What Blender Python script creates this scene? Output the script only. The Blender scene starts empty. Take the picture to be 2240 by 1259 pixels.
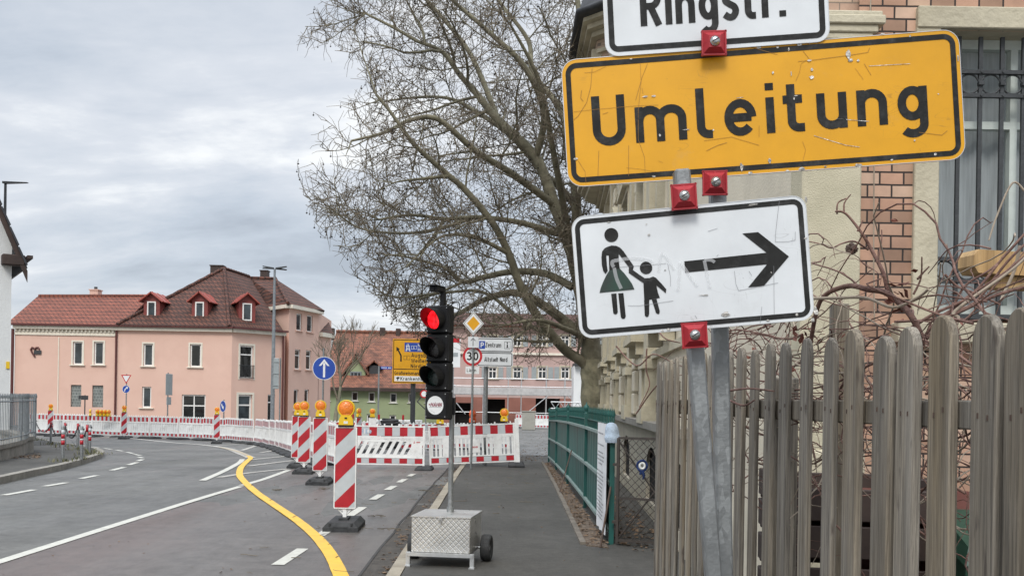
import bpy, bmesh, math, random
from mathutils import Matrix, Vector, noise as mnoise
sc = bpy.context.scene
R = math.radians
rng = random.Random(7)

# ------------------------------------------------------------------ camera
TH = R(0.95); CT, ST = math.cos(TH), math.sin(TH)
F, PX, PY, CH = 2200.0, 1120.0, 876.0, 1.6
cd = bpy.data.cameras.new('camera'); cam = bpy.data.objects.new('camera', cd)
sc.collection.objects.link(cam); sc.camera = cam
cd.sensor_width = 36; cd.lens = F / 2240 * 36; cd.shift_y = (PY - 629.5) / 2240
cd.clip_start = 0.05; cd.clip_end = 3000
cam.matrix_world = Matrix(((CT, -ST, 0, 0), (0, 0, -1, 0), (ST, CT, 0, CH), (0, 0, 0, 1)))

# ------------------------------------------------------------------ sky, sun, exposure
SUN_EL, SUN_AZ = R(46), R(192)          # azimuth clockwise from +Y: behind the camera, to the left
w = bpy.data.worlds.new('World'); sc.world = w; w.use_nodes = True
nt = w.node_tree; N = nt.nodes; L = nt.links; N.clear()
def nn(t, **k):
    n = N.new(t)
    for a, b in k.items(): setattr(n, a, b)
    return n
def lk(a, b): L.new(a, b)
def math_n(op, a, b=None, c=None):
    n = nn('ShaderNodeMath', operation=op)
    for i, v in enumerate((a, b, c)):
        if v is None: continue
        if isinstance(v, (int, float)): n.inputs[i].default_value = v
        else: lk(v, n.inputs[i])
    return n.outputs[0]
out = nn('ShaderNodeOutputWorld'); bg = nn('ShaderNodeBackground'); lk(bg.outputs[0], out.inputs[0])
bg.inputs[1].default_value = 0.1
sky = nn('ShaderNodeTexSky', sky_type='NISHITA', sun_disc=False)
sky.sun_elevation = SUN_EL; sky.sun_rotation = SUN_AZ; sky.dust_density = 2.0
tc = nn('ShaderNodeTexCoord'); sx = nn('ShaderNodeSeparateXYZ'); lk(tc.outputs['Generated'], sx.inputs[0])
zc = math_n('MAXIMUM', sx.outputs[2], 0.0)
den = math_n('ADD', zc, 0.26)
cv = nn('ShaderNodeCombineXYZ'); lk(math_n('DIVIDE', sx.outputs[0], den), cv.inputs[0]); lk(math_n('DIVIDE', sx.outputs[1], den), cv.inputs[1])
def wnoise(scale, detail, rough, off, stretch=(1, 1, 1), dist=0.0):
    m = nn('ShaderNodeMapping'); lk(cv.outputs[0], m.inputs[0]); m.inputs[1].default_value = off; m.inputs[3].default_value = stretch
    n = nn('ShaderNodeTexNoise'); lk(m.outputs[0], n.inputs[0]); n.inputs['Scale'].default_value = scale
    n.inputs['Detail'].default_value = detail; n.inputs['Roughness'].default_value = rough; n.inputs['Distortion'].default_value = dist
    return n.outputs[0]
n1 = wnoise(1.15, 8, 0.56, (3.1, 1.7, 0), (0.9, 1.25, 1), 0.3)
n2 = wnoise(3.4, 7, 0.6, (9.3, 4.2, 0), (0.7, 1.5, 1), 0.4)
mixn = math_n('ADD', math_n('MULTIPLY', n1, 0.78), math_n('MULTIPLY', n2, 0.22))
cr = nn('ShaderNodeValToRGB'); lk(mixn, cr.inputs[0])
e = cr.color_ramp.elements
e[0].position = 0.39; e[0].color = (0.315, 0.348, 0.398, 1)
e[1].position = 0.63; e[1].color = (0.70, 0.71, 0.715, 1)
k = e.new(0.47); k.color = (0.40, 0.44, 0.495, 1)
k = e.new(0.56); k.color = (0.515, 0.54, 0.58, 1)
# a paler, warmer strip of sky just over the horizon, and the overcast sky's brighter zenith
hz = nn('ShaderNodeMapRange', interpolation_type='SMOOTHSTEP'); lk(sx.outputs[2], hz.inputs[0])
hz.inputs[1].default_value = 0.0; hz.inputs[2].default_value = 0.10; hz.inputs[3].default_value = 0.85; hz.inputs[4].default_value = 0.0
mh = nn('ShaderNodeMix', data_type='RGBA'); lk(hz.outputs[0], mh.inputs[0]); lk(cr.outputs[0], mh.inputs[6]); mh.inputs[7].default_value = (0.72, 0.71, 0.68, 1)
zr = nn('ShaderNodeMapRange', interpolation_type='SMOOTHSTEP'); lk(sx.outputs[2], zr.inputs[0])
zr.inputs[1].default_value = 0.36; zr.inputs[2].default_value = 0.95; zr.inputs[3].default_value = 11.3; zr.inputs[4].default_value = 38.0
vm = nn('ShaderNodeVectorMath', operation='SCALE'); lk(mh.outputs[2], vm.inputs[0]); lk(zr.outputs[0], vm.inputs[3])
ms = nn('ShaderNodeMix', data_type='RGBA'); ms.inputs[0].default_value = 0.9; lk(sky.outputs[0], ms.inputs[6]); lk(vm.outputs[0], ms.inputs[7])
lk(ms.outputs[2], bg.inputs[0])
sd = bpy.data.lights.new('sun', 'SUN'); sd.energy = 1.5; sd.angle = R(20); sd.color = (1, 0.965, 0.91)
so = bpy.data.objects.new('sun', sd); sc.collection.objects.link(so)
dv = Vector((math.sin(SUN_AZ) * math.cos(SUN_EL), math.cos(SUN_AZ) * math.cos(SUN_EL), math.sin(SUN_EL)))
so.rotation_euler = dv.to_track_quat('Z', 'Y').to_euler()
sc.view_settings.view_transform = 'Standard'; sc.view_settings.look = 'None'
sc.view_settings.exposure = 0.42; sc.view_settings.gamma = 1.0; sc.view_settings.use_curve_mapping = False

# ------------------------------------------------------------------ measuring helpers
def sstep(a, b, x):
    t = min(max((x - a) / (b - a), 0), 1); return t * t * (3 - 2 * t)
def gz(y): return -0.5 * sstep(14, 50, y)       # the street falls gently away
def ray(px, py):
    u = (px - PX) / F; v = (PY - py) / F
    return u * CT - v * ST, u * ST + v * CT
def at(px, py, d):
    a, b = ray(px, py); return Vector((a * d, d, CH + b * d))
def gnd(px, py, dz=0.0):
    a, b = ray(px, py); d = 15.0
    for _ in range(60): d = min(max((gz(d) + dz - CH) / b, 2), 150)
    return Vector((a * d, d, gz(d) + dz))

# ------------------------------------------------------------------ mesh builder
FR = Matrix(((1, 0, 0, 0), (0, 0, -1, 0), (0, 1, 0, 0), (0, 0, 0, 1)))     # plane (x right, y up, z towards viewer) -> world facing -Y
class MB:
    def __init__(s): s.v = []; s.f = []; s.m = []; s.sm = []; s.M = Matrix.Identity(4)
    def add(s, vs, fs, mi=0, sm=False):
        o = len(s.v); s.v += [tuple(s.M @ Vector(p)) for p in vs]
        for f in fs: s.f.append(tuple(i + o for i in f)); s.m.append(mi); s.sm.append(sm)
    def box(s, c, d, mi=0, rot=None):
        hx, hy, hz_ = d[0] / 2, d[1] / 2, d[2] / 2
        vs = [Vector((a * hx, b * hy, e_ * hz_)) for a in (-1, 1) for b in (-1, 1) for e_ in (-1, 1)]
        if rot is not None: vs = [rot @ p for p in vs]
        c = Vector(c)
        s.add([p + c for p in vs], [(0, 1, 3, 2), (4, 6, 7, 5), (0, 4, 5, 1), (2, 3, 7, 6), (0, 2, 6, 4), (1, 5, 7, 3)], mi)
    def bbox(s, c, d, b, mi=0, rot=None):               # box with chamfered edges
        bm = bmesh.new(); h = [x / 2 for x in d]
        for i in (-1, 1):
            for j in (-1, 1):
                for k_ in (-1, 1):
                    for ax in range(3):
                        p = [i * (h[0] - b), j * (h[1] - b), k_ * (h[2] - b)]; p[ax] = (i, j, k_)[ax] * h[ax]
                        bm.verts.new(p)
        bmesh.ops.convex_hull(bm, input=bm.verts[:])
        bmesh.ops.dissolve_limit(bm, angle_limit=0.01, verts=bm.verts[:], edges=bm.edges[:])
        bm.verts.index_update(); c = Vector(c)
        vs = [(rot @ p.co if rot is not None else p.co) + c for p in bm.verts]
        s.add(vs, [tuple(q.index for q in f.verts) for f in bm.faces], mi); bm.free()
    def poly(s, pts, mi=0): s.add(pts, [tuple(range(len(pts)))], mi)
    def prism(s, p2, z0, z1, mi=0, mis=None):           # polygon in local xy, extruded along local z
        n = len(p2); vs = [(x, y, z0) for x, y in p2] + [(x, y, z1) for x, y in p2]
        s.add(vs, [tuple(range(n))[::-1], tuple(range(n, 2 * n))], mi)
        s.add(vs, [(i, (i + 1) % n, n + (i + 1) % n, n + i) for i in range(n)], mi if mis is None else mis)
    def ring(s, a, b, z, mi=0):
        n = len(a); s.add([(x, y, z) for x, y in a] + [(x, y, z) for x, y in b], [(i, (i + 1) % n, n + (i + 1) % n, n + i) for i in range(n)], mi)
    def tube(s, pts, r, n=6, mi=0, caps=True, sm=True):
        pts = [Vector(p) for p in pts]; m = len(pts)
        rs = [r] * m if isinstance(r, (int, float)) else r
        vs = []; up = None
        for i, p in enumerate(pts):
            t = (pts[min(i + 1, m - 1)] - pts[max(i - 1, 0)])
            if t.length < 1e-9: t = Vector((0, 0, 1))
            t.normalize()
            if up is None: up = Vector((1, 0, 0)) if abs(t.x) < 0.8 else Vector((0, 1, 0))
            a = (up - t * up.dot(t))
            if a.length < 1e-6: a = t.orthogonal()
            a.normalize(); up = a; b = t.cross(a)
            for q in range(n):
                an = 2 * math.pi * q / n; vs.append(p + (a * math.cos(an) + b * math.sin(an)) * rs[i])
        fs = [(i * n + q, i * n + (q + 1) % n, (i + 1) * n + (q + 1) % n, (i + 1) * n + q) for i in range(m - 1) for q in range(n)]
        s.add(vs, fs, mi, sm)
        if caps: s.add(vs[:n] + vs[-n:], [tuple(range(n))[::-1], tuple(range(n, 2 * n))], mi)
    def cyl(s, a, b, r, n=12, mi=0): s.tube([a, b], r, n, mi)
    def lathe(s, prof, n=16, mi=0, sm=True):            # prof of (r, z) round local z
        vs = [(r * math.cos(2 * math.pi * q / n), r * math.sin(2 * math.pi * q / n), z) for r, z in prof for q in range(n)]
        fs = [(i * n + q, i * n + (q + 1) % n, (i + 1) * n + (q + 1) % n, (i + 1) * n + q) for i in range(len(prof) - 1) for q in range(n)]
        s.add(vs, fs, mi, sm)
        s.add(vs[:n] + vs[-n:], [tuple(range(n))[::-1], tuple(range(n, 2 * n))], mi)
    def ribbon(s, pts, wd, z=0.0, mi=0, closed=False):  # flat stroke with mitred joints in local xy
        n = len(pts); Lf = []; Rt = []
        for i in range(n):
            p = Vector(pts[i])
            a = Vector(pts[(i - 1) % n]) if (closed or i > 0) else None
            b = Vector(pts[(i + 1) % n]) if (closed or i < n - 1) else None
            d1 = (p - a).normalized() if a is not None else None; d2 = (b - p).normalized() if b is not None else None
            if d1 is None: d1 = d2
            if d2 is None: d2 = d1
            n1_ = Vector((-d1.y, d1.x)); n2_ = Vector((-d2.y, d2.x)); nm = n1_ + n2_
            if nm.length < 1e-4: nm = n1_
            nm.normalize(); k_ = wd / 2 / max(nm.dot(n1_), 0.35)
            Lf.append(p + nm * k_); Rt.append(p - nm * k_)
        vs = [(q.x, q.y, z) for q in Lf] + [(q.x, q.y, z) for q in Rt]
        m = n if closed else n - 1
        s.add(vs, [(n + i, n + (i + 1) % n, (i + 1) % n, i) for i in range(m)], mi)
    def build(s, name, mats, parent=None, **tags):
        me = bpy.data.meshes.new(name); me.from_pydata(s.v, [], s.f)
        if not isinstance(mats, (list, tuple)): mats = [mats]
        for x in mats: me.materials.append(x)
        me.polygons.foreach_set('material_index', s.m); me.polygons.foreach_set('use_smooth', s.sm); me.update()
        o = bpy.data.objects.new(name, me); sc.collection.objects.link(o)
        if parent: o.parent = parent
        for a, b in tags.items(): o[a] = b
        return o
def thing(name, label, cat, loc=(0, 0, 0), rz=0.0, group=None):
    o = bpy.data.objects.new(name, None); sc.collection.objects.link(o); o.empty_display_size = 0.2
    o.location = loc; o.rotation_euler = (0, 0, rz); o['label'] = label; o['category'] = cat
    if group: o['group'] = group
    return o
def kids(o): return [c for c in bpy.data.objects if c.parent == o]
def copy_tree(o, parent=None):
    c = o.copy(); sc.collection.objects.link(c)
    if parent: c.parent = parent
    for ch in kids(o): copy_tree(ch, c)
    return c
def dup(o, loc, rz, label, group=None, scale=None):
    c = copy_tree(o); c.location = loc; c.rotation_euler = (0, 0, rz); c['label'] = label
    if group: c['group'] = group
    if scale: c.scale = scale
    return c
def T(x, y, z): return Matrix.Translation((x, y, z))
def RZ(a): return Matrix.Rotation(a, 4, 'Z')
def RX(a): return Matrix.Rotation(a, 4, 'X')
def RY(a): return Matrix.Rotation(a, 4, 'Y')
def arc(cx, cy, rx, ry, a0, a1, n=12): return [(cx + rx * math.cos(R(a0 + (a1 - a0) * i / n)), cy + ry * math.sin(R(a0 + (a1 - a0) * i / n))) for i in range(n + 1)]
def rrect(x0, y0, x1, y1, r, n=6):
    return arc(x1 - r, y1 - r, r, r, 0, 90, n) + arc(x0 + r, y1 - r, r, r, 90, 180, n) + arc(x0 + r, y0 + r, r, r, 180, 270, n) + arc(x1 - r, y0 + r, r, r, 270, 360, n)
def catmull(P, n=6):
    P = [Vector(p) for p in P]; o = []
    for i in range(len(P) - 1):
        a, b, c, d = P[max(i - 1, 0)], P[i], P[i + 1], P[min(i + 2, len(P) - 1)]
        for j in range(n):
            t = j / n
            o.append(0.5 * ((2 * b) + (c - a) * t + (2 * a - 5 * b + 4 * c - d) * t * t + (3 * b - a - 3 * c + d) * t ** 3))
    o.append(P[-1]); return o

# ------------------------------------------------------------------ stroke lettering (cap height 7, x-height 5, stroke 1)
def S(*p): return [tuple(q) for q in catmull([Vector((x, y)) for x, y in p], 5)]
GL = {
 'U': (4.4, [[(.5, 7), (.5, 2.2)] + arc(2.2, 2.2, 1.7, 1.7, 180, 360)[1:] + [(3.9, 7)]]),
 'm': (6.9, [[(.5, 0), (.5, 5)], [(.5, 3.15)] + arc(1.95, 3.1, 1.4, 1.4, 175, 0) + [(3.35, 0)], [(3.35, 3.15)] + arc(4.85, 3.1, 1.5, 1.4, 175, 0) + [(6.35, 0)]]),
 'l': (2.3, [[(.5, 7), (.5, 1.6)] + arc(1.6, 1.6, 1.1, 1.1, 180, 270)[1:] + [(2.05, .5)]]),
 'e': (4.2, [[(.6, 2.5), (3.6, 2.5)], arc(2.1, 2.5, 1.6, 2.0, 0, 318, 22)]),
 'i': (1.0, [[(.5, 0), (.5, 5)], [(.5, 6), (.5, 7)]]),
 't': (2.9, [[(.9, 6.6), (.9, 1.5)] + arc(1.9, 1.5, 1.0, 1.0, 180, 270)[1:] + [(2.6, .5)], [(-.2, 4.5), (2.4, 4.5)]]),
 'u': (3.9, [[(.5, 5), (.5, 1.9)] + arc(1.95, 1.9, 1.45, 1.4, 180, 360)[1:] + [(3.4, 2.0)], [(3.4, 5), (3.4, 0)]]),
 'n': (3.9, [[(.5, 0), (.5, 5)], [(.5, 3.1)] + arc(1.95, 3.1, 1.45, 1.4, 175, 0) + [(3.4, 0)]]),
 'g': (3.9, [arc(1.95, 2.7, 1.4, 1.8, 0, 360, 22), [(3.4, 5), (3.4, -.2)] + arc(1.95, -.2, 1.45, 1.3, 0, -142)[1:]]),
 'R': (4.4, [[(.5, 0), (.5, 7)], [(.5, 6.5), (2.3, 6.5)] + arc(2.3, 4.9, 1.6, 1.6, 90, -90)[1:] + [(.5, 3.3)], [(2.1, 3.3), (3.9, 0)]]),
 's': (3.5, [S((2.95, 4.0), (2.4, 4.45), (1.5, 4.5), (.75, 4.1), (.75, 3.25), (1.6, 2.7), (2.6, 2.2), (2.9, 1.4), (2.3, .6), (1.4, .5), (.4, 1.0))]),
 'r': (2.6, [[(.5, 0), (.5, 5)], [(.5, 3.1)] + arc(1.95, 3.1, 1.45, 1.4, 175, 75)]),
 '.': (1.0, [[(.5, 0), (.5, 1)]]),
 'a': (3.8, [[(3.3, 0), (3.3, 3.2)] + arc(1.95, 3.2, 1.35, 1.3, 0, 145)[1:], [(3.3, 2.8), (1.8, 2.8)] + arc(1.8, 1.65, 1.25, 1.15, 90, 270)[1:] + [(2.4, .5), (3.3, 1.2)]]),
 'd': (3.9, [arc(1.95, 2.5, 1.45, 2.0, 0, 360, 20), [(3.4, 0), (3.4, 7)]]),
 'b': (3.9, [arc(1.95, 2.5, 1.45, 2.0, 0, 360, 20), [(.5, 0), (.5, 7)]]),
 'o': (3.9, [arc(1.95, 2.5, 1.45, 2.0, 0, 360, 20)]),
 'h': (3.9, [[(.5, 0), (.5, 7)], [(.5, 3.1)] + arc(1.95, 3.1, 1.45, 1.4, 175, 0) + [(3.4, 0)]]),
 'k': (3.7, [[(.5, 0), (.5, 7)], [(.5, 2), (3.2, 5)], [(1.5, 2.9), (3.3, 0)]]),
 'w': (5.4, [[(.3, 5), (1.5, .4), (2.7, 4.8), (3.9, .4), (5.1, 5)]]),
 'f': (2.5, [[(.9, 0), (.9, 5.6)] + arc(1.8, 5.6, .9, .9, 180, 80)[1:], [(-.1, 4.5), (2.3, 4.5)]]),
 'Z': (4.2, [[(.3, 6.5), (3.6, 6.5), (.5, .5), (3.9, .5)]]),
 'A': (4.5, [[(.3, 0), (2.25, 6.8), (4.2, 0)], [(.9, 1.9), (3.6, 1.9)]]),
 'N': (4.5, [[(.5, 0), (.5, 7)], [(.6, 6.7), (3.9, .3)], [(4, 0), (4, 7)]]),
 'H': (4.5, [[(.5, 0), (.5, 7)], [(4, 0), (4, 7)], [(.5, 3.5), (4, 3.5)]]),
 'K': (4.3, [[(.5, 0), (.5, 7)], [(.5, 2.4), (3.8, 7)], [(1.7, 4.0), (4.0, 0)]]),
 'W': (6.4, [[(.3, 7), (1.7, .3), (3.2, 6.8), (4.7, .3), (6.1, 7)]]),
 'G': (4.5, [arc(2.25, 3.5, 1.75, 3.0, 45, 345, 20) + [(3.95, 3.3), (2.4, 3.3)]]),
 'P': (4.2, [[(.5, 0), (.5, 7)], [(.5, 6.5), (2.2, 6.5)] + arc(2.2, 4.8, 1.5, 1.7, 90, -90)[1:] + [(.5, 3.1)]]),
 'L': (3.8, [[(.5, 7), (.5, .5), (3.6, .5)]]),
 '3': (4.2, [S((.5, 5.7), (1.2, 6.4), (2.2, 6.5), (3.3, 5.9), (3.3, 4.5), (2.3, 3.75), (1.7, 3.7)), S((1.7, 3.7), (2.6, 3.6), (3.6, 2.8), (3.6, 1.4), (2.6, .5), (1.4, .55), (.4, 1.3))]),
 '0': (4.3, [arc(2.15, 3.5, 1.6, 3.0, 0, 360, 22)]),
 '2': (4.2, [S((.5, 5.2), (.9, 6.2), (2.0, 6.5), (3.2, 6.1), (3.4, 4.9), (2.7, 3.6), (1.6, 2.2), (.5, .6)), [(.4, .5), (3.8, .5)]]),
 '6': (4.2, [arc(2.1, 2.2, 1.6, 1.7, 0, 360, 20), S((.5, 2.4), (.9, 4.4), (2.0, 6.0), (3.0, 6.9))]),
 'B': (4.2, [[(.5, 0), (.5, 7)], [(.5, 6.5), (2.2, 6.5)] + arc(2.2, 5.1, 1.3, 1.4, 90, -90)[1:] + [(.5, 3.7)], [(2.1, 3.7)] + arc(2.1, 2.1, 1.6, 1.6, 90, -90)[1:] + [(.5, .5)]]),
 'z': (3.5, [[(.3, 4.5), (3.0, 4.5), (.4, .5), (3.2, .5)]]),
 '+': (3.0, [[(0, 3.5), (3, 3.5)], [(1.5, 2.2), (1.5, 4.8)]]),
 ' ': (2.4, []),
}
GL['ö'] = (3.9, GL['o'][1] + [[(1.2, 5.9), (1.2, 6.8)], [(2.7, 5.9), (2.7, 6.8)]])
GL['ü'] = (3.9, GL['u'][1] + [[(1.2, 5.9), (1.2, 6.8)], [(2.7, 5.9), (2.7, 6.8)]])
GL['ä'] = (3.8, GL['a'][1] + [[(1.2, 5.9), (1.2, 6.8)], [(2.7, 5.9), (2.7, 6.8)]])
GL['ß'] = (4.0, [[(.5, 0), (.5, 5.4)] + arc(1.8, 5.4, 1.3, 1.1, 180, -70)[1:] + [(2.0, 3.9)], S((2.0, 3.9), (3.2, 3.1), (3.5, 1.8), (2.8, .6), (1.7, .5))])
def text_w(t, gap=1.15): return sum(GL[c][0] + gap for c in t) - gap
def text_fit(mb, t, x0, x1, y, cap, z, mi=0, gap=1.15, wt=1.0, **kw): text(mb, t, x0, y, cap, z, mi, gap, wt, (x1 - x0) / (text_w(t, gap) * cap / 7), **kw)
def text(mb, t, x, y, cap, z, mi=0, gap=1.15, wt=1.0, sx_=1.0, slant=0.0, dz=0.0001):
    k_ = cap / 7.0; q = 0
    for c in t:
        wd, strokes = GL[c]
        for st in strokes:
            mb.ribbon([(x + (px_ * sx_ + slant * py_) * k_, y + py_ * k_) for px_, py_ in st], wt * k_, z + dz * (q % 4), mi); q += 1
        x += (wd + gap) * k_ * sx_
    return x
# ------------------------------------------------------------------ materials
def mat(name, col, rough=0.6, var=0.12, scale=6.0, col2=None, stretch=(1, 1, 1), bump=0.0, bscale=60.0, metal=0.0, spec=0.5, rnd=0.0, dirt=0.0, dcol=(0.05, 0.045, 0.04), dscale=2.0, rvar=0.0, coat=0.0):
    m = bpy.data.materials.new(name); m.use_nodes = True
    nt = m.node_tree; N = nt.nodes; L = nt.links; p = N['Principled BSDF']
    tc = N.new('ShaderNodeTexCoord'); mp = N.new('ShaderNodeMapping'); mp.inputs[3].default_value = stretch
    L.new(tc.outputs['Object'], mp.inputs[0])
    no = N.new('ShaderNodeTexNoise'); no.inputs['Scale'].default_value = scale; no.inputs['Detail'].default_value = 8; no.inputs['Roughness'].default_value = 0.62
    L.new(mp.outputs[0], no.inputs[0])
    c1 = col; c2 = col2
    if c2 is None:
        c1 = tuple(c * (1 - var) for c in col); c2 = tuple(min(c * (1 + var), 1) for c in col)
    rp = N.new('ShaderNodeValToRGB'); rp.color_ramp.elements[0].position = 0.32; rp.color_ramp.elements[1].position = 0.68
    rp.color_ramp.elements[0].color = (*c1, 1); rp.color_ramp.elements[1].color = (*c2, 1)
    L.new(no.outputs[0], rp.inputs[0]); cur = rp.outputs[0]
    if dirt > 0:
        n2 = N.new('ShaderNodeTexNoise'); n2.inputs['Scale'].default_value = dscale; n2.inputs['Detail'].default_value = 10; n2.inputs['Roughness'].default_value = 0.7
        L.new(tc.outputs['Object'], n2.inputs[0])
        r2 = N.new('ShaderNodeMapRange'); r2.inputs[1].default_value = 0.5; r2.inputs[2].default_value = 0.75; r2.inputs[4].default_value = dirt
        L.new(n2.outputs[0], r2.inputs[0])
        mx = N.new('ShaderNodeMix'); mx.data_type = 'RGBA'; L.new(r2.outputs[0], mx.inputs[0]); L.new(cur, mx.inputs[6]); mx.inputs[7].default_value = (*dcol, 1); cur = mx.outputs[2]
    if rnd > 0:
        oi = N.new('ShaderNodeObjectInfo'); mr = N.new('ShaderNodeMapRange'); mr.inputs[3].default_value = 1 - rnd; mr.inputs[4].default_value = 1 + rnd
        L.new(oi.outputs['Random'], mr.inputs[0])
        hs = N.new('ShaderNodeHueSaturation'); L.new(mr.outputs[0], hs.inputs['Value']); L.new(cur, hs.inputs['Color']); cur = hs.outputs[0]
    L.new(cur, p.inputs['Base Color'])
    p.inputs['Roughness'].default_value = rough; p.inputs['Metallic'].default_value = metal; p.inputs['Specular IOR Level'].default_value = spec
    if coat: p.inputs['Coat Weight'].default_value = coat
    if rvar > 0:
        r3 = N.new('ShaderNodeMapRange'); r3.inputs[1].default_value = .3; r3.inputs[2].default_value = .7; r3.inputs[3].default_value = max(rough - rvar, .05); r3.inputs[4].default_value = min(rough + rvar, 1)
        L.new(no.outputs[0], r3.inputs[0]); L.new(r3.outputs[0], p.inputs['Roughness'])
    if bump > 0:
        nb = N.new('ShaderNodeTexNoise'); nb.inputs['Scale'].default_value = bscale; nb.inputs['Detail'].default_value = 6; L.new(mp.outputs[0], nb.inputs[0])
        b = N.new('ShaderNodeBump'); b.inputs['Strength'].default_value = bump; b.inputs['Distance'].default_value = 0.02
        L.new(nb.outputs[0], b.inputs['Height']); L.new(b.outputs[0], p.inputs['Normal'])
    return m
def brickmat(name, cols, mortar, bw, bh, ms, rough=0.85, bump=0.5, offset=0.5, scale=1.0, var=0.25, sm=0.1, dirt=0.3, cells=None):
    m = bpy.data.materials.new(name); m.use_nodes = True
    nt = m.node_tree; N = nt.nodes; L = nt.links; p = N['Principled BSDF']
    tc = N.new('ShaderNodeTexCoord'); sp = N.new('ShaderNodeSeparateXYZ'); L.new(tc.outputs['Object'], sp.inputs[0])
    ad = N.new('ShaderNodeMath'); L.new(sp.outputs[0], ad.inputs[0]); L.new(sp.outputs[1], ad.inputs[1])
    cb = N.new('ShaderNodeCombineXYZ'); L.new(ad.outputs[0], cb.inputs[0]); L.new(sp.outputs[2], cb.inputs[1])
    nw = N.new('ShaderNodeTexNoise'); nw.inputs['Scale'].default_value = 6; L.new(tc.outputs['Object'], nw.inputs[0])
    wv = N.new('ShaderNodeVectorMath'); wv.operation = 'MULTIPLY_ADD'; L.new(nw.outputs['Color'], wv.inputs[0]); wv.inputs[1].default_value = (bw * .03, bh * .06, 0); L.new(cb.outputs[0], wv.inputs[2])
    b = N.new('ShaderNodeTexBrick'); L.new(wv.outputs[0], b.inputs[0]); b.offset = offset
    b.inputs['Scale'].default_value = scale; b.inputs['Brick Width'].default_value = bw; b.inputs['Row Height'].default_value = bh; b.inputs['Mortar Size'].default_value = ms
    b.inputs['Mortar Smooth'].default_value = sm; b.inputs['Bias'].default_value = 0.0
    b.inputs['Color1'].default_value = (*cols[0], 1); b.inputs['Color2'].default_value = (*cols[1], 1); b.inputs['Mortar'].default_value = (*mortar, 1)
    if cells:                                   # every brick its own tone
        def mth(op, a, b=None):
            q = N.new('ShaderNodeMath'); q.operation = op
            for i, v in enumerate((a, b)):
                if v is None: continue
                if isinstance(v, (int, float)): q.inputs[i].default_value = v
                else: L.new(v, q.inputs[i])
            return q.outputs[0]
        s2 = N.new('ShaderNodeSeparateXYZ'); L.new(wv.outputs[0], s2.inputs[0])
        row = mth('FLOOR', mth('DIVIDE', s2.outputs[1], bh)); sh = mth('MULTIPLY', mth('SUBTRACT', 1, mth('FLOORED_MODULO', row, 2)), offset)
        col_ = mth('FLOOR', mth('ADD', mth('DIVIDE', s2.outputs[0], bw), sh))
        cc = N.new('ShaderNodeCombineXYZ'); L.new(col_, cc.inputs[0]); L.new(row, cc.inputs[1]); wnz = N.new('ShaderNodeTexWhiteNoise'); wnz.noise_dimensions = '2D'; L.new(cc.outputs[0], wnz.inputs[0])
        rr = N.new('ShaderNodeValToRGB'); rr.color_ramp.interpolation = 'LINEAR'; ee = rr.color_ramp.elements
        for i, c in enumerate(cells):
            el = ee[0] if i == 0 else ee[1] if i == 1 else ee.new(i / (len(cells) - 1))
            el.position = i / (len(cells) - 1); el.color = (*c, 1)
        L.new(wnz.outputs[0], rr.inputs[0]); L.new(rr.outputs[0], b.inputs['Color1']); L.new(rr.outputs[0], b.inputs['Color2'])
    n2 = N.new('ShaderNodeTexNoise'); n2.inputs['Scale'].default_value = 3.0; n2.inputs['Detail'].default_value = 10; n2.inputs['Roughness'].default_value = .7; L.new(tc.outputs['Object'], n2.inputs[0])
    r2 = N.new('ShaderNodeMapRange'); r2.inputs[1].default_value = .3; r2.inputs[2].default_value = .7; r2.inputs[3].default_value = 1 - var; r2.inputs[4].default_value = 1 + var; L.new(n2.outputs[0], r2.inputs[0])
    hs = N.new('ShaderNodeHueSaturation'); L.new(r2.outputs[0], hs.inputs['Value']); L.new(b.outputs[0], hs.inputs['Color'])
    n3 = N.new('ShaderNodeTexNoise'); n3.inputs['Scale'].default_value = 1.1; n3.inputs['Detail'].default_value = 8; L.new(tc.outputs['Object'], n3.inputs[0])
    r3 = N.new('ShaderNodeMapRange'); r3.inputs[1].default_value = .5; r3.inputs[2].default_value = .75; r3.inputs[4].default_value = dirt; L.new(n3.outputs[0], r3.inputs[0])
    mx = N.new('ShaderNodeMix'); mx.data_type = 'RGBA'; L.new(r3.outputs[0], mx.inputs[0]); L.new(hs.outputs[0], mx.inputs[6]); mx.inputs[7].default_value = (*[c * .5 for c in mortar], 1)
    L.new(mx.outputs[2], p.inputs['Base Color']); p.inputs['Roughness'].default_value = rough
    if bump:
        bp = N.new('ShaderNodeBump'); bp.invert = True; bp.inputs['Strength'].default_value = bump; bp.inputs['Distance'].default_value = 0.02
        L.new(b.outputs['Fac'], bp.inputs['Height']); L.new(bp.outputs[0], p.inputs['Normal'])
    return m
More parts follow.
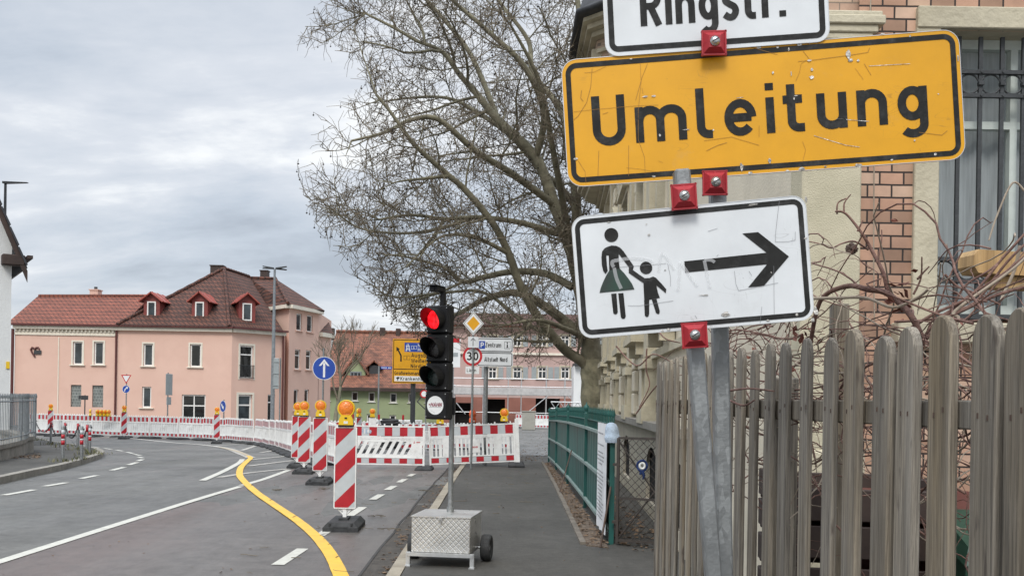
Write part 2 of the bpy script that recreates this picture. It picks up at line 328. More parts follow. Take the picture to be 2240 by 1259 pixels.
def glassmat(name, tint=(0.02, 0.025, 0.03), tr=0.0, rough=0.05):
    m = bpy.data.materials.new(name); m.use_nodes = True
    nt = m.node_tree; N = nt.nodes; L = nt.links; p = N['Principled BSDF']
    tc = N.new('ShaderNodeTexCoord'); n = N.new('ShaderNodeTexNoise'); n.inputs['Scale'].default_value = 1.3; n.inputs['Detail'].default_value = 5; L.new(tc.outputs['Object'], n.inputs[0])
    rp = N.new('ShaderNodeValToRGB'); rp.color_ramp.elements[0].position = .35; rp.color_ramp.elements[1].position = .7
    rp.color_ramp.elements[0].color = (*[c * .5 for c in tint], 1); rp.color_ramp.elements[1].color = (*[c * 1.8 for c in tint], 1); L.new(n.outputs[0], rp.inputs[0]); L.new(rp.outputs[0], p.inputs['Base Color'])
    p.inputs['Roughness'].default_value = rough; p.inputs['Specular IOR Level'].default_value = .5
    b = N.new('ShaderNodeBump'); b.inputs['Strength'].default_value = .04; L.new(n.outputs[0], b.inputs['Height']); L.new(b.outputs[0], p.inputs['Normal'])
    if tr > 0:
        mx = N.new('ShaderNodeMixShader'); tb = N.new('ShaderNodeBsdfTransparent'); mx.inputs[0].default_value = tr
        L.new(p.outputs[0], mx.inputs[1]); L.new(tb.outputs[0], mx.inputs[2]); L.new(mx.outputs[0], N['Material Output'].inputs[0])
    return m
def asphalt(name, c1, c2, wet=0.5, grain=(0.10, 0.10, 0.095), r0=0.32, r1=0.85, side=None):
    m = bpy.data.materials.new(name); m.use_nodes = True
    nt = m.node_tree; N = nt.nodes; L = nt.links; p = N['Principled BSDF']
    tc = N.new('ShaderNodeTexCoord')
    def no(scale, det=8, ro=.6, st=(1, 1, 1)):
        mp = N.new('ShaderNodeMapping'); mp.inputs[3].default_value = st; L.new(tc.outputs['Object'], mp.inputs[0])
        n = N.new('ShaderNodeTexNoise'); n.inputs['Scale'].default_value = scale; n.inputs['Detail'].default_value = det; n.inputs['Roughness'].default_value = ro; L.new(mp.outputs[0], n.inputs[0]); return n.outputs[0]
    big = no(0.35, 9, .65); rp = N.new('ShaderNodeValToRGB'); e = rp.color_ramp.elements; e[0].position = .35; e[1].position = .66; e[0].color = (*c1, 1); e[1].color = (*c2, 1); L.new(big, rp.inputs[0])
    base_ = rp.outputs[0]
    if side:                                    # an older, redder surfacing on the far side of a ragged seam
        sp = N.new('ShaderNodeSeparateXYZ'); L.new(tc.outputs['Object'], sp.inputs[0])
        def mth(op, a, b):
            q = N.new('ShaderNodeMath'); q.operation = op
            for i, v in enumerate((a, b)):
                if isinstance(v, (int, float)): q.inputs[i].default_value = v
                else: L.new(v, q.inputs[i])
            return q.outputs[0]
        t_ = mth('ADD', mth('ADD', sp.outputs[0], 3.15), mth('MULTIPLY', mth('MAXIMUM', mth('SUBTRACT', sp.outputs[1], 6.5), 0.0), .14))
        t_ = mth('ADD', t_, mth('MULTIPLY', mth('SUBTRACT', no(1.1, 6, .6, (1, .35, 1)), .5), 1.6))
        ms_ = N.new('ShaderNodeMapRange'); ms_.interpolation_type = 'SMOOTHSTEP'; ms_.inputs[1].default_value = -.5; ms_.inputs[2].default_value = .5; ms_.inputs[3].default_value = 1; ms_.inputs[4].default_value = 0; L.new(t_, ms_.inputs[0])
        m9 = N.new('ShaderNodeMix'); m9.data_type = 'RGBA'; L.new(ms_.outputs[0], m9.inputs[0]); L.new(base_, m9.inputs[6]); m9.inputs[7].default_value = (*side, 1); base_ = m9.outputs[2]
    gr = no(75, 4, .85); mr = N.new('ShaderNodeMapRange'); mr.inputs[1].default_value = .56; mr.inputs[2].default_value = .74; mr.inputs[4].default_value = .75; L.new(gr, mr.inputs[0])
    mx = N.new('ShaderNodeMix'); mx.data_type = 'RGBA'; L.new(mr.outputs[0], mx.inputs[0]); L.new(base_, mx.inputs[6]); mx.inputs[7].default_value = (*grain, 1)
    mid = no(4.5, 12, .85); m2 = N.new('ShaderNodeMapRange'); m2.inputs[1].default_value = .3; m2.inputs[2].default_value = .7; m2.inputs[3].default_value = .55; m2.inputs[4].default_value = 1.5; L.new(mid, m2.inputs[0])
    hs = N.new('ShaderNodeHueSaturation'); L.new(m2.outputs[0], hs.inputs['Value']); L.new(mx.outputs[2], hs.inputs['Color']); L.new(hs.outputs[0], p.inputs['Base Color'])
    wt = no(0.6, 8, .6, (1.6, .28, 1)); m3 = N.new('ShaderNodeMapRange'); m3.interpolation_type = 'SMOOTHSTEP'; m3.inputs[1].default_value = wet - .24; m3.inputs[2].default_value = wet + .24; m3.inputs[3].default_value = r0; m3.inputs[4].default_value = r1; L.new(wt, m3.inputs[0]); L.new(m3.outputs[0], p.inputs['Roughness'])
    fb = no(180, 4, .7); b = N.new('ShaderNodeBump'); b.inputs['Strength'].default_value = .35; b.inputs['Distance'].default_value = .006; L.new(fb, b.inputs['Height']); L.new(b.outputs[0], p.inputs['Normal'])
    return m
def woodmat(name, ca, cb, knot=(0.07, 0.055, 0.045), rnd=.22):
    m = bpy.data.materials.new(name); m.use_nodes = True
    nt = m.node_tree; N = nt.nodes; L = nt.links; p = N['Principled BSDF']
    tc = N.new('ShaderNodeTexCoord'); oi = N.new('ShaderNodeObjectInfo')
    ad = N.new('ShaderNodeVectorMath'); ad.operation = 'MULTIPLY_ADD'; ad.inputs[1].default_value = (1, 1, 1); L.new(tc.outputs['Object'], ad.inputs[0])
    sc_ = N.new('ShaderNodeVectorMath'); sc_.operation = 'SCALE'; sc_.inputs[3].default_value = 37.0; cx = N.new('ShaderNodeCombineXYZ')
    for i in range(3): L.new(oi.outputs['Random'], cx.inputs[i])
    L.new(cx.outputs[0], sc_.inputs[0]); L.new(sc_.outputs[0], ad.inputs[2])
    def no(st, scale, det=8, ro=.65, dist=0):
        mp = N.new('ShaderNodeMapping'); mp.inputs[3].default_value = st; L.new(ad.outputs[0], mp.inputs[0])
        n = N.new('ShaderNodeTexNoise'); n.inputs['Scale'].default_value = scale; n.inputs['Detail'].default_value = det; n.inputs['Roughness'].default_value = ro; n.inputs['Distortion'].default_value = dist; L.new(mp.outputs[0], n.inputs[0]); return n.outputs[0]
    g1 = no((150, 150, 2.4), 1.0, 10, .75, .8); g2 = no((24, 24, 1.2), 1.0, 8, .7, .6)
    rp = N.new('ShaderNodeValToRGB'); e = rp.color_ramp.elements; e[0].position = .34; e[1].position = .62; e[0].color = (*ca, 1); e[1].color = (*cb, 1); L.new(g1, rp.inputs[0]); warm = no((5, 5, .8), 1.0, 5, .6); wm = N.new('ShaderNodeMapRange'); wm.inputs[1].default_value = .42; wm.inputs[2].default_value = .7; wm.inputs[4].default_value = .75; L.new(warm, wm.inputs[0]); wx = N.new('ShaderNodeMix'); wx.data_type = 'RGBA'; wx.blend_type = 'MULTIPLY'; L.new(wm.outputs[0], wx.inputs[0]); L.new(rp.outputs[0], wx.inputs[6]); wx.inputs[7].default_value = (.95, .80, .55, 1)
    mr = N.new('ShaderNodeMapRange'); mr.inputs[1].default_value = .3; mr.inputs[2].default_value = .7; mr.inputs[3].default_value = .62; mr.inputs[4].default_value = 1.32; L.new(g2, mr.inputs[0])
    hs = N.new('ShaderNodeHueSaturation'); L.new(mr.outputs[0], hs.inputs['Value']); L.new(wx.outputs[2], hs.inputs['Color'])
    g3 = no((22, 22, 5), 1.0, 3, .5); kr = N.new('ShaderNodeMapRange'); kr.inputs[1].default_value = .66; kr.inputs[2].default_value = .72; kr.inputs[4].default_value = .8; L.new(g3, kr.inputs[0])
    mx = N.new('ShaderNodeMix'); mx.data_type = 'RGBA'; L.new(kr.outputs[0], mx.inputs[0]); L.new(hs.outputs[0], mx.inputs[6]); mx.inputs[7].default_value = (*knot, 1)
    rr = N.new('ShaderNodeMapRange'); rr.inputs[3].default_value = 1 - rnd; rr.inputs[4].default_value = 1 + rnd; L.new(oi.outputs['Random'], rr.inputs[0])
    h2 = N.new('ShaderNodeHueSaturation'); L.new(rr.outputs[0], h2.inputs['Value']); L.new(mx.outputs[2], h2.inputs['Color']); L.new(h2.outputs[0], p.inputs['Base Color'])
    p.inputs['Roughness'].default_value = .85
    b = N.new('ShaderNodeBump'); b.inputs['Strength'].default_value = .45; b.inputs['Distance'].default_value = .003; L.new(g1, b.inputs['Height']); L.new(b.outputs[0], p.inputs['Normal'])
    return m
def signmat(name, col, rough=.42, scratch=(0.12, 0.10, 0.07), amt=.6):
    m = bpy.data.materials.new(name); m.use_nodes = True
    nt = m.node_tree; N = nt.nodes; L = nt.links; p = N['Principled BSDF']
    tc = N.new('ShaderNodeTexCoord')
    def no(scale, det, ro, st=(1, 1, 1), dist=0):
        mp = N.new('ShaderNodeMapping'); mp.inputs[3].default_value = st; L.new(tc.outputs['Object'], mp.inputs[0])
        n = N.new('ShaderNodeTexNoise'); n.inputs['Scale'].default_value = scale; n.inputs['Detail'].default_value = det; n.inputs['Roughness'].default_value = ro; n.inputs['Distortion'].default_value = dist; L.new(mp.outputs[0], n.inputs[0]); return n.outputs[0]
    base = no(5, 8, .6); rp = N.new('ShaderNodeValToRGB'); e = rp.color_ramp.elements; e[0].position = .3; e[1].position = .7
    e[0].color = (*[c * .88 for c in col], 1); e[1].color = (*[min(c * 1.07, 1) for c in col], 1); L.new(base, rp.inputs[0]); cur = rp.outputs[0]
    def over(fac, c):
        nonlocal cur
        mx = N.new('ShaderNodeMix'); mx.data_type = 'RGBA'; L.new(fac, mx.inputs[0]); L.new(cur, mx.inputs[6]); mx.inputs[7].default_value = (*c, 1); cur = mx.outputs[2]
    def rngn(src, a, b, hi):
        r = N.new('ShaderNodeMapRange'); r.inputs[1].default_value = a; r.inputs[2].default_value = b; r.inputs[4].default_value = hi; L.new(src, r.inputs[0]); return r.outputs[0]
    # hairline scratches: thin bands where a warped noise crosses its middle value
    for sc_, st in ((3.0, (1, 1, 5)), (4.0, (6, 1, 1.3))):
        v = no(sc_, 2, .5, st, 1.5)
        a = N.new('ShaderNodeMath'); a.operation = 'SUBTRACT'; a.inputs[1].default_value = .5; L.new(v, a.inputs[0])
        b = N.new('ShaderNodeMath'); b.operation = 'ABSOLUTE'; L.new(a.outputs[0], b.inputs[0])
        f = rngn(b.outputs[0], .0045, .001, 1.0)
        g = rngn(no(4.5, 4, .6), .52, .64, amt * .55)
        mm = N.new('ShaderNodeMath'); mm.operation = 'MULTIPLY'; L.new(f, mm.inputs[0]); L.new(g, mm.inputs[1]); over(mm.outputs[0], scratch)
    over(rngn(no(38, 5, .75), .69, .73, amt), scratch)
    over(rngn(no(9, 9, .75), .60, .8, amt * .28), (0.30, 0.28, 0.25))
    L.new(cur, p.inputs['Base Color']); p.inputs['Roughness'].default_value = rough
    bn = no(2.2, 3, .5); b = N.new('ShaderNodeBump'); b.inputs['Strength'].default_value = .12; b.inputs['Distance'].default_value = .03; L.new(bn, b.inputs['Height']); L.new(b.outputs[0], p.inputs['Normal'])
    return m
def galv(name):
    m = mat(name, (.25, .26, .26), rough=.5, metal=.55, rvar=.12, bump=.1, bscale=90)
    nt = m.node_tree; N = nt.nodes; L = nt.links; p = N['Principled BSDF']; src = p.inputs['Base Color'].links[0].from_socket
    tc = N.new('ShaderNodeTexCoord'); mp = N.new('ShaderNodeMapping'); mp.inputs[3].default_value = (1, 1, .55); L.new(tc.outputs['Object'], mp.inputs[0])
    v = N.new('ShaderNodeTexVoronoi'); v.inputs['Scale'].default_value = 62; L.new(mp.outputs[0], v.inputs[0])
    sp = N.new('ShaderNodeSeparateColor'); L.new(v.outputs['Color'], sp.inputs[0])
    mr = N.new('ShaderNodeMapRange'); mr.inputs[1].default_value = .2; mr.inputs[1].default_value = .45; mr.inputs[2].default_value = 1.0; mr.inputs[3].default_value = .9; mr.inputs[4].default_value = 1.25; L.new(sp.outputs[0], mr.inputs[0])
    hs = N.new('ShaderNodeHueSaturation'); L.new(mr.outputs[0], hs.inputs['Value']); L.new(src, hs.inputs['Color']); L.new(hs.outputs[0], p.inputs['Base Color'])
    return m
def emis(name, col, st, base=(.3, .0, .0)):
    m = mat(name, base, rough=.25); p = m.node_tree.nodes['Principled BSDF']; p.inputs['Emission Color'].default_value = (*col, 1); p.inputs['Emission Strength'].default_value = st; return m
def lensmat(name, col, sub=.0):
    m = mat(name, col, rough=.22, var=.25, scale=30, bump=.5, bscale=70); p = m.node_tree.nodes['Principled BSDF']; p.inputs['Coat Weight'].default_value = .6; p.inputs['Coat Roughness'].default_value = .08; return m
def treadplate(name):
    m = mat(name, (.74, .72, .68), rough=.34, metal=.85, var=.08, rvar=.08)
    nt = m.node_tree; N = nt.nodes; L = nt.links; p = N['Principled BSDF']; tc = N.new('ShaderNodeTexCoord'); sp = N.new('ShaderNodeSeparateXYZ'); L.new(tc.outputs['Object'], sp.inputs[0])
    a = N.new('ShaderNodeMath'); a.operation = 'ADD'; L.new(sp.outputs[0], a.inputs[0]); L.new(sp.outputs[1], a.inputs[1])
    def tri(s1, s2):
        q = N.new('ShaderNodeMath'); q.operation = s1; L.new(a.outputs[0], q.inputs[0]); L.new(sp.outputs[2], q.inputs[1])
        k = N.new('ShaderNodeMath'); k.operation = 'MULTIPLY'; k.inputs[1].default_value = s2; L.new(q.outputs[0], k.inputs[0])
        f = N.new('ShaderNodeMath'); f.operation = 'PINGPONG'; f.inputs[1].default_value = 1; L.new(k.outputs[0], f.inputs[0]); return f.outputs[0]
    mn = N.new('ShaderNodeMath'); mn.operation = 'MINIMUM'; L.new(tri('ADD', 40), mn.inputs[0]); L.new(tri('SUBTRACT', 40), mn.inputs[1])
    r = N.new('ShaderNodeMapRange'); r.inputs[1].default_value = .02; r.inputs[2].default_value = .3; L.new(mn.outputs[0], r.inputs[0])
    b = N.new('ShaderNodeBump'); b.inputs['Strength'].default_value = .8; b.inputs['Distance'].default_value = .004; L.new(r.outputs[0], b.inputs['Height']); L.new(b.outputs[0], p.inputs['Normal'])
    src = p.inputs['Base Color'].links[0].from_socket; m2 = N.new('ShaderNodeMapRange'); m2.inputs[3].default_value = .72; L.new(r.outputs[0], m2.inputs[0])
    hs = N.new('ShaderNodeHueSaturation'); L.new(m2.outputs[0], hs.inputs['Value']); L.new(src, hs.inputs['Color']); L.new(hs.outputs[0], p.inputs['Base Color'])
    return m

M = {}
M['road'] = asphalt('road_asphalt', (.068, .067, .062), (.130, .127, .117), .50, (.24, .235, .22), .34, .8)
M['lane'] = asphalt('wet_lane_asphalt', (.085, .077, .071), (.128, .116, .106), .54, (.2, .19, .18), .27, .66, side=(.100, .075, .066))
M['redlane'] = asphalt('reddish_asphalt', (.085, .068, .062), (.12, .092, .084), .45, (.19, .16, .15), .42, .8)
M['walk'] = asphalt('pavement_asphalt', (.042, .040, .035), (.070, .066, .058), .36, (.16, .155, .145), .5, .9)
M['kerb'] = mat('kerb_stone', (.25, .215, .165), .85, col2=(.38, .34, .265), scale=5, bump=.3, dirt=.5, dcol=(.12, .10, .08), dscale=1.2)
M['kerbgrey'] = mat('kerb_grey', (.20, .185, .16), .85, col2=(.30, .28, .24), scale=5, bump=.3, dirt=.6, dscale=1.5)
M['gutter'] = mat('gutter_grime', (.035, .031, .026), .85, col2=(.085, .074, .062), scale=9, bump=.6, bscale=60)
M['seam'] = mat('bitumen_seam', (.018, .017, .016), .7, col2=(.05, .047, .043), scale=6)
M['soil'] = mat('soil', (.07, .05, .036), .95, col2=(.17, .13, .095), scale=20, bump=.8, bscale=40)
M['wpaint'] = mat('road_white', (.54, .53, .47), .6, var=.14, scale=14, dirt=.6, dcol=(.2, .195, .18), dscale=7)
M['wworn'] = mat('road_white_worn', (.50, .48, .43), .65, col2=(.30, .28, .25), scale=7, dirt=.8, dcol=(.15, .14, .13), dscale=4)
M['ypaint'] = mat('road_yellow', (.80, .47, .045), .5, var=.12, scale=6, dirt=.7, dcol=(.36, .24, .08), dscale=3)
M['yworn'] = mat('road_yellow_worn', (.50, .40, .25), .65, col2=(.30, .26, .21), scale=9, dirt=.6, dcol=(.16, .14, .12), dscale=4)
M['wood'] = woodmat('weathered_wood', (.066, .057, .046), (.295, .265, .22))
M['freshwood'] = woodmat('fresh_wood', (.36, .225, .095), (.50, .335, .165), rnd=.05)
M['galv'] = galv('galvanised_steel')
M['redplastic'] = mat('red_plastic', (.34, .012, .020), .5, var=.12, scale=20)
M['steel'] = mat('bright_steel', (.55, .55, .54), .25, metal=.9, var=.2, scale=60)
M['signwhite'] = signmat('sign_white', (.66, .68, .69), amt=.55, scratch=(.2, .19, .18))
M['signyellow'] = signmat('sign_yellow', (.70, .335, .003), amt=.7, scratch=(.22, .11, .02))
M['signblack'] = mat('sign_black', (.019, .019, .018), .55, spec=.18, var=.3, scale=20, dirt=.5, dcol=(.10, .10, .10), dscale=25)
M['skirt'] = mat('sign_black_greenish', (.020, .022, .021), .5, col2=(.012, .055, .034), scale=14)
M['flake'] = mat('peeled_foil', (.30, .28, .25), .4, col2=(.62, .60, .56), scale=60, metal=.3, bump=.6, bscale=60)
M['chalk'] = mat('chalk_smear', (.74, .75, .76), .5, var=.05)
_n = M['chalk'].node_tree; _t = _n.nodes.new('ShaderNodeBsdfTransparent'); _x = _n.nodes.new('ShaderNodeMixShader'); _x.inputs[0].default_value = .66
_n.links.new(_n.nodes['Principled BSDF'].outputs[0], _x.inputs[1]); _n.links.new(_t.outputs[0], _x.inputs[2]); _n.links.new(_x.outputs[0], _n.nodes['Material Output'].inputs[0])
M['alu'] = mat('aluminium', (.62, .63, .63), .35, metal=.7, var=.1, scale=12)
M['signgrey'] = mat('sign_back_grey', (.33, .36, .36), .45, metal=.3, var=.08)
M['navy'] = mat('navy_cloth', (.010, .028, .11), .8)
M['blue'] = mat('sign_blue', (.010, .055, .32), .4, var=.1, scale=4)
M['farwhite'] = mat('sign_face_white', (.72, .73, .72), .45, var=.06, scale=3, dirt=.15, dscale=3, dcol=(.4, .4, .38))
M['red'] = mat('sign_red', (.48, .012, .018), .4, var=.12, scale=5)
M['refred'] = mat('reflective_red', (.42, .012, .022), .38, var=.15, scale=9, dirt=.3, dcol=(.25, .03, .03), dscale=5)
M['refwhite'] = mat('reflective_white', (.50, .53, .54), .4, var=.07, scale=7, dirt=.3, dcol=(.35, .36, .36), dscale=4)
M['wplastic'] = mat('white_plastic', (.80, .80, .78), .45, var=.06, scale=3, dirt=.6, dcol=(.40, .38, .34), dscale=4, rnd=.06)
M['rubber'] = mat('black_rubber', (.024, .025, .026), .75, spec=.3, col2=(.060, .062, .064), scale=8, bump=.3, dirt=.4, dcol=(.09, .085, .08), dscale=3)
M['blackplastic'] = mat('black_plastic', (.011, .011, .012), .5, spec=.25, var=.3, scale=6, dirt=.3, dcol=(.04, .04, .04), dscale=6)
M['yplastic'] = mat('yellow_plastic', (.78, .50, .015), .4, var=.1, scale=6, dirt=.35, dcol=(.35, .24, .05), dscale=6)
M['amber'] = lensmat('amber_lens', (.80, .20, .008))
M['redlens'] = lensmat('orange_red_lens', (.75, .10, .01))
M['darklens'] = lensmat('dark_lens', (.012, .010, .010))
M['greenlens'] = lensmat('dark_green_lens', (.008, .022, .018))
M['redlit'] = emis('lit_red_lens', (1, .012, .02), 1.3)
_n = M['redlit'].node_tree; _p = _n.nodes['Principled BSDF']; _c = _n.nodes.new('ShaderNodeTexCoord'); _m = _n.nodes.new('ShaderNodeMapping'); _m.inputs[3].default_value = (60, 60, 22)
_v = _n.nodes.new('ShaderNodeTexVoronoi'); _v.inputs['Scale'].default_value = 1.0; _r = _n.nodes.new('ShaderNodeMapRange'); _r.inputs[1].default_value = .1; _r.inputs[2].default_value = .75; _r.inputs[3].default_value = 2.0; _r.inputs[4].default_value = .45
_n.links.new(_c.outputs['Object'], _m.inputs[0]); _n.links.new(_m.outputs[0], _v.inputs[0]); _n.links.new(_v.outputs['Distance'], _r.inputs[0]); _n.links.new(_r.outputs[0], _p.inputs['Emission Strength'])
M['redreflect'] = mat('visor_red_reflection', (.10, .004, .008), .4)  # red reflection of the lit lens, painted as the visor's inner colour
M['tread'] = treadplate('tread_plate')
M['hahn'] = mat('sticker_red', (.20, .008, .03), .5)
M['pink'] = mat('pink_plaster', (.64, .415, .33), .9, col2=(.71, .48, .385), scale=.7, bump=.2, bscale=15, dirt=.22, dcol=(.40, .24, .17), dscale=.35)
M['cream'] = mat('cream_stucco', (.72, .66, .55), .8, var=.07, scale=2, dirt=.2, dcol=(.45, .4, .33), dscale=1.5)
M['oldframe'] = mat('old_greenish_frame', (.55, .60, .56), .6, var=.12, scale=5, dirt=.4, dcol=(.3, .32, .3), dscale=6)
M['wframe'] = mat('white_frame', (.78, .76, .72), .5, var=.05)
M['glass'] = glassmat('window_glass', (.035, .045, .05))
M['glassblack'] = glassmat('window_glass_dark', (.012, .013, .013))
M['glassnear'] = glassmat('near_glass', (.02, .025, .028), .72)
M['curtain'] = mat('curtain', (.60, .65, .66), .9, var=.2, scale=9, stretch=(6, 6, .3))
M['tilebrown'] = brickmat('brown_roof_tile', ((.120, .045, .028), (.085, .032, .020)), (.024, .012, .009), .30, .30, .055, bump=.8, sm=.8, var=.35)  # dark course lines paint the shadow under each tile row into the colour
M['tilered'] = brickmat('red_roof_tile', ((.25, .078, .047), (.19, .062, .038)), (.075, .026, .018), .30, .27, .05, bump=.8, sm=.8, var=.25)  # tile row shadow likewise put into the colour as dark lines
M['tileold'] = brickmat('old_orange_tile', ((.27, .105, .06), (.18, .075, .048)), (.10, .05, .035), .22, .28, .03, bump=.5, sm=.8, var=.5, dirt=.85)  # dark lines between the courses are painted tile shadow
M['darkred'] = mat('dark_red_paint', (.20, .040, .032), .6, var=.15, scale=3)
M['redmetal'] = mat('red_sheet_metal', (.32, .068, .048), .45, var=.15, scale=2)
M['brown'] = mat('dark_brown_wood', (.045, .028, .022), .7, var=.3, scale=4)
M['pipe'] = mat('brown_pipe', (.10, .028, .024), .5)
M['greenwall'] = mat('green_plaster', (.30, .35, .20), .9, var=.08, scale=.8, dirt=.3, dcol=(.2, .23, .14), dscale=.6)
M['whitewall'] = mat('white_render', (.66, .67, .66), .9, var=.05, scale=2, bump=.5, bscale=25, dirt=.15, dcol=(.5, .5, .48), dscale=.6)
M['rosewall'] = mat('rose_plaster', (.47, .33, .295), .9, var=.08, scale=.8)
M['rosedark'] = mat('rose_ground_floor', (.28, .12, .09), .9, var=.15, scale=.8)
M['mesh'] = mat('scaffold_netting', (.45, .44, .43), .9, var=.15, scale=4)
M['stone'] = mat('beige_sandstone', (.42, .375, .27), .9, col2=(.55, .50, .375), scale=2.5, bump=.35, bscale=35, dirt=.5, dcol=(.17, .15, .115), dscale=1.4)
M['stonelight'] = mat('pale_stone_block', (.62, .56, .44), .85, var=.08, scale=2, bump=.2, dirt=.4, dcol=(.28, .25, .2), dscale=1.3)
M['plasternear'] = mat('beige_roughcast', (.46, .42, .30), .95, col2=(.56, .51, .375), scale=5, bump=.4, bscale=120, dirt=.35, dcol=(.30, .28, .20), dscale=1.3)
M['brick'] = brickmat('clinker_brick', ((.50, .25, .155), (.34, .165, .105)), (.035, .026, .022), .138, .0729, .0058, bump=.6, var=.22, sm=.25, dirt=.3, cells=((.30, .185, .125), (.42, .245, .165), (.48, .29, .20), (.53, .37, .27), (.37, .235, .155)))
M['wornbrick'] = brickmat('pale_brick', ((.50, .37, .27), (.40, .26, .19)), (.22, .17, .13), .145, .0735, .004, bump=.5, var=.3, dirt=.5)
M['iron'] = mat('grey_iron', (.045, .048, .05), .55, metal=.2, var=.2, scale=12, bump=.2)
M['greyiron'] = mat('pale_grey_iron', (.22, .24, .25), .55, metal=.3, var=.2, scale=8)
M['slate'] = mat('slate_roof', (.035, .037, .042), .6, var=.3, scale=6)
M['greenpaint'] = mat('dark_green_paint', (.009, .064, .056), .5, col2=(.016, .115, .098), scale=1.6, stretch=(1, 6, .5), dirt=.75, dcol=(.03, .036, .028), dscale=1.1)
M['paleg'] = mat('pale_rail', (.20, .27, .25), .6, var=.15, scale=5, dirt=.4, dscale=3)
M['banner'] = mat('banner_white', (.74, .75, .76), .6, var=.05)
M['print'] = mat('grey_print', (.20, .20, .21), .7)
M['hat'] = mat('blue_knit', (.42, .51, .61), .95, var=.18, scale=60, bump=.8, bscale=120)
M['edging'] = mat('edging_stone', (.10, .085, .068), .9, col2=(.19, .165, .135), scale=7, bump=.3)
M['gateiron'] = mat('gate_iron', (.032, .028, .025), .7, col2=(.06, .046, .038), scale=14)
M['rustiron'] = mat('rusty_iron', (.055, .04, .033), .8, col2=(.10, .06, .042), scale=14)
M['bark'] = mat('plane_bark', (.13, .12, .082), .9, col2=(.26, .24, .165), scale=3.0, bump=.5, bscale=8, dirt=.5, dcol=(.06, .06, .036), dscale=1.7)
M['barkold'] = mat('mottled_trunk_bark', (.075, .075, .05), .9, col2=(.36, .33, .22), scale=2.4, bump=.5, bscale=8, dirt=.5, dcol=(.05, .06, .03), dscale=1.5)
M['twig'] = mat('twig', (.12, .10, .072), .9, col2=(.21, .175, .125), scale=2)
M['seed'] = mat('seed_ball', (.030, .024, .019), .95, var=.4, scale=3)
M['vine'] = mat('vine_bark', (.095, .046, .036), .85, col2=(.22, .125, .095), scale=16, bump=.6, bscale=60)
M['vinelight'] = mat('dry_vine', (.27, .215, .16), .85, col2=(.36, .30, .23), scale=16)
M['leaf'] = mat('dead_leaf', (.085, .052, .032), .8, col2=(.23, .155, .095), scale=5)
M['leafred'] = mat('red_brown_leaf', (.10, .028, .018), .7, col2=(.20, .07, .04), scale=9)
M['grass'] = mat('grass_blade', (.065, .085, .025), .8, col2=(.20, .17, .07), scale=3)
M['scuff'] = mat('ochre_scuff', (.30, .14, .018), .6)
M['binred'] = mat('maroon_bin', (.085, .022, .017), .45, var=.1)
M['bingreen'] = mat('green_bin', (.008, .045, .025), .4, var=.15)
M['concrete'] = mat('concrete', (.33, .32, .28), .9, var=.12, scale=2, dirt=.4, dscale=1.2)
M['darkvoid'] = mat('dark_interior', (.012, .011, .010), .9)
M['glassblock'] = brickmat('glass_block', ((.14, .16, .15), (.07, .085, .08)), (.30, .31, .29), .1, .2, .02, bump=.3, var=.3)
# ------------------------------------------------------------------ ground, road, pavements, markings
def ground_poly(mb, pts, dz, mi=0, cuts=5, skirt=0.0):
    bm = bmesh.new(); vs = [bm.verts.new((p[0], p[1], 0)) for p in pts]; bm.faces.new(vs)
    bmesh.ops.triangulate(bm, faces=bm.faces[:])
    bmesh.ops.subdivide_edges(bm, edges=bm.edges[:], cuts=cuts, use_grid_fill=True)
    bm.verts.index_update()
    zf = lambda v: gz(v.co.y) + dz
    if bm.faces[:] and sum(f.normal.z for f in bm.faces) < 0: bmesh.ops.reverse_faces(bm, faces=bm.faces[:])
    mb.add([(v.co.x, v.co.y, zf(v)) for v in bm.verts], [tuple(q.index for q in f.verts) for f in bm.faces], mi)
    if skirt:
        n = len(pts)
        for i in range(n):
            a, b = pts[i], pts[(i + 1) % n]
            mb.poly([(a[0], a[1], gz(a[1]) + dz), (b[0], b[1], gz(b[1]) + dz), (b[0], b[1], gz(b[1]) + dz - skirt), (a[0], a[1], gz(a[1]) + dz - skirt)], mi)
    bm.free()
def strip(mb, pts, wd, dz, mi=0, smooth=True, n=8):     # painted line on the ground
    P = [Vector((p[0], p[1], 0)) for p in pts]
    if smooth and len(P) > 2: P = catmull(P, n)
    else:
        Q = []
        for a, b in zip(P, P[1:]):
            k_ = max(1, int((b - a).length / 1.5))
            Q += [a.lerp(b, i / k_) for i in range(k_)]
        P = Q + [P[-1]]
    wds = wd if isinstance(wd, list) else None
    L_, R_ = [], []; wd0 = wd
    for i, p in enumerate(P):
        wd = wd0 * (1 + rng.uniform(-.025, .025))
        t = (P[min(i + 1, len(P) - 1)] - P[max(i - 1, 0)]).normalized(); nrm = Vector((-t.y, t.x, 0))
        L_.append(p + nrm * wd / 2); R_.append(p - nrm * wd / 2)
    vs = [(q.x, q.y, gz(q.y) + dz) for q in L_ + R_]; n_ = len(P)
    mb.add(vs, [(n_ + i, n_ + i + 1, i + 1, i) for i in range(n_ - 1)], mi)

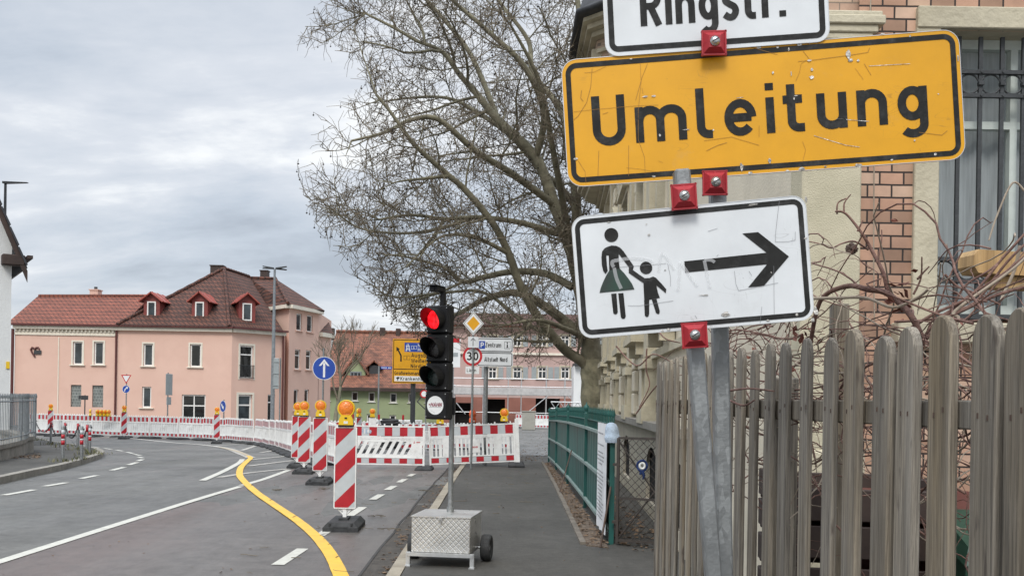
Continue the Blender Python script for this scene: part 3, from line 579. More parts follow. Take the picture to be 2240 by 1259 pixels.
mb = MB(); ys = [-30, -10, 0, 5, 10] + [14 + i * 1.5 for i in range(26)] + [60, 90, 150, 300, 700, 1500]
xs = [-1200, -300, -80, -30, 0, 30, 80, 300, 1200]
vs = [(x, y, gz(y)) for y in ys for x in xs]; nx_ = len(xs)
mb.add(vs, [(j * nx_ + i, j * nx_ + i + 1, (j + 1) * nx_ + i + 1, (j + 1) * nx_ + i) for j in range(len(ys) - 1) for i in range(nx_ - 1)])
mb.build('road', M['road'], kind='structure')
def kx(y): return -1.05 - 0.0125 * (y - 8.5)            # road-side edge of the kerb
mb = MB(); ground_poly(mb, [(-4.8, -8), (kx(-8) - .28, -8), (kx(26) - .28, 26), (-4.6, 27), (-5.2, 23), (-4.8, 18)], .004); mb.build('wet_lane', M['lane'], kind='structure')
mb = MB(); ground_poly(mb, [(kx(-8) - .28, -8), (kx(-8) + .01, -8), (kx(30) + .01, 30), (kx(30) - .28, 30)], .006); mb.build('gutter', M['gutter'], kind='structure')
mb = MB(); strip(mb, [(kx(y) - .30 + rng.uniform(-.012, .012), y) for y in range(-8, 27)], .028, .011, n=4); mb.build('road_seam', M['seam'], kind='structure')
mb = MB()
for a, b in (((700, 1173), (717, 1168)), ((707, 1181), (725, 1179)), ((717, 1193), (742, 1188)), ((640, 1133), (652, 1129)), ((590, 1096), (600, 1092)), ((734, 1222), (742, 1219)), ((755, 1290), (772, 1286)), ((548, 1064), (556, 1061))): strip(mb, [gnd(*a), gnd((a[0] + b[0]) / 2 + 1, (a[1] + b[1]) / 2 - 1), gnd(*b)], .012, .019)
mb.build('road_dark_mark', M['seam'], kind='structure')  # short thin dark strips across the yellow line
# pavement on the right, with its kerb of separate stones
mb = MB(); ground_poly(mb, [(kx(-8) + .13, -8), (3.4, -8), (3.4, 5.5), (1.75, 7.5), (2.5, 27), (9, 28), (9, 33), (kx(33) + .13, 33)], .10, skirt=.25); mb.build('pavement', M['walk'], kind='structure')
mb = MB(); y = -8.0
while y < 32.5:
    a, b = y + .006, y + .99
    for (u0, u1) in ((0.0, .126),):
        p = [(kx(a) + u0, a), (kx(a) + u1, a), (kx(b) + u1, b), (kx(b) + u0, b)]
        h = .108 + rng.uniform(-.004, .004); ch = .015
        top = [(p[0][0] + ch, p[0][1]), p[1], p[2], (p[3][0] + ch, p[3][1])]
        mb.add([(q[0], q[1], gz(q[1]) - .1) for q in p] + [(q[0], q[1], gz(q[1]) + h - ch) for q in p] + [(q[0], q[1], gz(q[1]) + h) for q in top],
               [(0, 1, 5, 4), (2, 3, 7, 6), (3, 0, 4, 7), (1, 2, 6, 5), (4, 5, 9, 8), (6, 7, 11, 10), (7, 4, 8, 11), (5, 6, 10, 9), (8, 9, 10, 11)])
    y += 1.0
mb.build('kerb', M['kerb'], kind='structure')
# unpaved verge with its edging along the green fence
mb = MB(); ground_poly(mb, [(.80, 10.5), (1.02, 10.35), (1.02, 26.8), (.86, 26.8)], .112, skirt=.02); mb.build('verge', M['soil'], kind='structure')
mb = MB()
for i in range(16):
    a = 10.6 + i; b = a + .99
    xa = .74 + .004 * (a - 10); mb.box((xa + .03, (a + b) / 2, gz(a) + .10), (.06, .985, .06))
mb.build('edging', M['edging'], kind='structure')
mb = MB(); ground_poly(mb, [(1.08, 7.8), (1.7, 7.6), (2.4, 26), (1.06, 26)], .104); mb.build('yard', M['walk'], kind='structure')
# pavement corner on the left
isl = [(-400, 1150), (-150, 1090), (0, 1057), (60, 1043), (130, 1028), (175, 1015.5), (205, 1006), (219, 1000), (223, 995), (216, 989.5), (196, 984), (152, 977), (105, 969), (74, 960.5), (30, 955), (-60, 951)]
ip = [gnd(*p) for p in isl]; ip2 = catmull([Vector((p.x, p.y, 0)) for p in ip], 4)
mb = MB(); ground_poly(mb, [(p.x, p.y) for p in ip2] + [(-45, ip2[-1].y), (-45, ip2[0].y)], .12, cuts=6); mb.build('corner_pavement', M['walk'], kind='structure')
mb = MB(); cp = [Vector((p.x, p.y, 0)) for p in ip2]
acc = 0
for a, b in zip(cp, cp[1:]):
    t = (b - a).normalized(); nrm = Vector((-t.y, t.x, 0))
    m_ = max(1, int((b - a).length / 1.0))
    for i in range(m_):
        p, q = a.lerp(b, i / m_), a.lerp(b, (i + 1) / m_); q = q - t * .012
        o = [p - nrm * .05, q - nrm * .05, q + nrm * .12, p + nrm * .12]
        mb.add([(v.x, v.y, gz(v.y) - .1) for v in o] + [(v.x, v.y, gz(v.y) + .128) for v in o], [(0, 1, 5, 4), (1, 2, 6, 5), (2, 3, 7, 6), (3, 0, 4, 7), (4, 5, 6, 7)])
mb.build('corner_kerb', M['kerbgrey'], kind='structure')
# painted markings
mb = MB()
strip(mb, [(-4.80, -8), (-4.80, 9.5), (-4.83, 18.0)], .13, .010, smooth=False)
strip(mb, [gnd(528, 1062), gnd(580, 1047), gnd(632, 1028)], .13, .010, 0)
strip(mb, [gnd(443, 1051), gnd(490, 1030), gnd(523, 1012), gnd(530, 1004)], .14, .010)
for px4 in ([(8, 1083), (75, 1071)], [(97, 1063.5), (145, 1055.5)], [(177, 1046.5), (212, 1039.5)], [(244, 1028.5), (272, 1021.5)], [(281, 1016.5), (300, 1011)], [(301, 1008), (312, 1004.5)], [(312, 1001.5), (303, 999)], [(308, 996), (293, 993)], [(291, 991.5), (277, 988.5)], [(269, 986.5), (254, 984)], [(244, 982.5), (228, 980)], [(216, 979), (200, 976.5)]):
    strip(mb, [gnd(*px4[0]), gnd(*px4[1])], .13, .008, smooth=False)
for y0, ln in ((-1.4, 1), (.8, 1), (3, 1), (5.2, 1), (7.3, 1), (9.55, 1.05), (11.6, 1.0), (13.55, 1.2), (15.9, .95), (17.75, .95), (19.6, 1.0), (21.5, .9)):
    xq = -2.20 + (.02 if y0 > 12 else 0)
    strip(mb, [(xq, y0), (xq + .02, y0 + ln)], .125, .010, smooth=False)
mb.build('white_road_marking', M['wpaint'], kind='structure')
mb = MB()
for px4 in ([(478, 1044), (545, 1034), (632, 1025)], [(544, 1019), (590, 1013), (640, 1007)], [(549, 1005), (590, 1001), (632, 997)], [(570, 989.5), (592, 986), (613, 982)], [(528, 985), (552, 977), (573, 969)], [(470, 975), (520, 971)]):
    strip(mb, [gnd(*q) for q in px4], .16, .0085)
strip(mb, [gnd(*q) for q in ((549, 1001), (528, 992), (499, 981), (451, 973.5), (380, 968), (300, 960), (215, 955))], .30, .0105, 0)
mb.build('worn_road_marking', M['wworn'], kind='structure')
mb = MB()
yl = [(800, 1420), (768, 1310), (745, 1259), (731, 1228), (714, 1201), (690, 1173), (650, 1139), (600, 1105), (560, 1077), (533, 1052), (524, 1038), (527, 1023), (539, 1010), (548, 1002), (543, 997)]
strip(mb, [gnd(*q) for q in yl], .14, .0145, n=6)
mb.build('yellow_road_marking', M['ypaint'], kind='structure')
mb = MB(); strip(mb, [gnd(*q) for q in ((543, 997), (530, 991), (512, 985), (480, 978))], .15, .0155); mb.build('faded_yellow_marking', M['yworn'], kind='structure')
# ------------------------------------------------------------------ near signs on their two leaning posts
def rot3(yaw, pit, rol): return RZ(yaw) @ RX(pit) @ RY(rol)
def homog(src, dst):
    A = []; B = []
    for (x, y), (u, v) in zip(src, dst):
        A.append([x, y, 1, 0, 0, 0, -u * x, -u * y]); B.append(u); A.append([0, 0, 0, x, y, 1, -v * x, -v * y]); B.append(v)
    n = 8
    for i in range(n):
        p = max(range(i, n), key=lambda r: abs(A[r][i])); A[i], A[p] = A[p], A[i]; B[i], B[p] = B[p], B[i]
        for r in range(n):
            if r != i:
                f = A[r][i] / A[i][i]; A[r] = [a - f * b for a, b in zip(A[r], A[i])]; B[r] -= f * B[i]
    h = [B[i] / A[i][i] for i in range(n)]
    return lambda x, y: ((h[0] * x + h[1] * y + h[2]) / (h[6] * x + h[7] * y + 1), (h[3] * x + h[4] * y + h[5]) / (h[6] * x + h[7] * y + 1))
def clamp(root, p, rt):
    mb = MB(); mb.M = T(*(-root.location)) @ T(*p) @ rt @ FR
    a, b = .0305, .015
    sq = lambda h: [(-h, -h), (h, -h), (h, h), (-h, h)]
    vs = [(x, y, 0) for x, y in sq(a)] + [(x, y, .004) for x, y in sq(a)] + [(x, y, .021) for x, y in sq(b)]
    mb.add(vs, [(0, 1, 5, 4), (1, 2, 6, 5), (2, 3, 7, 6), (3, 0, 4, 7), (4, 5, 9, 8), (5, 6, 10, 9), (6, 7, 11, 10), (7, 4, 8, 11), (8, 9, 10, 11), (3, 2, 1, 0)])
    for an in range(8):                                   # moulded ribs
        r_ = RZ(R(45 * an)); k_ = 1.0 if an % 2 == 0 else 1.35
        mb2 = [(r_ @ Vector(q)) for q in ((-.0016, .013, .0225), (.0016, .013, .0225), (.0016, a * k_, .0055), (-.0016, a * k_, .0055), (-.0016, .013, .015), (.0016, .013, .015), (.0016, a * k_, .001), (-.0016, a * k_, .001))]
        mb.add(mb2, [(0, 1, 2, 3), (0, 3, 7, 4), (1, 5, 6, 2), (3, 2, 6, 7)])
    for i in range(4):
        q = sq(a); p0, p1 = q[i], q[(i + 1) % 4]; c = ((p0[0] + p1[0]) / 2, (p0[1] + p1[1]) / 2)
        mb.box((c[0] * .97, c[1] * .97, .004), (abs(p1[0] - p0[0]) + .004, abs(p1[1] - p0[1]) + .004, .009))
    o = mb.build('clamp', M['redplastic'], root)
    m2 = MB(); m2.M = mb.M
    m2.M = mb.M @ T(0, 0, .021); m2.lathe([(.0001, 0), (.0125, 0), (.0125, .002), (.0095, .003), (.0095, .007), (.006, .0095), (.0001, .0095)], 18)
    m2.box((0, 0, .0098), (.017, .0022, .003), 1, RZ(.5).to_3x3())
    m2.build('bolt', [M['steel'], M['blackplastic']], o)
def post(root, p0, p1, wd):
    mb = MB(); mb.M = T(*(-root.location)); p0 = Vector(p0); p1 = Vector(p1); z = (p1 - p0).normalized(); x = Vector((0, 1, 0)).cross(z).normalized(); y = z.cross(x)
    rt = Matrix((x, y, z)).transposed()
    mb.bbox((p0 + p1) / 2, (wd, wd, (p1 - p0).length), .005, 0, rt)
    mb.build('post', M['galv'], root)
    m2 = MB(); m2.M = T(*(-root.location)); m2.box((p0.x, p0.y, p0.z + .004), (.16, .16, .008)); m2.tube([(p0.x, p0.y, p0.z), (p0.x, p0.y, p0.z + .12)], wd * .8, 4); m2.build('base_plate', M['galv'], root)
    return rt
def to_ground(a, b, z): t = (z - b.z) / (a.z - b.z); return b + (a - b) * t
def panel(root, name, c, rt, wd, ht, rad, rim, lw, face, border, **tags):
    mb = MB(); mb.M = T(*(-root.location)) @ T(*c) @ rt @ FR
    x, y = wd / 2, ht / 2
    mb.prism(rrect(-x, -y, x, y, rad), -.007, 0.0, 0, 2)
    mb.ring(rrect(-x, -y, x, y, rad), rrect(-x + .0015, -y + .0015, x - .0015, y - .0015, rad - .0015), .0012, 2)
    mb.ring(rrect(-x + rim, -y + rim, x - rim, y - rim, rad - rim), rrect(-x + rim + lw, -y + rim + lw, x - rim - lw, y - rim - lw, max(rad - rim - lw, .008)), .0010, 1)
    o = mb.build(name, [face, border, M['alu']], root, **tags); return o, mb.M
# rear post: diversion sign and street plate
pa, pb = at(1561, 100, 2.645), at(1583, 1259, 2.645); g0 = to_ground(pa, pb, .10)
postB = thing('sign_post', 'leaning steel post carrying the big yellow diversion sign below a white street sign', 'traffic sign', g0)
top = at(1559, -160, 2.645)
post(postB, g0, top, .041)
cu = Vector((.6297, 2.5936, 2.3619)); ru = rot3(-.0576, .011, -.0758); uw, uh = 1.015, .3318
pan, Mu = panel(postB, 'sign_panel', cu, ru, uw, uh, .040, .0105, .0135, M['signyellow'], M['signblack'], label='scratched yellow diversion panel with black lettering')
Hu = homog([(1226, 132), (2097, 63), (2113, 348), (1243, 410)], [(-uw / 2, uh / 2), (uw / 2, uh / 2), (uw / 2, -uh / 2), (-uw / 2, -uh / 2)])
mb = MB(); mb.M = Mu
b0 = Hu(1300, 325); b1 = Hu(2030, 268); cap = .1285
wtot = text_w('Umleitung', 1.45); L_ = b1[0] - b0[0]
text(mb, 'Umleitung', b0[0], -.0635, cap, .0011, 0, 1.45, 1.16, L_ / (wtot * cap / 7))
mb.build('lettering', M['signblack'], pan)
fl = MB(); fl.M = Mu; r2 = random.Random(3)
def flake(x, y, sx1, sy1, z=.0016):
    n = 9; ph = r2.uniform(0, 6)
    fl.poly([(x + sx1 * math.cos(ph + 6.283 * i / n) * r2.uniform(.5, 1.1), y + sy1 * math.sin(ph + 6.283 * i / n) * r2.uniform(.5, 1.1), z + r2.uniform(0, .001)) for i in range(n)])
for px_, py_, a, b in ((1855, 118, 7, 16), (1860, 132, 8, 5), (1876, 133, 5, 4), (1775, 153, 5, 5), (1774, 170, 8, 6), (1690, 160, 4, 5), (1769, 133, 7, 3), (1730, 162, 2, 10), (1725, 108, 3, 7), (1748, 98, 9, 5), (1770, 94, 4, 4), (1622, 366, 6, 14), (1640, 378, 8, 4), (1753, 370, 9, 7), (1878, 362, 10, 7), (1683, 352, 5, 8), (1260, 348, 7, 4), (1411, 212, 10, 3), (1430, 211, 7, 3), (1443, 296, 4, 5), (1500, 284, 12, 2), (1805, 365, 6, 4), (1722, 374, 7, 4), (2095, 128, 3, 9), (2045, 338, 5, 5), (1700, 104, 6, 4), (1640, 100, 6, 3), (1660, 105, 8, 4), (1950, 350, 5, 3), (2000, 308, 3, 4), (1736, 216, 3, 5), (1740, 210, 6, 1.5), (1990, 80, 4, 3), (1930, 75, 8, 3), (1560, 285, 3, 3), (2052, 206, 3, 2), (1430, 386, 6, 3), (1380, 130, 6, 2)):
    x, y = Hu(px_, py_); flake(x, y, a / 1100, b / 1100)
fl.build('peeled_foil', M['flake'], pan, kind='stuff')
ln = MB(); ln.M = Mu
def scr(P, wd=.0011): ln.ribbon([Hu(*q) for q in P], wd, .0013)
for P in ([(1400, 138), (1402, 180), (1396, 240), (1396, 305), (1410, 345), (1411, 380)], [(1416, 140), (1404, 170), (1390, 220)], [(1295, 150), (1292, 190), (1283, 225), (1264, 255), (1255, 262)], [(1745, 135), (1770, 133), (1860, 121), (1898, 115), (1902, 105)], [(1756, 112), (1770, 130)], [(1740, 178), (1748, 160), (1752, 140), (1762, 133)], [(1255, 245), (1300, 240), (1390, 232), (1440, 230)], [(1278, 160), (1300, 158), (1325, 146)], [(1375, 318), (1375, 385)], [(1755, 310), (1762, 328), (1755, 355)], [(1870, 150), (1885, 170), (1888, 175)], [(1660, 275), (1660, 300)], [(1265, 352), (1280, 375), (1282, 400)], [(1370, 367), (1400, 370), (1435, 376)], [(1540, 308), (1600, 300), (1660, 318)], [(1310, 330), (1308, 385)], [(1890, 140), (1905, 165)], [(1600, 92), (1700, 120)], [(2010, 290), (2060, 296), (2072, 286)], [(1545, 330), (1570, 318), (1590, 312)], [(1272, 198), (1270, 215), (1276, 222)], [(1404, 193), (1406, 205)], [(1330, 246), (1318, 250)], [(1440, 352), (1450, 356)]): scr(P, .0006 + .0006 * r2.random())
for P in ([(1780, 297), (1850, 318), (1880, 322)], [(1830, 260), (1900, 266)], [(1900, 145), (1990, 140)], [(1610, 215), (1625, 213)]): ln.ribbon([Hu(*q) for q in P], .0013, .0014, 1)
ln.build('scratches', [M['scuff'], M['flake']], pan, kind='stuff')
# street plate above it
cr_ = cu + ru @ Vector((-.1015, -.004, .326)); rr_ = rot3(-.0576, .011, -.066)
rw, rh = .574, .33
pan, Mr = panel(postB, 'sign_panel', cr_, rr_, rw, rh, .034, .0105, .0145, M['signwhite'], M['signblack'], label='white street name panel at the very top')
mb = MB(); mb.M = Mr; text_fit(mb, 'Ringstr.', -.190, .176, -.093, .107, .0011, 0, 1.3, 1.12); mb.build('lettering', M['signblack'], pan)
for q, s_ in ((at(1561, 96, 2.578), 1), (at(1563, 401, 2.588), 1), (at(1556, -150, 2.57), 1)): clamp(postB, q, RZ(-.03) @ RY(-.03))
# front post: pedestrian diversion sign
pa, pb = at(1490, 372, 2.548), at(1560, 1259, 2.548); g0 = to_ground(pa, pb, .10)
postA = thing('sign_post', 'leaning spangled steel post with the white pedestrian arrow sign, in front of the picket fence', 'traffic sign', g0)
post(postA, g0, pa, .0405)
cp_ = Vector((.4434, 2.5193, 1.9404)); rp_ = rot3(-.1069, .0077, -.0926); pw, ph_ = .582, .310
pan, Mp = panel(postA, 'sign_panel', cp_, rp_, pw, ph_, .033, .0085, .0125, M['signwhite'], M['signblack'])
Hp = homog([(35, 190), (1830, 20), (1895, 965), (95, 1130)], [(-pw / 2, ph_ / 2), (pw / 2, ph_ / 2), (pw / 2, -ph_ / 2), (-pw / 2, -ph_ / 2)])
def hp(P): return [Hp(*q) for q in P]
mb = MB(); mb.M = Mp
def flat(P, z=.0011, mi=0): q = hp(P); mb.poly([(x, y, z) for x, y in q], mi)
def disc(cx, cy, r): flat([(cx + r * math.cos(t * 6.283 / 28), cy - r * math.sin(t * 6.283 / 28)) for t in range(28)])
disc(349, 328, 54); disc(614, 579, 48)
# woman: torso with her two arms round a gap, skirt, legs
flat([(318, 418), (350, 408), (388, 411), (415, 424), (404, 470), (405, 535), (412, 590), (365, 592), (330, 605), (327, 485), (308, 484), (300, 440)])
flat([(318, 418), (300, 440), (308, 484), (312, 560), (318, 603), (300, 628), (283, 604), (273, 560), (270, 500), (276, 455), (295, 430)], .0012)
flat([(415, 424), (440, 450), (520, 566), (514, 592), (500, 602), (480, 600), (482, 575), (404, 472)], .0012)
flat([(330, 600), (412, 586), (445, 620), (480, 665), (506, 705), (522, 744), (400, 757), (252, 772), (262, 735), (280, 690), (305, 640)], .0013, 1)
flat([(342, 780), (383, 776), (392, 918), (385, 934), (370, 938), (357, 928)]); flat([(397, 776), (437, 772), (453, 950), (446, 968), (430, 973), (415, 960)])
# child
flat([(482, 592), (514, 596), (560, 630), (603, 658), (640, 656), (668, 645), (690, 655), (728, 695), (768, 742), (764, 772), (692, 712), (704, 770), (718, 808), (640, 822), (598, 830), (592, 695), (480, 618)], .0014)
flat([(596, 826), (636, 821), (634, 935), (626, 953), (612, 956), (600, 944)], .0012); flat([(655, 820), (692, 815), (716, 910), (712, 930), (698, 932), (686, 922)], .0012)
# arrow
flat([(908, 528), (1534, 460), (1352, 315), (1472, 304), (1703, 488), (1512, 712), (1393, 724), (1537, 548), (915, 614)])
mb.build('pictogram', [M['signblack'], M['skirt']], pan)
fl = MB(); fl.M = Mp
for x, y, a, b in ((640, 325, 14, 9), (1220, 930, 40, 22), (1060, 785, 50, 6), (1835, 60, 12, 30), (1760, 930, 14, 16), (1900, 900, 22, 40), (780, 1050, 20, 12), (1540, 975, 16, 9), (1568, 610, 6, 8), (1830, 350, 18, 6), (620, 245, 8, 6), (760, 596, 10, 6), (1430, 98, 40, 8), (1880, 970, 18, 22), (735, 1060, 14, 12), (330, 230, 18, 6)):
    q = Hp(x, y); flake(q[0], q[1], a / 3000, b / 3000)
fl.build('peeled_foil', M['flake'], pan, kind='stuff')
ln = MB(); ln.M = Mp
def sc2(P, wd, mi): ln.ribbon([Hp(*q) for q in catmull([Vector((*p, 0)) for p in P], 4) for q in [(q.x, q.y)]], wd, .0017 + .00004 * len(ln.f), mi)
sc2([(365, 575), (352, 545), (375, 525), (520, 505), (640, 520), (655, 540)], .009, 0); sc2([(368, 580), (385, 660), (420, 740)], .009, 0)
sc2([(708, 610), (740, 470), (830, 590)], .007, 0); sc2([(875, 530), (868, 640), (855, 755)], .008, 0); sc2([(885, 540), (950, 640), (1005, 715)], .007, 0); sc2([(1060, 520), (1080, 620), (1100, 730)], .008, 0); sc2([(1060, 520), (1110, 518), (1140, 535)], .008, 0)
for P in ([(1635, 60), (1605, 300), (1600, 380)], [(1600, 378), (1700, 376), (1750, 365), (1752, 300)], [(1588, 560), (1588, 930)], [(1290, 600), (1300, 700), (1320, 750), (1620, 688)], [(780, 545), (800, 640), (800, 720)], [(410, 575), (600, 560), (770, 545)], [(470, 870), (560, 870), (690, 850), (820, 830)], [(1090, 300), (1165, 276)], [(1400, 600), (1420, 635)], [(1155, 490), (1170, 475)], [(985, 940), (1000, 965)], [(1480, 1000), (1495, 870)]): ln.ribbon([Hp(*q) for q in P], .0008, .0016, 1)
ln.build('scratches', [M['chalk'], M['print']], pan, kind='stuff')
for q in (at(1496, 431, 2.498), at(1519, 733, 2.494)): clamp(postA, q, RZ(-.1) @ RY(-.075))

# ------------------------------------------------------------------ portable traffic light on its battery trailer
tl = thing('traffic_light', 'portable traffic light showing red on an aluminium battery box at the kerb', 'traffic light', (-.615, 9.05, .10), R(-8))
mb = MB(); mb.bbox((0, .26, .285), (.535, .60, .315), .006); mb.build('battery_box', M['tread'], tl)
mb = MB(); mb.box((0, .26, .4475), (.548, .612, .012)); mb.build('box_lid', M['tread'], tl)
mb = MB(); mb.box((.0, -.052, .43), (.035, .02, .028)); mb.box((.0, -.056, .405), (.012, .012, .04)); mb.build('latch', M['steel'], tl)
mb = MB(); mb.box((0, -.055, .112), (.60, .035, .03)); mb.box((-.24, .28, .115), (.03, .62, .025)); mb.box((.24, .28, .115), (.03, .62, .025)); mb.cyl((-.36, .42, .125), (.36, .42, .125), .012); mb.build('frame', M['alu'], tl)
for s_ in (-1, 1):
    mb = MB(); mb.box((s_ * .292, -.045, .065), (.036, .036, .13)); mb.box((s_ * .292, -.05, .006), (.05, .06, .012)); mb.build('leg', M['alu'], tl)
    mb = MB(); mb.M = T(s_ * .345, .42, .125) @ RY(R(90)); mb.lathe([(.07, -.04), (.112, -.045), (.125, -.03), (.125, .03), (.112, .045), (.07, .04), (.07, -.04)], 28)
    wh = mb.build('tyre', M['rubber'], tl); m2 = MB(); m2.M = mb.M; m2.lathe([(.001, -.02), (.069, -.02), (.069, .02), (.02, .03), (.001, .03)], 20); m2.build('rim', M['alu'], wh)
pt = (.005, .36)
mb = MB(); mb.cyl((*pt, .452), (*pt, 1.50), .0245, 16); mb.tube([(*pt, .452), (*pt, .50)], .034, 16); mb.build('pole', M['galv'], tl)
Mh = T(-.125, .25, 1.315) @ RZ(R(-17))
UN = .2645
for i in range(4):
    z = 3 * UN + UN / 2 - i * UN
    mb = MB(); mb.M = Mh @ T(.012 * 0, 0, z)
    mb.bbox((.008, .045, 0), (.240, .105, UN - .005), .012); mb.bbox((.008, -.012, 0), (.222, .016, UN - .02), .006); mb.box((.008, .08, 0), (.20, .05, UN))
    for a in (-.092, .108):
        for b in (-.105, .105): mb.cyl((a, -.018, b), (a, -.0225, b), .005, 8, 1)
    hs_ = mb.build('signal_housing', [M['blackplastic'], M['steel']], tl)
    if i < 3:
        m2 = MB(); m2.M = Mh @ T(0, 0, z); n = 28; r0 = .098
        rows = []
        for j in range(5):
            t = j / 4; row = []
            for q in range(n):
                an = 2 * math.pi * q / n; ln_ = .16 * (.5 + .5 * math.sin(an)) ** .75 + .035
                row.append((r0 * (1 - .05 * t) * math.cos(an), -.018 - ln_ * t, r0 * (1 - .05 * t) * math.sin(an)))
            rows.append(row)
        inner = [[(p[0] * .965, p[1], p[2] * .965) for p in row] for row in rows]
        vs = [p for row in rows for p in row] + [p for row in inner for p in row]; o5 = 5 * n
        fs = [(j * n + q, j * n + (q + 1) % n, (j + 1) * n + (q + 1) % n, (j + 1) * n + q) for j in range(4) for q in range(n)]
        m2.add(vs, fs, 0, True); m2.add(vs, [tuple(o5 + k_ for k_ in f)[::-1] for f in fs], 1 if i == 0 else 0, True)
        m2.add(vs, [(4 * n + q, 4 * n + (q + 1) % n, o5 + 4 * n + (q + 1) % n, o5 + 4 * n + q) for q in range(n)])
        m2.build('visor', [M['blackplastic'], M['redreflect']], hs_)
        m3 = MB(); m3.M = Mh @ T(0, -.021, z) @ RX(R(90)); m3.lathe([(.092, -.004), (.092, .004), (.075, .014), (.045, .021), (.001, .024)], 28)
        m3.build('lens', (M['redlit'], M['darklens'], M['greenlens'])[i], hs_)
    else:
        m3 = MB(); m3.M = Mh @ T(.004, -.0215, z) @ FR
        m3.poly([(.086 * math.cos(6.2832 * q / 40), .086 * math.sin(6.2832 * q / 40), 0) for q in range(40)])
        text_fit(m3, '+HAHN', -.072, .066, -.012, .036, .0008, 1, 1.1, 1.45, slant=.2)
        for k_ in range(11): m3.poly([(-.06 + k_ * .0112 + a, -.0195 + b, .0008) for a, b in ((0, 0), (.0085, 0), (.0085, .004), (0, .004))], 2)
        for a, b in ((-.045, -.052), (-.035, -.058), (-.02, -.066), (-.008, -.069)): m3.poly([(a + c, b + d, .0008) for c, d in ((0, 0), (.008, -.003), (.008, 0), (0, .003))], 2)
        m3.build('sticker', [M['farwhite'], M['hahn'], M['print']], hs_)
mb = MB(); mb.M = Mh; zt = 4 * UN
mb.box((.03, .05, zt + .06), (.04, .045, .13)); mb.bbox((.0, -.005, zt + .145), (.085, .17, .05), .008); mb.box((0, -.03, zt + .172), (.1, .2, .006)); mb.cyl((0, -.09, zt + .142), (0, -.097, zt + .142), .018, 12)
mb.build('detector', M['blackplastic'], tl)
mb = MB()
mb.tube(catmull([Vector((pt[0] - .03, pt[1] - .02, 2.2)), Vector((pt[0] + .05, pt[1], 2.34)), Vector((pt[0] + .03, pt[1] + .03, 2.42)), Vector((pt[0] - .06, pt[1] - .05, 2.35))], 5), .005, 5)
mb.build('cable', M['blackplastic'], tl)

mb = MB(); mb.box((pt[0] - .03, pt[1] - .0, 1.44), (.12, .05, .16)); mb.build('bracket', M['blackplastic'], tl)
# ------------------------------------------------------------------ warning boards (striped delineators)
def clip_band(poly, lo, hi):
    for sgn, lim in ((1, lo), (-1, hi)):
        o = []
        for i in range(len(poly)):
            a, b = poly[i], poly[(i + 1) % len(poly)]; da, db = sgn * (a[1] - lim), sgn * (b[1] - lim)
            if da >= 0: o.append(a)
            if da * db < 0: t = da / (da - db); o.append((a[0] + (b[0] - a[0]) * t, a[1] + (b[1] - a[1]) * t))
        poly = o
        if not poly: break
    return poly
def lamp(parent, M_, lens='amber', turned=0.0, name='warning_lamp'):
    mb = MB(); mb.M = M_ @ RZ(turned)
    mb.prism([(-.085, 0), (.085, 0), (.08, .085), (.055, .125), (-.055, .125), (-.08, .085)], -.04, .04) if False else None
    P = [(-.088, 0), (.088, 0), (.084, .07), (.06, .125), (-.06, .125), (-.084, .07)]
    mb.add([(x, -.042, z) for x, z in P] + [(x, .042, z) for x, z in P], [(0, 1, 2, 3, 4, 5)[::1], (11, 10, 9, 8, 7, 6)] + [(i, 6 + i, 6 + (i + 1) % 6, (i + 1) % 6) for i in range(6)])
    mb.box((0, 0, -.008), (.186, .092, .022), 1); mb.box((0, -.0435, .035), (.05, .004, .03), 2); mb.box((0, -.045, .088), (.03, .008, .018), 1)
    mb.M = mb.M @ T(0, 0, .205) @ RX(R(90)); mb.lathe([(.09, -.03), (.107, -.03), (.107, .03), (.09, .03), (.09, -.03)], 28)
    o = mb.build(name, [M['yplastic'] if lens == 'amber' else M['redlens'], M['blackplastic'], M['farwhite']], parent)
    m2 = MB(); m2.M = mb.M; m2.lathe([(.001, -.05), (.05, -.046), (.088, -.032), (.096, -.012), (.096, .012), (.088, .032), (.05, .046), (.001, .05)], 26)
    for r_ in (.025, .048, .07): m2.lathe([(r_, .034), (r_ + .004, .0515 - r_ * .18), (r_ + .010, .0515 - r_ * .2), (r_ + .014, .033)], 24)
    m2.build('lens', M[lens], o)
    return o
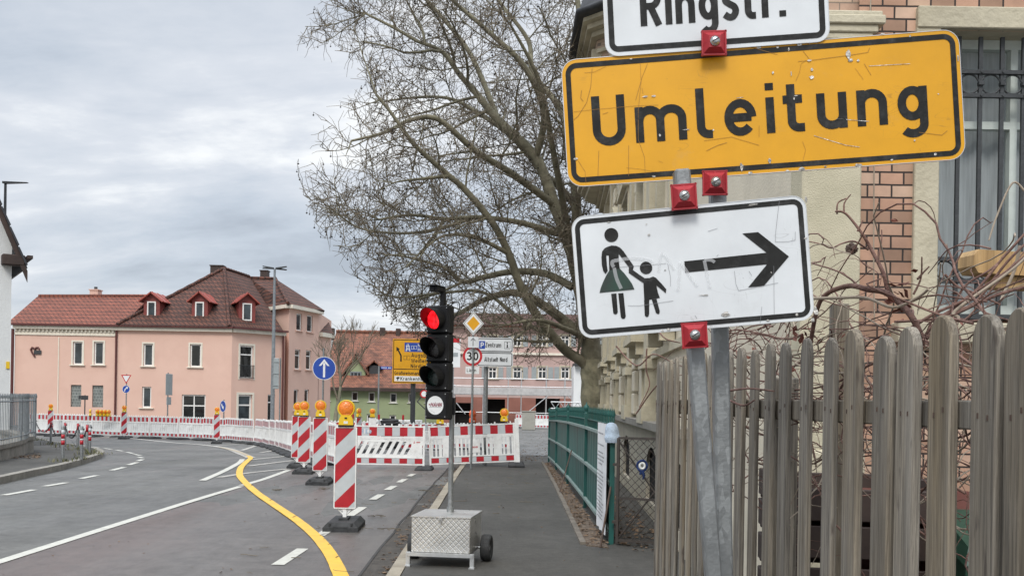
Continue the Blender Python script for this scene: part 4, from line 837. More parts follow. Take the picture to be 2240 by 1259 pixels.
def make_delineator(label, loc, rz=0.0, back='white'):
    t = thing('warning_board', label, 'traffic barrier', loc, rz, 'striped warning boards')
    mb = MB(); P = [(-.21, -.40), (.21, -.40), (.21, .40), (-.21, .40)]; q = .055
    vs = [(x, y, 0) for x, y in P] + [(x, y, .055) for x, y in P] + [(x - math.copysign(q, x), y - math.copysign(q * .6, y), .115) for x, y in P]
    mb.add(vs, [(3, 2, 1, 0), (0, 1, 5, 4), (1, 2, 6, 5), (2, 3, 7, 6), (3, 0, 4, 7), (4, 5, 9, 8), (5, 6, 10, 9), (6, 7, 11, 10), (7, 4, 8, 11), (8, 9, 10, 11)])
    mb.box((0, 0, .125), (.11, .30, .03)); mb.box((-.13, -.375, .095), (.02, .05, .03)); mb.box((.13, -.375, .095), (.02, .05, .03)); mb.box((0, -.392, .06), (.18, .016, .022))
    mb.build('base_plate', M['rubber'], t)
    H0, H1, w_ = .245, 1.245, .136
    mb = MB(); mb.M = FR @ Matrix.Identity(4)
    mb.M = FR; mb.prism(rrect(-w_, H0, w_, H1, .018), -.028, .022)
    mb.ring(rrect(-w_, H0, w_, H1, .018), rrect(-w_ + .012, H0 + .012, w_ - .012, H1 - .012, .008), .027)
    mb.M = Matrix.Identity(4); mb.box((0, 0, .195), (.045, .035, .13)); mb.tube([(-.10, 0, H0 + .004), (-.012, 0, .165)], .009, 6); mb.tube([(.10, 0, H0 + .004), (.012, 0, .165)], .009, 6); mb.box((0, 0, .237), (.10, .006, .05))
    mb.build('board', M['wplastic'], t)
    mb = MB(); mb.M = FR; x = w_ - .014; lo, hi = H0 + .014, H1 - .014; per = .455; k_ = -2; y0 = hi - 2 * x - .04
    mb.poly([(-x, lo, .0235), (x, lo, .0235), (x, hi, .0235), (-x, hi, .0235)], 0)
    for k_ in range(-3, 2):
        a = hi - .225 + k_ * per
        p = clip_band([(-x, a), (x, a + 2 * x), (x, a + 2 * x + .228), (-x, a + .228)], lo, hi)
        if len(p) > 2: mb.poly([(u, v, .0252) for u, v in p], 1)
    mb.build('striped_sheet', [M['refwhite'], M['refred']], t)
    lamp(t, T(0, 0, H1 + .022))
    return t
dn = gnd(749, 1158); dn.y += .05
D0 = make_delineator('nearest striped warning board with amber lamp, beside the yellow line', (dn.x, dn.y + .1, 0), R(2))
for px_, d_, rz_, lb in ((702, 19.0, 3, 'second striped warning board behind the nearest one'), (667, 22.0, 5, 'third striped warning board of the near row, its lamp half hiding another'), (651, 24.2, 8, 'last board of the near row, half hidden behind the third')):
    p = at(px_, 900, d_); q_ = dup(D0, (p.x, p.y, gz(p.y)), R(rz_), lb); q_.rotation_euler.y = rng.gauss(0, .012)
for px_, d_, rz_, lb in ((475, 43.5, 12, 'striped warning board with round lamp before the curved fence, beside a small blue sign'), (272, 47.2, 12, 'striped warning board below the give way sign'), (111, 49.0, 12, 'leftmost striped warning board, beside the chained bollards'), (785, 36.0, 55, 'striped warning board seen edge-on behind the fence'), (815, 36.5, 180, 'warning board showing its plain white back before the green house')):
    p = at(px_, 900, d_); dup(D0, (p.x, p.y, gz(p.y)), R(rz_), lb)

# ------------------------------------------------------------------ barrier fences
def stripes(mb, x0, x1, z0, z1, y, n, first=1):
    for i in range(n):
        a = x0 + (x1 - x0) * i / n; b = x0 + (x1 - x0) * (i + 1) / n
        mb.box(((a + b) / 2, y, (z0 + z1) / 2), (b - a - .001, .014, z1 - z0), (i + first) % 2)
def barrier(label, kind, ln_, loc, rz, nst, group, tilt=0.0, foot=True, nub=8):
    t = thing('barrier_fence', label, 'barrier', loc, rz, group)
    x = ln_ / 2; mb = MB(); Mt = RY(-tilt); mb.M = Mt
    for a in (-x + .02, x - .02): mb.box((a, 0, .57), (.045, .045, .98))
    for z, h in ((1.035, .03), (.78, .03), (.745, .03), (.29, .03), (.125, .028)): mb.box((0, 0, z), (ln_ - .085, .04, h))
    for i in range(nub): mb.bbox((-x + .1 + (ln_ - .2) * i / (nub - 1), 0, 1.072), (.035 if kind != 'slim' else .05, .03, .045), .006)
    if kind == 'slot':
        n = 12; wd = (ln_ - .1) / n
        for i in range(n):
            c = -x + .05 + wd * (i + .5)
            mb.add([(c - wd * .27 - .11 + q[0], q[1], q[2]) for q in ((0, -.012, .305), (wd * .54, -.012, .305), (wd * .54 + .22, -.012, .73), (.22, -.012, .73), (0, .012, .305), (wd * .54, .012, .305), (wd * .54 + .22, .012, .73), (.22, .012, .73))], [(0, 1, 2, 3), (7, 6, 5, 4), (0, 3, 7, 4), (1, 5, 6, 2)])
        mb.box((x - .19, -.001, .52), (.26, .026, .42)); mb.box((-.05, -.002, .69), (.36, .03, .07)); mb.box((0, .001, .70), (ln_ - .1, .02, .05)); mb.box((0, .001, .335), (ln_ - .1, .02, .06))
    elif kind == 'bars':
        n = 20
        for i in range(n):
            c = -x + .07 + (ln_ - .14) * i / (n - 1); wdt = .075 if i % 4 == 2 else .045
            mb.box((c, 0, .517), (wdt, .026, .425))
        mb.box((.05, -.005, .52), (.28, .034, .30)); 
        for i in (-.62, .62): mb.box((i, -.003, .52), (.20, .03, .424))
    else:
        n = 13
        for i in range(n): mb.box((-x + .06 + (ln_ - .12) * i / (n - 1), 0, .517), (.055, .026, .425))
        mb.box((0, .012, .52), (ln_ - .08, .012, .43)); mb.box((0, -.008, .60), (.13, .03, .16))
    mb.build('frame', M['wplastic'], t)
    mb = MB(); mb.M = Mt; stripes(mb, -x + .05, x - .05, .805, 1.015, -.006, nst); mb.build('upper_stripe_board', [M['refwhite'], M['refred']], t)
    mb = MB(); mb.M = Mt; stripes(mb, -x + .05, x - .05, .15, .265, -.006, nst); mb.build('lower_stripe_board', [M['refwhite'], M['refred']], t)
    if foot:
        for a in ([-x] if foot == 'l' else [x] if foot == 'r' else [-x, x]):
            mb = MB(); z0 = -math.tan(tilt) * a * -1 if False else a * math.tan(tilt); c = Matrix.Translation((a, 0, z0 - .0)); mb.M = c
            P = [(-.20, -.40), (.20, -.40), (.20, .40), (-.20, .40)] if kind != 'slim' else [(-.42, -.36), (.42, -.36), (.42, .36), (-.42, .36)]
            vs = [(u, v, 0) for u, v in P] + [(u, v, .04) for u, v in P] + [(u * .75, v * .8, .10) for u, v in P]
            mb.add(vs, [(3, 2, 1, 0), (0, 1, 5, 4), (1, 2, 6, 5), (2, 3, 7, 6), (3, 0, 4, 7), (4, 5, 9, 8), (5, 6, 10, 9), (6, 7, 11, 10), (7, 4, 8, 11), (8, 9, 10, 11)])
            mb.build('foot', M['rubber'], t)
    return t
gB = 'red and white barrier fences'
pA0, pA1 = gnd(728, 1026), gnd(934, 1024)
bA = barrier('barrier with slanted slots and a torn sticker, left of the traffic light pole', 'slot', 2.12, (pA0.x * .5 + pA1.x * .5, 24.2, gz(24.2)), 0, 11, gB, 0, 'r', 12)
mb = MB(); mb.M = T(-.35, -.0145, .91) @ FR
for a in range(5): mb.poly([(-.11 + a * .045 + u * .06 + r2.uniform(-.01, .01), v * .09 + r2.uniform(-.02, .02), .0005 * a) for u, v in ((0, -.4), (.8, -.5), (1, .4), (.1, .5))], a % 2)
mb.build('torn_sticker', [M['hat'], M['farwhite']], bA)
mb = MB(); mb.M = T(.86, -.0155, .66) @ FR; text(mb, 'A', -.07, -.03, .06, .0, 0); mb.poly([(0, -.01, 0), (.09, -.01, 0), (.09, .012, 0), (0, .012, 0)], 0); mb.build('printed_mark', M['red'], bA)
bB = barrier('barrier with upright bars climbing the kerb, between the traffic light and the pavement', 'bars', 2.10, (-.92, 24.45, gz(24.4) + .06), 0, 11, gB, R(3.2), 'r', 6)
mb = MB(); mb.M = RY(R(-3.2)) @ T(.05, -.0245, .50) @ FR; text(mb, '+HAHN', -.10, -.02, .045, 0, 0, 1.1, 1.4, 1.1, .2); mb.build('printed_mark', M['red'], bB)
mb = MB(); mb.M = RY(R(-3.2)); mb.box((1.10, 0, .60), (.09, .07, 1.10)); mb.build('end_post', M['wplastic'], bB)
# plate of the shared foot carries a white sticker
# the curved row along the bend
fp = [(40, 948.5), (60, 950), (180, 954), (280, 957), (400, 961), (500, 966), (560, 972), (600, 980), (650, 998), (700, 1013), (733, 1023)]
path = catmull([gnd(*q) for q in fp], 10)
cum = [0]
for a, b in zip(path, path[1:]): cum.append(cum[-1] + (b - a).length)
def along(s_):
    for i in range(len(cum) - 1):
        if cum[i + 1] >= s_: t = (s_ - cum[i]) / (cum[i + 1] - cum[i]); return path[i].lerp(path[i + 1], t)
    return path[-1]
nP = int(cum[-1] / 1.62); ln_ = cum[-1] / nP; proto = None
for i in range(nP):
    a, b = along(i * ln_), along((i + 1) * ln_); c = (a + b) / 2; rz_ = math.atan2(b.y - a.y, b.x - a.x)
    lb = 'white barrier panel with red blocks in the long row curving before the pink house'
    loc = (c.x, c.y, gz(c.y))
    if proto is None: proto = barrier(lb, 'slim', ln_, loc, rz_, 13, 'barrier panels curving round the bend', 0, 'l', 12)
    else: q_ = dup(proto, loc, rz_ + rng.gauss(0, .022), lb); q_.rotation_euler.x = rng.gauss(0, .02); q_.rotation_euler.y = rng.gauss(0, .008)
# loose barriers deeper in the roadworks
for px_, d_, rz_, lb in ((1005, 40, 8, 'far white barrier panel behind the traffic light'), (1072, 41, -25, 'far white barrier panel standing askew, left of the grey electric box'), (940, 38, 3, 'far white barrier panel beside the dark sign column'), (1185, 76, 0, 'white slotted barrier right of the grey electric box'), (1152, 78, 0, 'white barrier end behind the grey electric box'), (870, 44, 10, 'far white barrier panel before the green house'), (765, 42, 5, 'far white barrier panel behind the nearest warning board')):
    p = at(px_, 900, d_); dup(proto, (p.x, p.y, gz(p.y)), R(rz_), lb, 'white barriers in the roadworks')
# stacked white barrier blocks
for px_, d_, lb, h in ((870, 41.5, 'pile of white barrier elements left of the dark sign column', 1.25), (1030, 42.5, 'pile of white barrier elements behind the speed limit sign', 1.0)):
    p = at(px_, 900, d_); t = thing('barrier_pile', lb, 'barrier pile', (p.x, p.y, gz(p.y)))
    mb = MB(); n = int(h / .13)
    for i in range(n): mb.box((rng.uniform(-.06, .06), rng.uniform(-.03, .03), .07 + i * .13), (2.0 + rng.uniform(-.1, .1), .9, .11)); mb.box((-.6, -.46, .07 + i * .13), (.3, .03, .05)); mb.box((.5, -.46, .07 + i * .13), (.3, .03, .05))
    mb.build('white_elements', M['wplastic'], t)
# striped marker posts and a black heap behind the near barriers
mk = None
for px_, d_, lb in ((772, 38.5, 'slim red and white marker post left of the edge-on warning board'), (829, 38.8, 'slim red and white marker post right of the plain white board back'), (882, 39.2, 'slim red and white marker post left of the white barrier pile')):
    p = at(px_, 905, d_); loc = (p.x, p.y, gz(p.y))
    if mk is None:
        mk = thing('marker_post', lb, 'post', loc, 0, 'marker posts in the roadworks'); h = p.z - gz(p.y)
        mb = MB(); n = 7
        for i in range(n): mb.tube([(0, 0, h * i / n + .001), (0, 0, h * (i + 1) / n)], .045, 10, i % 2)
        mb.build('shaft', [M['refred'], M['refwhite']], mk); mb = MB(); mb.lathe([(.2, 0), (.2, .04), (.06, .09)], 14); mb.build('foot', M['rubber'], mk)
    else: dup(mk, loc, .4, lb)
p = at(853, 914, 40.5); t = thing('cable_coil', 'black coil of hose heaped behind the slotted barrier', 'hose', (p.x, p.y, gz(p.y))); mb = MB(); h = p.z - gz(p.y)
mb.tube([((.30 + .012 * (i % 9)) * math.cos(i * .52), (.30 + .01 * (i % 7)) * math.sin(i * .52), .05 + (h - .1) * i / 150) for i in range(151)], .05, 6); mb.build('hose', M['rubber'], t)
# warning lamps that stand on the barriers
def lone_lamp(label, p, rz_, lens='amber', s_=1.0):
    t = thing('warning_lamp', label, 'warning lamp', p, rz_, 'warning lamps on the barriers'); o = lamp(t, Matrix.Scale(s_, 4), lens, 0, 'lamp_housing'); return t
def bz(o, x, z): return o.matrix_basis @ Vector((x, 0, z))
def onB(x): return Vector((-.92 + x, 24.45, gz(24.4) + .06 + 1.10 + x * math.tan(R(3.2))))
lone_lamp('amber lamp on the right end of the barrier with upright bars', onB(.74), R(-8))
lone_lamp('orange-red lamp behind the speed limit pole', onB(-.03) + Vector((0, .0, .0)), R(55), 'redlens')
lone_lamp('yellow lamp housing just below the traffic light head', onB(-.82), R(10))
for i, px_ in enumerate((211, 219, 227, 235)):
    p = at(px_, 905, 48.3); lone_lamp('yellow lamp in the tight row on the curved barrier', Vector((p.x, 48.45, gz(48.45) + 1.03)), R(60))
p = at(192, 905, 48.9); lone_lamp('single yellow lamp left of the tight row on the curved barrier', Vector((p.x, 49.2, gz(49.2) + 1.03)), R(100))
# ------------------------------------------------------------------ signs along the street
def pole(root, h, r=.03, x=0, y=0, m='galv', z0=0, name='pole'):
    mb = MB(); mb.cyl((x, y, z0), (x, y, h), r, 12); mb.tube([(x, y, h), (x, y, h + .01)], r * 1.1, 12); return mb.build(name, M[m], root)
def face(root, name, polys, mats, z=0, x=0, y=-.05, rz=0.0, back=.004):
    mb = MB(); mb.M = T(x, y, z) @ RZ(rz) @ FR
    for i, (P, mi) in enumerate(polys):
        if i == 0: mb.prism(P, -back, 0, mi, len(mats) - 1)
        else: mb.poly([(a, b, .0015 * i) for a, b in P], mi)
    return mb, mb.build(name, mats, root)
def circ(r, n=36): return [(r * math.cos(6.2832 * i / n), r * math.sin(6.2832 * i / n)) for i in range(n)]
def ht(px, py, d): return at(px, py, d).z
def stand(px, py_top, d, name, label, cat, group=None, walk=0.0, rz=0):
    p = at(px, py_top, d); t = thing(name, label, cat, (p.x, p.y, gz(p.y) + walk), rz, group); return t, p.z - gz(p.y) - walk
# blue 'straight ahead' sign
t, h = stand(708, 770, 26.5, 'traffic_sign', 'round blue sign with a white arrow pointing straight up, above the warning boards', 'traffic sign')
pole(t, h + .1, .025)
s_ = 26.5 / F; zc_ = ht(711, 805, 26.5) - t.location.z; r = 25.5 * s_
mb, o = face(t, 'sign_disc', [(circ(r), 0), (circ(r * .955), 1)], [M['farwhite'], M['blue'], M['signgrey']], zc_, .03)
a = r * .09
mb = MB(); mb.M = T(.03, -.05, zc_) @ FR
for P in ([(-a, -.78 * r), (a, -.78 * r), (a, .45 * r), (-a, .45 * r)], [(-.46 * r, .20 * r), (-.28 * r, .20 * r), (.10 * r, .66 * r), (0, .78 * r)], [(.46 * r, .20 * r), (0, .78 * r), (-.10 * r, .66 * r), (.28 * r, .20 * r)]): mb.poly([(u, v, .004 + .001 * len(mb.f)) for u, v in P])
mb.build('arrow', M['farwhite'], o)
# priority road, speed limit 30 and small plates on one pole
t, h = stand(1036, 690, 23.1, 'traffic_sign', 'grey pole at the kerb with yellow diamond, small arrow plate and speed limit 30 sign', 'traffic sign', None, .10)
pole(t, h + .05, .026); d = 23.05; s_ = d / F; z0 = t.location.z
mb, o = face(t, 'diamond_sign', [([(0, 23 * s_ * 1.12), (-23 * s_, 0), (0, -23 * s_ * 1.12), (23 * s_, 0)], 0), ([(0, 21 * s_ * 1.12), (-21 * s_, 0), (0, -21 * s_ * 1.12), (21 * s_, 0)], 2), ([(0, 19.8 * s_ * 1.12), (-19.8 * s_, 0), (0, -19.8 * s_ * 1.12), (19.8 * s_, 0)], 0), ([(0, 14 * s_ * 1.12), (-14 * s_, 0), (0, -14 * s_ * 1.12), (14 * s_, 0)], 1)], [M['farwhite'], M['signyellow'], M['signblack'], M['signgrey']], ht(1037, 707, d) - z0)
mb, o = face(t, 'arrow_plate', [(rrect(-11 * s_, -12 * s_, 12 * s_, 12 * s_, .02), 0)], [M['signwhite'], M['signgrey']], ht(1035, 748, d) - z0, 0, -.055)
mb = MB(); mb.M = T(0, -.058, ht(1035, 748, d) - z0) @ FR; mb.ribbon([(0, -8 * s_), (0, 8 * s_)], .02); mb.ribbon([(-5 * s_, 3 * s_), (0, 9 * s_), (5 * s_, 3 * s_)], .02, .001); mb.build('arrow', M['print'], o)
zc_ = ht(1034, 778, d) - z0; r = 21.5 * s_
mb, o = face(t, 'speed_limit_sign', [(circ(r), 1), (circ(r * .76), 0)], [M['farwhite'], M['red'], M['signgrey']], zc_, -.01, .032, 0)
mb = MB(); mb.M = T(-.01, .032, zc_) @ FR; c = r * .82; text(mb, '30', -text_w('30', 1.6) * c / 14, -c / 2, c, .004, 0, 1.6, 1.25); mb.build('number', M['signblack'], o)
zc_ = ht(1034, 809, d) - z0
mb, o = face(t, 'supplementary_plate', [(rrect(-15 * s_, -8 * s_, 15 * s_, 8 * s_, .015), 0)], [M['farwhite'], M['signgrey']], zc_, -.01, .032)
mb = MB(); mb.M = T(-.01, .032, zc_) @ FR; text(mb, 'Lärm', -12 * s_, -3.5 * s_, 7 * s_, .002); mb.build('lettering', M['signblack'], o)
# white direction boards
t, h = stand(1063, 800, 24.9, 'direction_sign', 'white direction boards reading Zentrum and Altstadt Nord on a grey post', 'direction sign', None, 0)
pole(t, ht(1063, 740, 24.9) - t.location.z, .056, 0, .1)
d = 24.9; s_ = d / F; z0 = t.location.z; x0 = at(1063, 800, d).x
for (a, b, tx, q) in ((738, 771, 'Zentrum', 0), (769.5, 802, 'Altstadt Nord', 1)):
    zc_ = ht(1083, (a + b) / 2, d) - z0; hw, hh = 39.5 * s_, 16 * s_; xc = 19.5 * s_
    mb, o = face(t, 'direction_board', [(rrect(-hw, -hh, hw, hh, .06), 0)], [M['signwhite'], M['signblack'], M['signgrey']], zc_, xc)
    mb = MB(); mb.M = T(xc, -.05, zc_) @ FR
    mb.ring(rrect(-hw + .02, -hh + .02, hw - .02, hh - .02, .04), rrect(-hw + .037, -hh + .037, hw - .037, hh - .037, .025), .002)
    if q == 0:
        text_fit(mb, tx, -21 * s_, 13 * s_, -5 * s_, 10.5 * s_, .002, 0, 1.1, .98)
        mb.ring(rrect(20 * s_, -8 * s_, 33 * s_, 8 * s_, .01), rrect(20.7 * s_, -7.3 * s_, 32.3 * s_, 7.3 * s_, .01), .002); mb.poly([(a_ * s_, b_ * s_, .003) for a_, b_ in ((25.3, -5), (27.8, -5), (27.8, 2), (25.3, 2))]); mb.poly([(26.5 * s_ + u, 5 * s_ + v, .003) for u, v in circ(1.6 * s_, 12)]); mb.poly([(a_ * s_, b_ * s_, .0035) for a_, b_ in ((23.8, -5.5), (29.2, -5.5), (29.2, -4.2), (23.8, -4.2))])
        mb.build('lettering', M['signblack'], o)
        m2 = MB(); m2.M = mb.M; m2.poly([(a_ * s_, b_ * s_, .002) for a_, b_ in ((-35, -8.5), (-22, -8.5), (-22, 8.5), (-35, 8.5))], 0); text(m2, 'P', -31.5 * s_, -5.5 * s_, 11 * s_, .004, 1, wt=1.2); m2.build('parking_symbol', [M['blue'], M['farwhite']], o)
    else: text_fit(mb, tx, -23 * s_, 27 * s_, -5 * s_, 10 * s_, .002, 0, 1.0, .98); mb.build('lettering', M['signblack'], o)
# yellow advance direction sign
d = 40; s_ = d / F
t, h = stand(903, 840, d, 'direction_sign', 'large yellow direction sign partly hidden by the traffic light, on a dark column', 'direction sign', None)
z0 = t.location.z; pole(t, ht(903, 760, d) - z0, .10, 0, .15, 'iron', 0, 'column')
hw, hh = 62 * s_, 48.5 * s_; xc = 17 * s_; zc_ = ht(920, 790, d) - z0
mb, o = face(t, 'sign_board', [(rrect(-hw, -hh, hw, hh, .05), 0)], [M['signyellow'], M['signgrey']], zc_, xc)
mb = MB(); mb.M = T(xc, -.05, zc_) @ FR
Q = lambda px, py: ((px - 920) * s_, (790 - py) * s_)
mb.ring(rrect(-hw + .03, -hh + .03, hw - .03, hh - .03, .04), rrect(-hw + .055, -hh + .055, hw - .055, hh - .055, .02), .002)
mb.ribbon([Q(860, 807.5), Q(980, 807.5)], .03, .0025)
mb.ribbon([Q(876.5, 791), Q(876.5, 778), Q(870, 766)], .06, .002); mb.poly([(*Q(*q), .003) for q in ((866, 759), (873.5, 763.5), (866.5, 769))])
for tx, x, x1_, y in (('Augsburg', 899, 949, 781), ('Weißenburg', 899, 956, 793), ('Nördlingen', 898, 948, 804.5)): text_fit(mb, tx, Q(x, y)[0], Q(x1_, y)[0], Q(x, y)[1], 8.4 * s_, .002, 0, 1.0, 1.15)
text_fit(mb, 'Großweismannsdorf', Q(863, 0)[0], Q(941, 0)[0], Q(0, 820)[1], 7.8 * s_, .002, 0, .8, 1.15)
mb.ring([Q(882.5, 778), Q(896.5, 778), Q(896.5, 787), Q(882.5, 787)], [Q(883.2, 778.7), Q(895.8, 778.7), Q(895.8, 786.3), Q(883.2, 786.3)], .002); text(mb, '2', *Q(887.5, 785.3), 5.5 * s_, .002)
mb.build('lettering', M['signblack'], o)
m2 = MB(); m2.M = mb.M; m2.poly([(*Q(*q), .0025) for q in ((884, 749.5), (978, 749.5), (978, 769.5), (884, 769.5))], 0)
for P in (((886.5, 768), (889, 768), (890.2, 752), (889.2, 752)), ((897, 768), (894.5, 768), (891.6, 752), (892.6, 752)), ((887, 756.5), (895.5, 756.5), (895.5, 758), (887, 758)), ((890.3, 761), (892.2, 761), (892.6, 766), (890.6, 766))): m2.poly([(*Q(*q), .004 + .0005 * len(m2.f)) for q in P], 1)
m2.ring([Q(898.5, 756), Q(910.5, 756), Q(910.5, 764), Q(898.5, 764)], [Q(899.2, 756.7), Q(909.8, 756.7), Q(909.8, 763.3), Q(899.2, 763.3)], .004, 1); text(m2, '6', *Q(902.7, 762.5), 5 * s_, .004, 1)
text_fit(m2, 'Nürnberg', Q(913, 0)[0], Q(958, 0)[0], Q(0, 759)[1], 7 * s_, .004, 1); text_fit(m2, 'Heilbronn', Q(913, 0)[0], Q(960, 0)[0], Q(0, 768)[1], 7 * s_, .004, 1); m2.build('motorway_panel', [M['blue'], M['farwhite']], o)
m2 = MB(); m2.M = mb.M; m2.poly([(*Q(*q), .0025) for q in ((863, 822.5), (977, 822.5), (977, 834), (863, 834))], 0); text_fit(m2, 'Krankenhaus', Q(876, 0)[0], Q(936, 0)[0], Q(0, 831.8)[1], 7.4 * s_, .004, 1, 1.15, 1.15)
m2.poly([(*Q(*q), .004) for q in ((866, 827), (869, 824.5), (873, 824.5), (876 - 1.5, 827), (871.5, 829), (871, 832.5), (869.5, 832.5), (869, 829))], 1); m2.build('hospital_panel', [M['farwhite'], M['signblack']], o)
# give way sign and blue direction disc on one pole
d = 54.5; s_ = d / F
t, h = stand(277, 818, d, 'traffic_sign', 'red-edged give way triangle over a blue arrow disc, before the pink house', 'traffic sign'); pole(t, h, .03); z0 = t.location.z
tri = lambda r_: [(-.87 * r_, .5 * r_), (0, -1.0 * r_), (.87 * r_, .5 * r_)]
face(t, 'triangle_sign', [(tri(13 * s_)[::1], 0), (tri(9.2 * s_), 1)], [M['red'], M['farwhite'], M['signgrey']], ht(278, 826, d) - z0)
mb, o = face(t, 'blue_disc', [(circ(8.5 * s_, 24), 0), (circ(7.8 * s_, 24), 1)], [M['farwhite'], M['blue'], M['signgrey']], ht(277, 850.5, d) - z0)
mb = MB(); mb.M = T(0, -.05, ht(277, 850.5, d) - z0) @ FR; mb.ribbon([(-3 * s_, -5 * s_), (-2 * s_, 0), (2 * s_, 3 * s_)], .05, .005); mb.poly([(4.5 * s_, 4.5 * s_, .006), (-.5 * s_, 5 * s_, .006), (3 * s_, 0, .006)]); mb.build('arrow', M['farwhite'], o)
# keep-left disc beside the fence
d = 46.5; s_ = d / F
t, h = stand(490, 874, d, 'traffic_sign', 'small blue keep-aside sign turned away, beside the round-lamped warning board', 'traffic sign', None, 0, R(-45)); pole(t, h, .03); z0 = t.location.z
face(t, 'blue_disc', [(circ(13 * s_, 24), 0), (circ(12 * s_, 24), 1)], [M['farwhite'], M['blue'], M['signgrey']], ht(490, 888, d) - z0)
mb = MB(); mb.M = T(0, -.05, ht(490, 888, d) - z0) @ FR; mb.ribbon([(-6 * s_, 5 * s_), (0, -3 * s_)], .09, .005); mb.poly([(3.5 * s_, -7 * s_, .006), (4 * s_, 1 * s_, .006), (-4 * s_, -3 * s_, .006)]); mb.build('arrow', M['farwhite'], t)
# edge-on grey sign, finger post
t, h = stand(368, 815, 52, 'traffic_sign', 'grey sign seen edge-on before the pink wall', 'traffic sign'); pole(t, h, .035)
mb = MB(); mb.M = RZ(R(78)); mb.bbox((0, -.06, h - .6), (.62, .03, 1.1), .01); mb.box((0, -.06, h - 1.45), (.4, .03, .4)); mb.build('sign_panel', M['signgrey'], t)
t, h = stand(186, 864, 52, 'small_sign', 'small dark plate on a thin pole between the glass block windows', 'sign'); pole(t, h, .03, m='iron')
mb = MB(); mb.box((0, -.04, h - .12), (.36, .03, .22)); mb.box((-.26, -.04, h - .1), (.12, .03, .18)); mb.build('plate', M['iron'], t)
# street name sign before the green house
t, h = stand(829, 800, 62, 'street_name_sign', 'blue street name plate on a thin grey pole before the green house', 'street sign'); pole(t, h, .05)
s_ = 62 / F; mb = MB(); mb.M = T(.45, -.02, h - .1) @ FR; mb.prism([(-12 * s_, -3 * s_), (13 * s_, -3 * s_), (13 * s_, 3 * s_), (-12 * s_, 3 * s_)], -.02, 0)
for k_ in range(9):
    if k_ != 5: mb.poly([(-10 * s_ + k_ * 2.4 * s_ + a * s_, b * s_, .003) for a, b in ((0, -1.1), (1.5, -1.1), (1.5, 1.1), (0, 1.1))], 1)
mb.build('name_plate', [M['blue'], M['farwhite']], t)
# no-entry and chevron signs half hidden behind the traffic light
t, h = stand(932, 850, 47, 'traffic_sign', 'small round red-edged sign at the left edge of the traffic light', 'traffic sign'); pole(t, h + .2, .03); s_ = 47 / F
face(t, 'sign_disc', [(circ(9 * s_, 24), 0), (circ(6.2 * s_, 24), 1)], [M['red'], M['farwhite'], M['signgrey']], ht(928, 861, 47) - t.location.z, -.08)
mb = MB(); mb.M = T(-.3, .02, ht(915, 878, 47) - t.location.z) @ FR; mb.ribbon([(.25, .42), (-.1, .0), (.35, -.42)], .05, 0); mb.build('triangle_edge', M['iron'], t)
# white info boards right of the traffic light
t, h = stand(992, 735, 60, 'info_board', 'white board with a red heading just right of the traffic light', 'information board'); pole(t, h, .06); s_ = 60 / F
mb = MB(); mb.box((.1, -.06, h - 1.0), (24 * s_, .06, 62 * s_)); mb.box((.1, -.095, h - .25), (20 * s_, .01, 9 * s_), 1); mb.box((.1, -.095, h - 1.1), (14 * s_, .01, 9 * s_), 2); mb.build('panel', [M['farwhite'], M['red'], M['signgrey']], t)

# ------------------------------------------------------------------ street lamps
d = 57; t, h = stand(601, 588, d, 'street_lamp', 'tall grey street lamp with two flat arms before the pink house', 'street lamp')
mb = MB(); mb.tube([(0, 0, 0), (0, 0, h * .45), (0, 0, h)], [.13, .11, .06], 10); mb.build('lamp_post', M['greyiron'], t)
s_ = d / F
for a, b in ((-1, 6), (1, 6), (-1, -1.5), (1, -1.5)):
    mb = MB(); mb.M = RZ(R(0 if b > 0 else 25)); mb.add([(a * .05, -.05, h - .02), (a * .05, .05, h - .02), (a * 26 * s_, .08, h + b * .02), (a * 26 * s_, -.08, h + b * .02), (a * .05, -.05, h + .08), (a * .05, .05, h + .08), (a * 26 * s_, .08, h + b * .02 + .05), (a * 26 * s_, -.08, h + b * .02 + .05)], [(0, 1, 2, 3), (7, 6, 5, 4), (0, 3, 7, 4), (1, 5, 6, 2), (3, 2, 6, 7), (0, 4, 5, 1)]); mb.build('lamp_arm', M['iron'], t)
t2, h2 = stand(603, 783, 56.4, 'traffic_sign', 'large grey back of a sign mounted on the tall street lamp', 'traffic sign')
mb = MB(); s_ = 56.4 / F; z1 = ht(603, 783, 56.4) - t2.location.z; z2 = ht(603, 850, 56.4) - t2.location.z
mb.bbox((.06, -.06, (z1 + z2) / 2), (.32, .05, z1 - z2), .02); 
for z in (z1 - .2, z1 - .85, z2 + .2): mb.box((.06, -.1, z), (.36, .04, .05))
mb.build('sign_back', M['signgrey'], t2)
mb = MB(); mb.cyl((.25, .1, 0), (.25, .1, z1 + .02), .04, 10); mb.build('pole', M['galv'], t2)
d = 41; t, h = stand(12, 400, d, 'street_lamp', 'street lamp with one flat arm rising behind the white house roof', 'street lamp')
mb = MB(); mb.tube([(0, 0, 0), (0, 0, h)], [.10, .05], 10); mb.build('lamp_post', M['iron'], t)
mb = MB(); mb.M = RZ(R(-10)); mb.add([(-.08, -.1, h - .03), (-.08, .1, h - .03), (1.0, .06, h - .03), (1.0, -.06, h - .03), (-.08, -.1, h + .06), (-.08, .1, h + .06), (1.0, .06, h + .0), (1.0, -.06, h + .0)], [(0, 1, 2, 3), (7, 6, 5, 4), (0, 3, 7, 4), (1, 5, 6, 2), (3, 2, 6, 7), (0, 4, 5, 1)]); mb.build('lamp_arm', M['iron'], t)

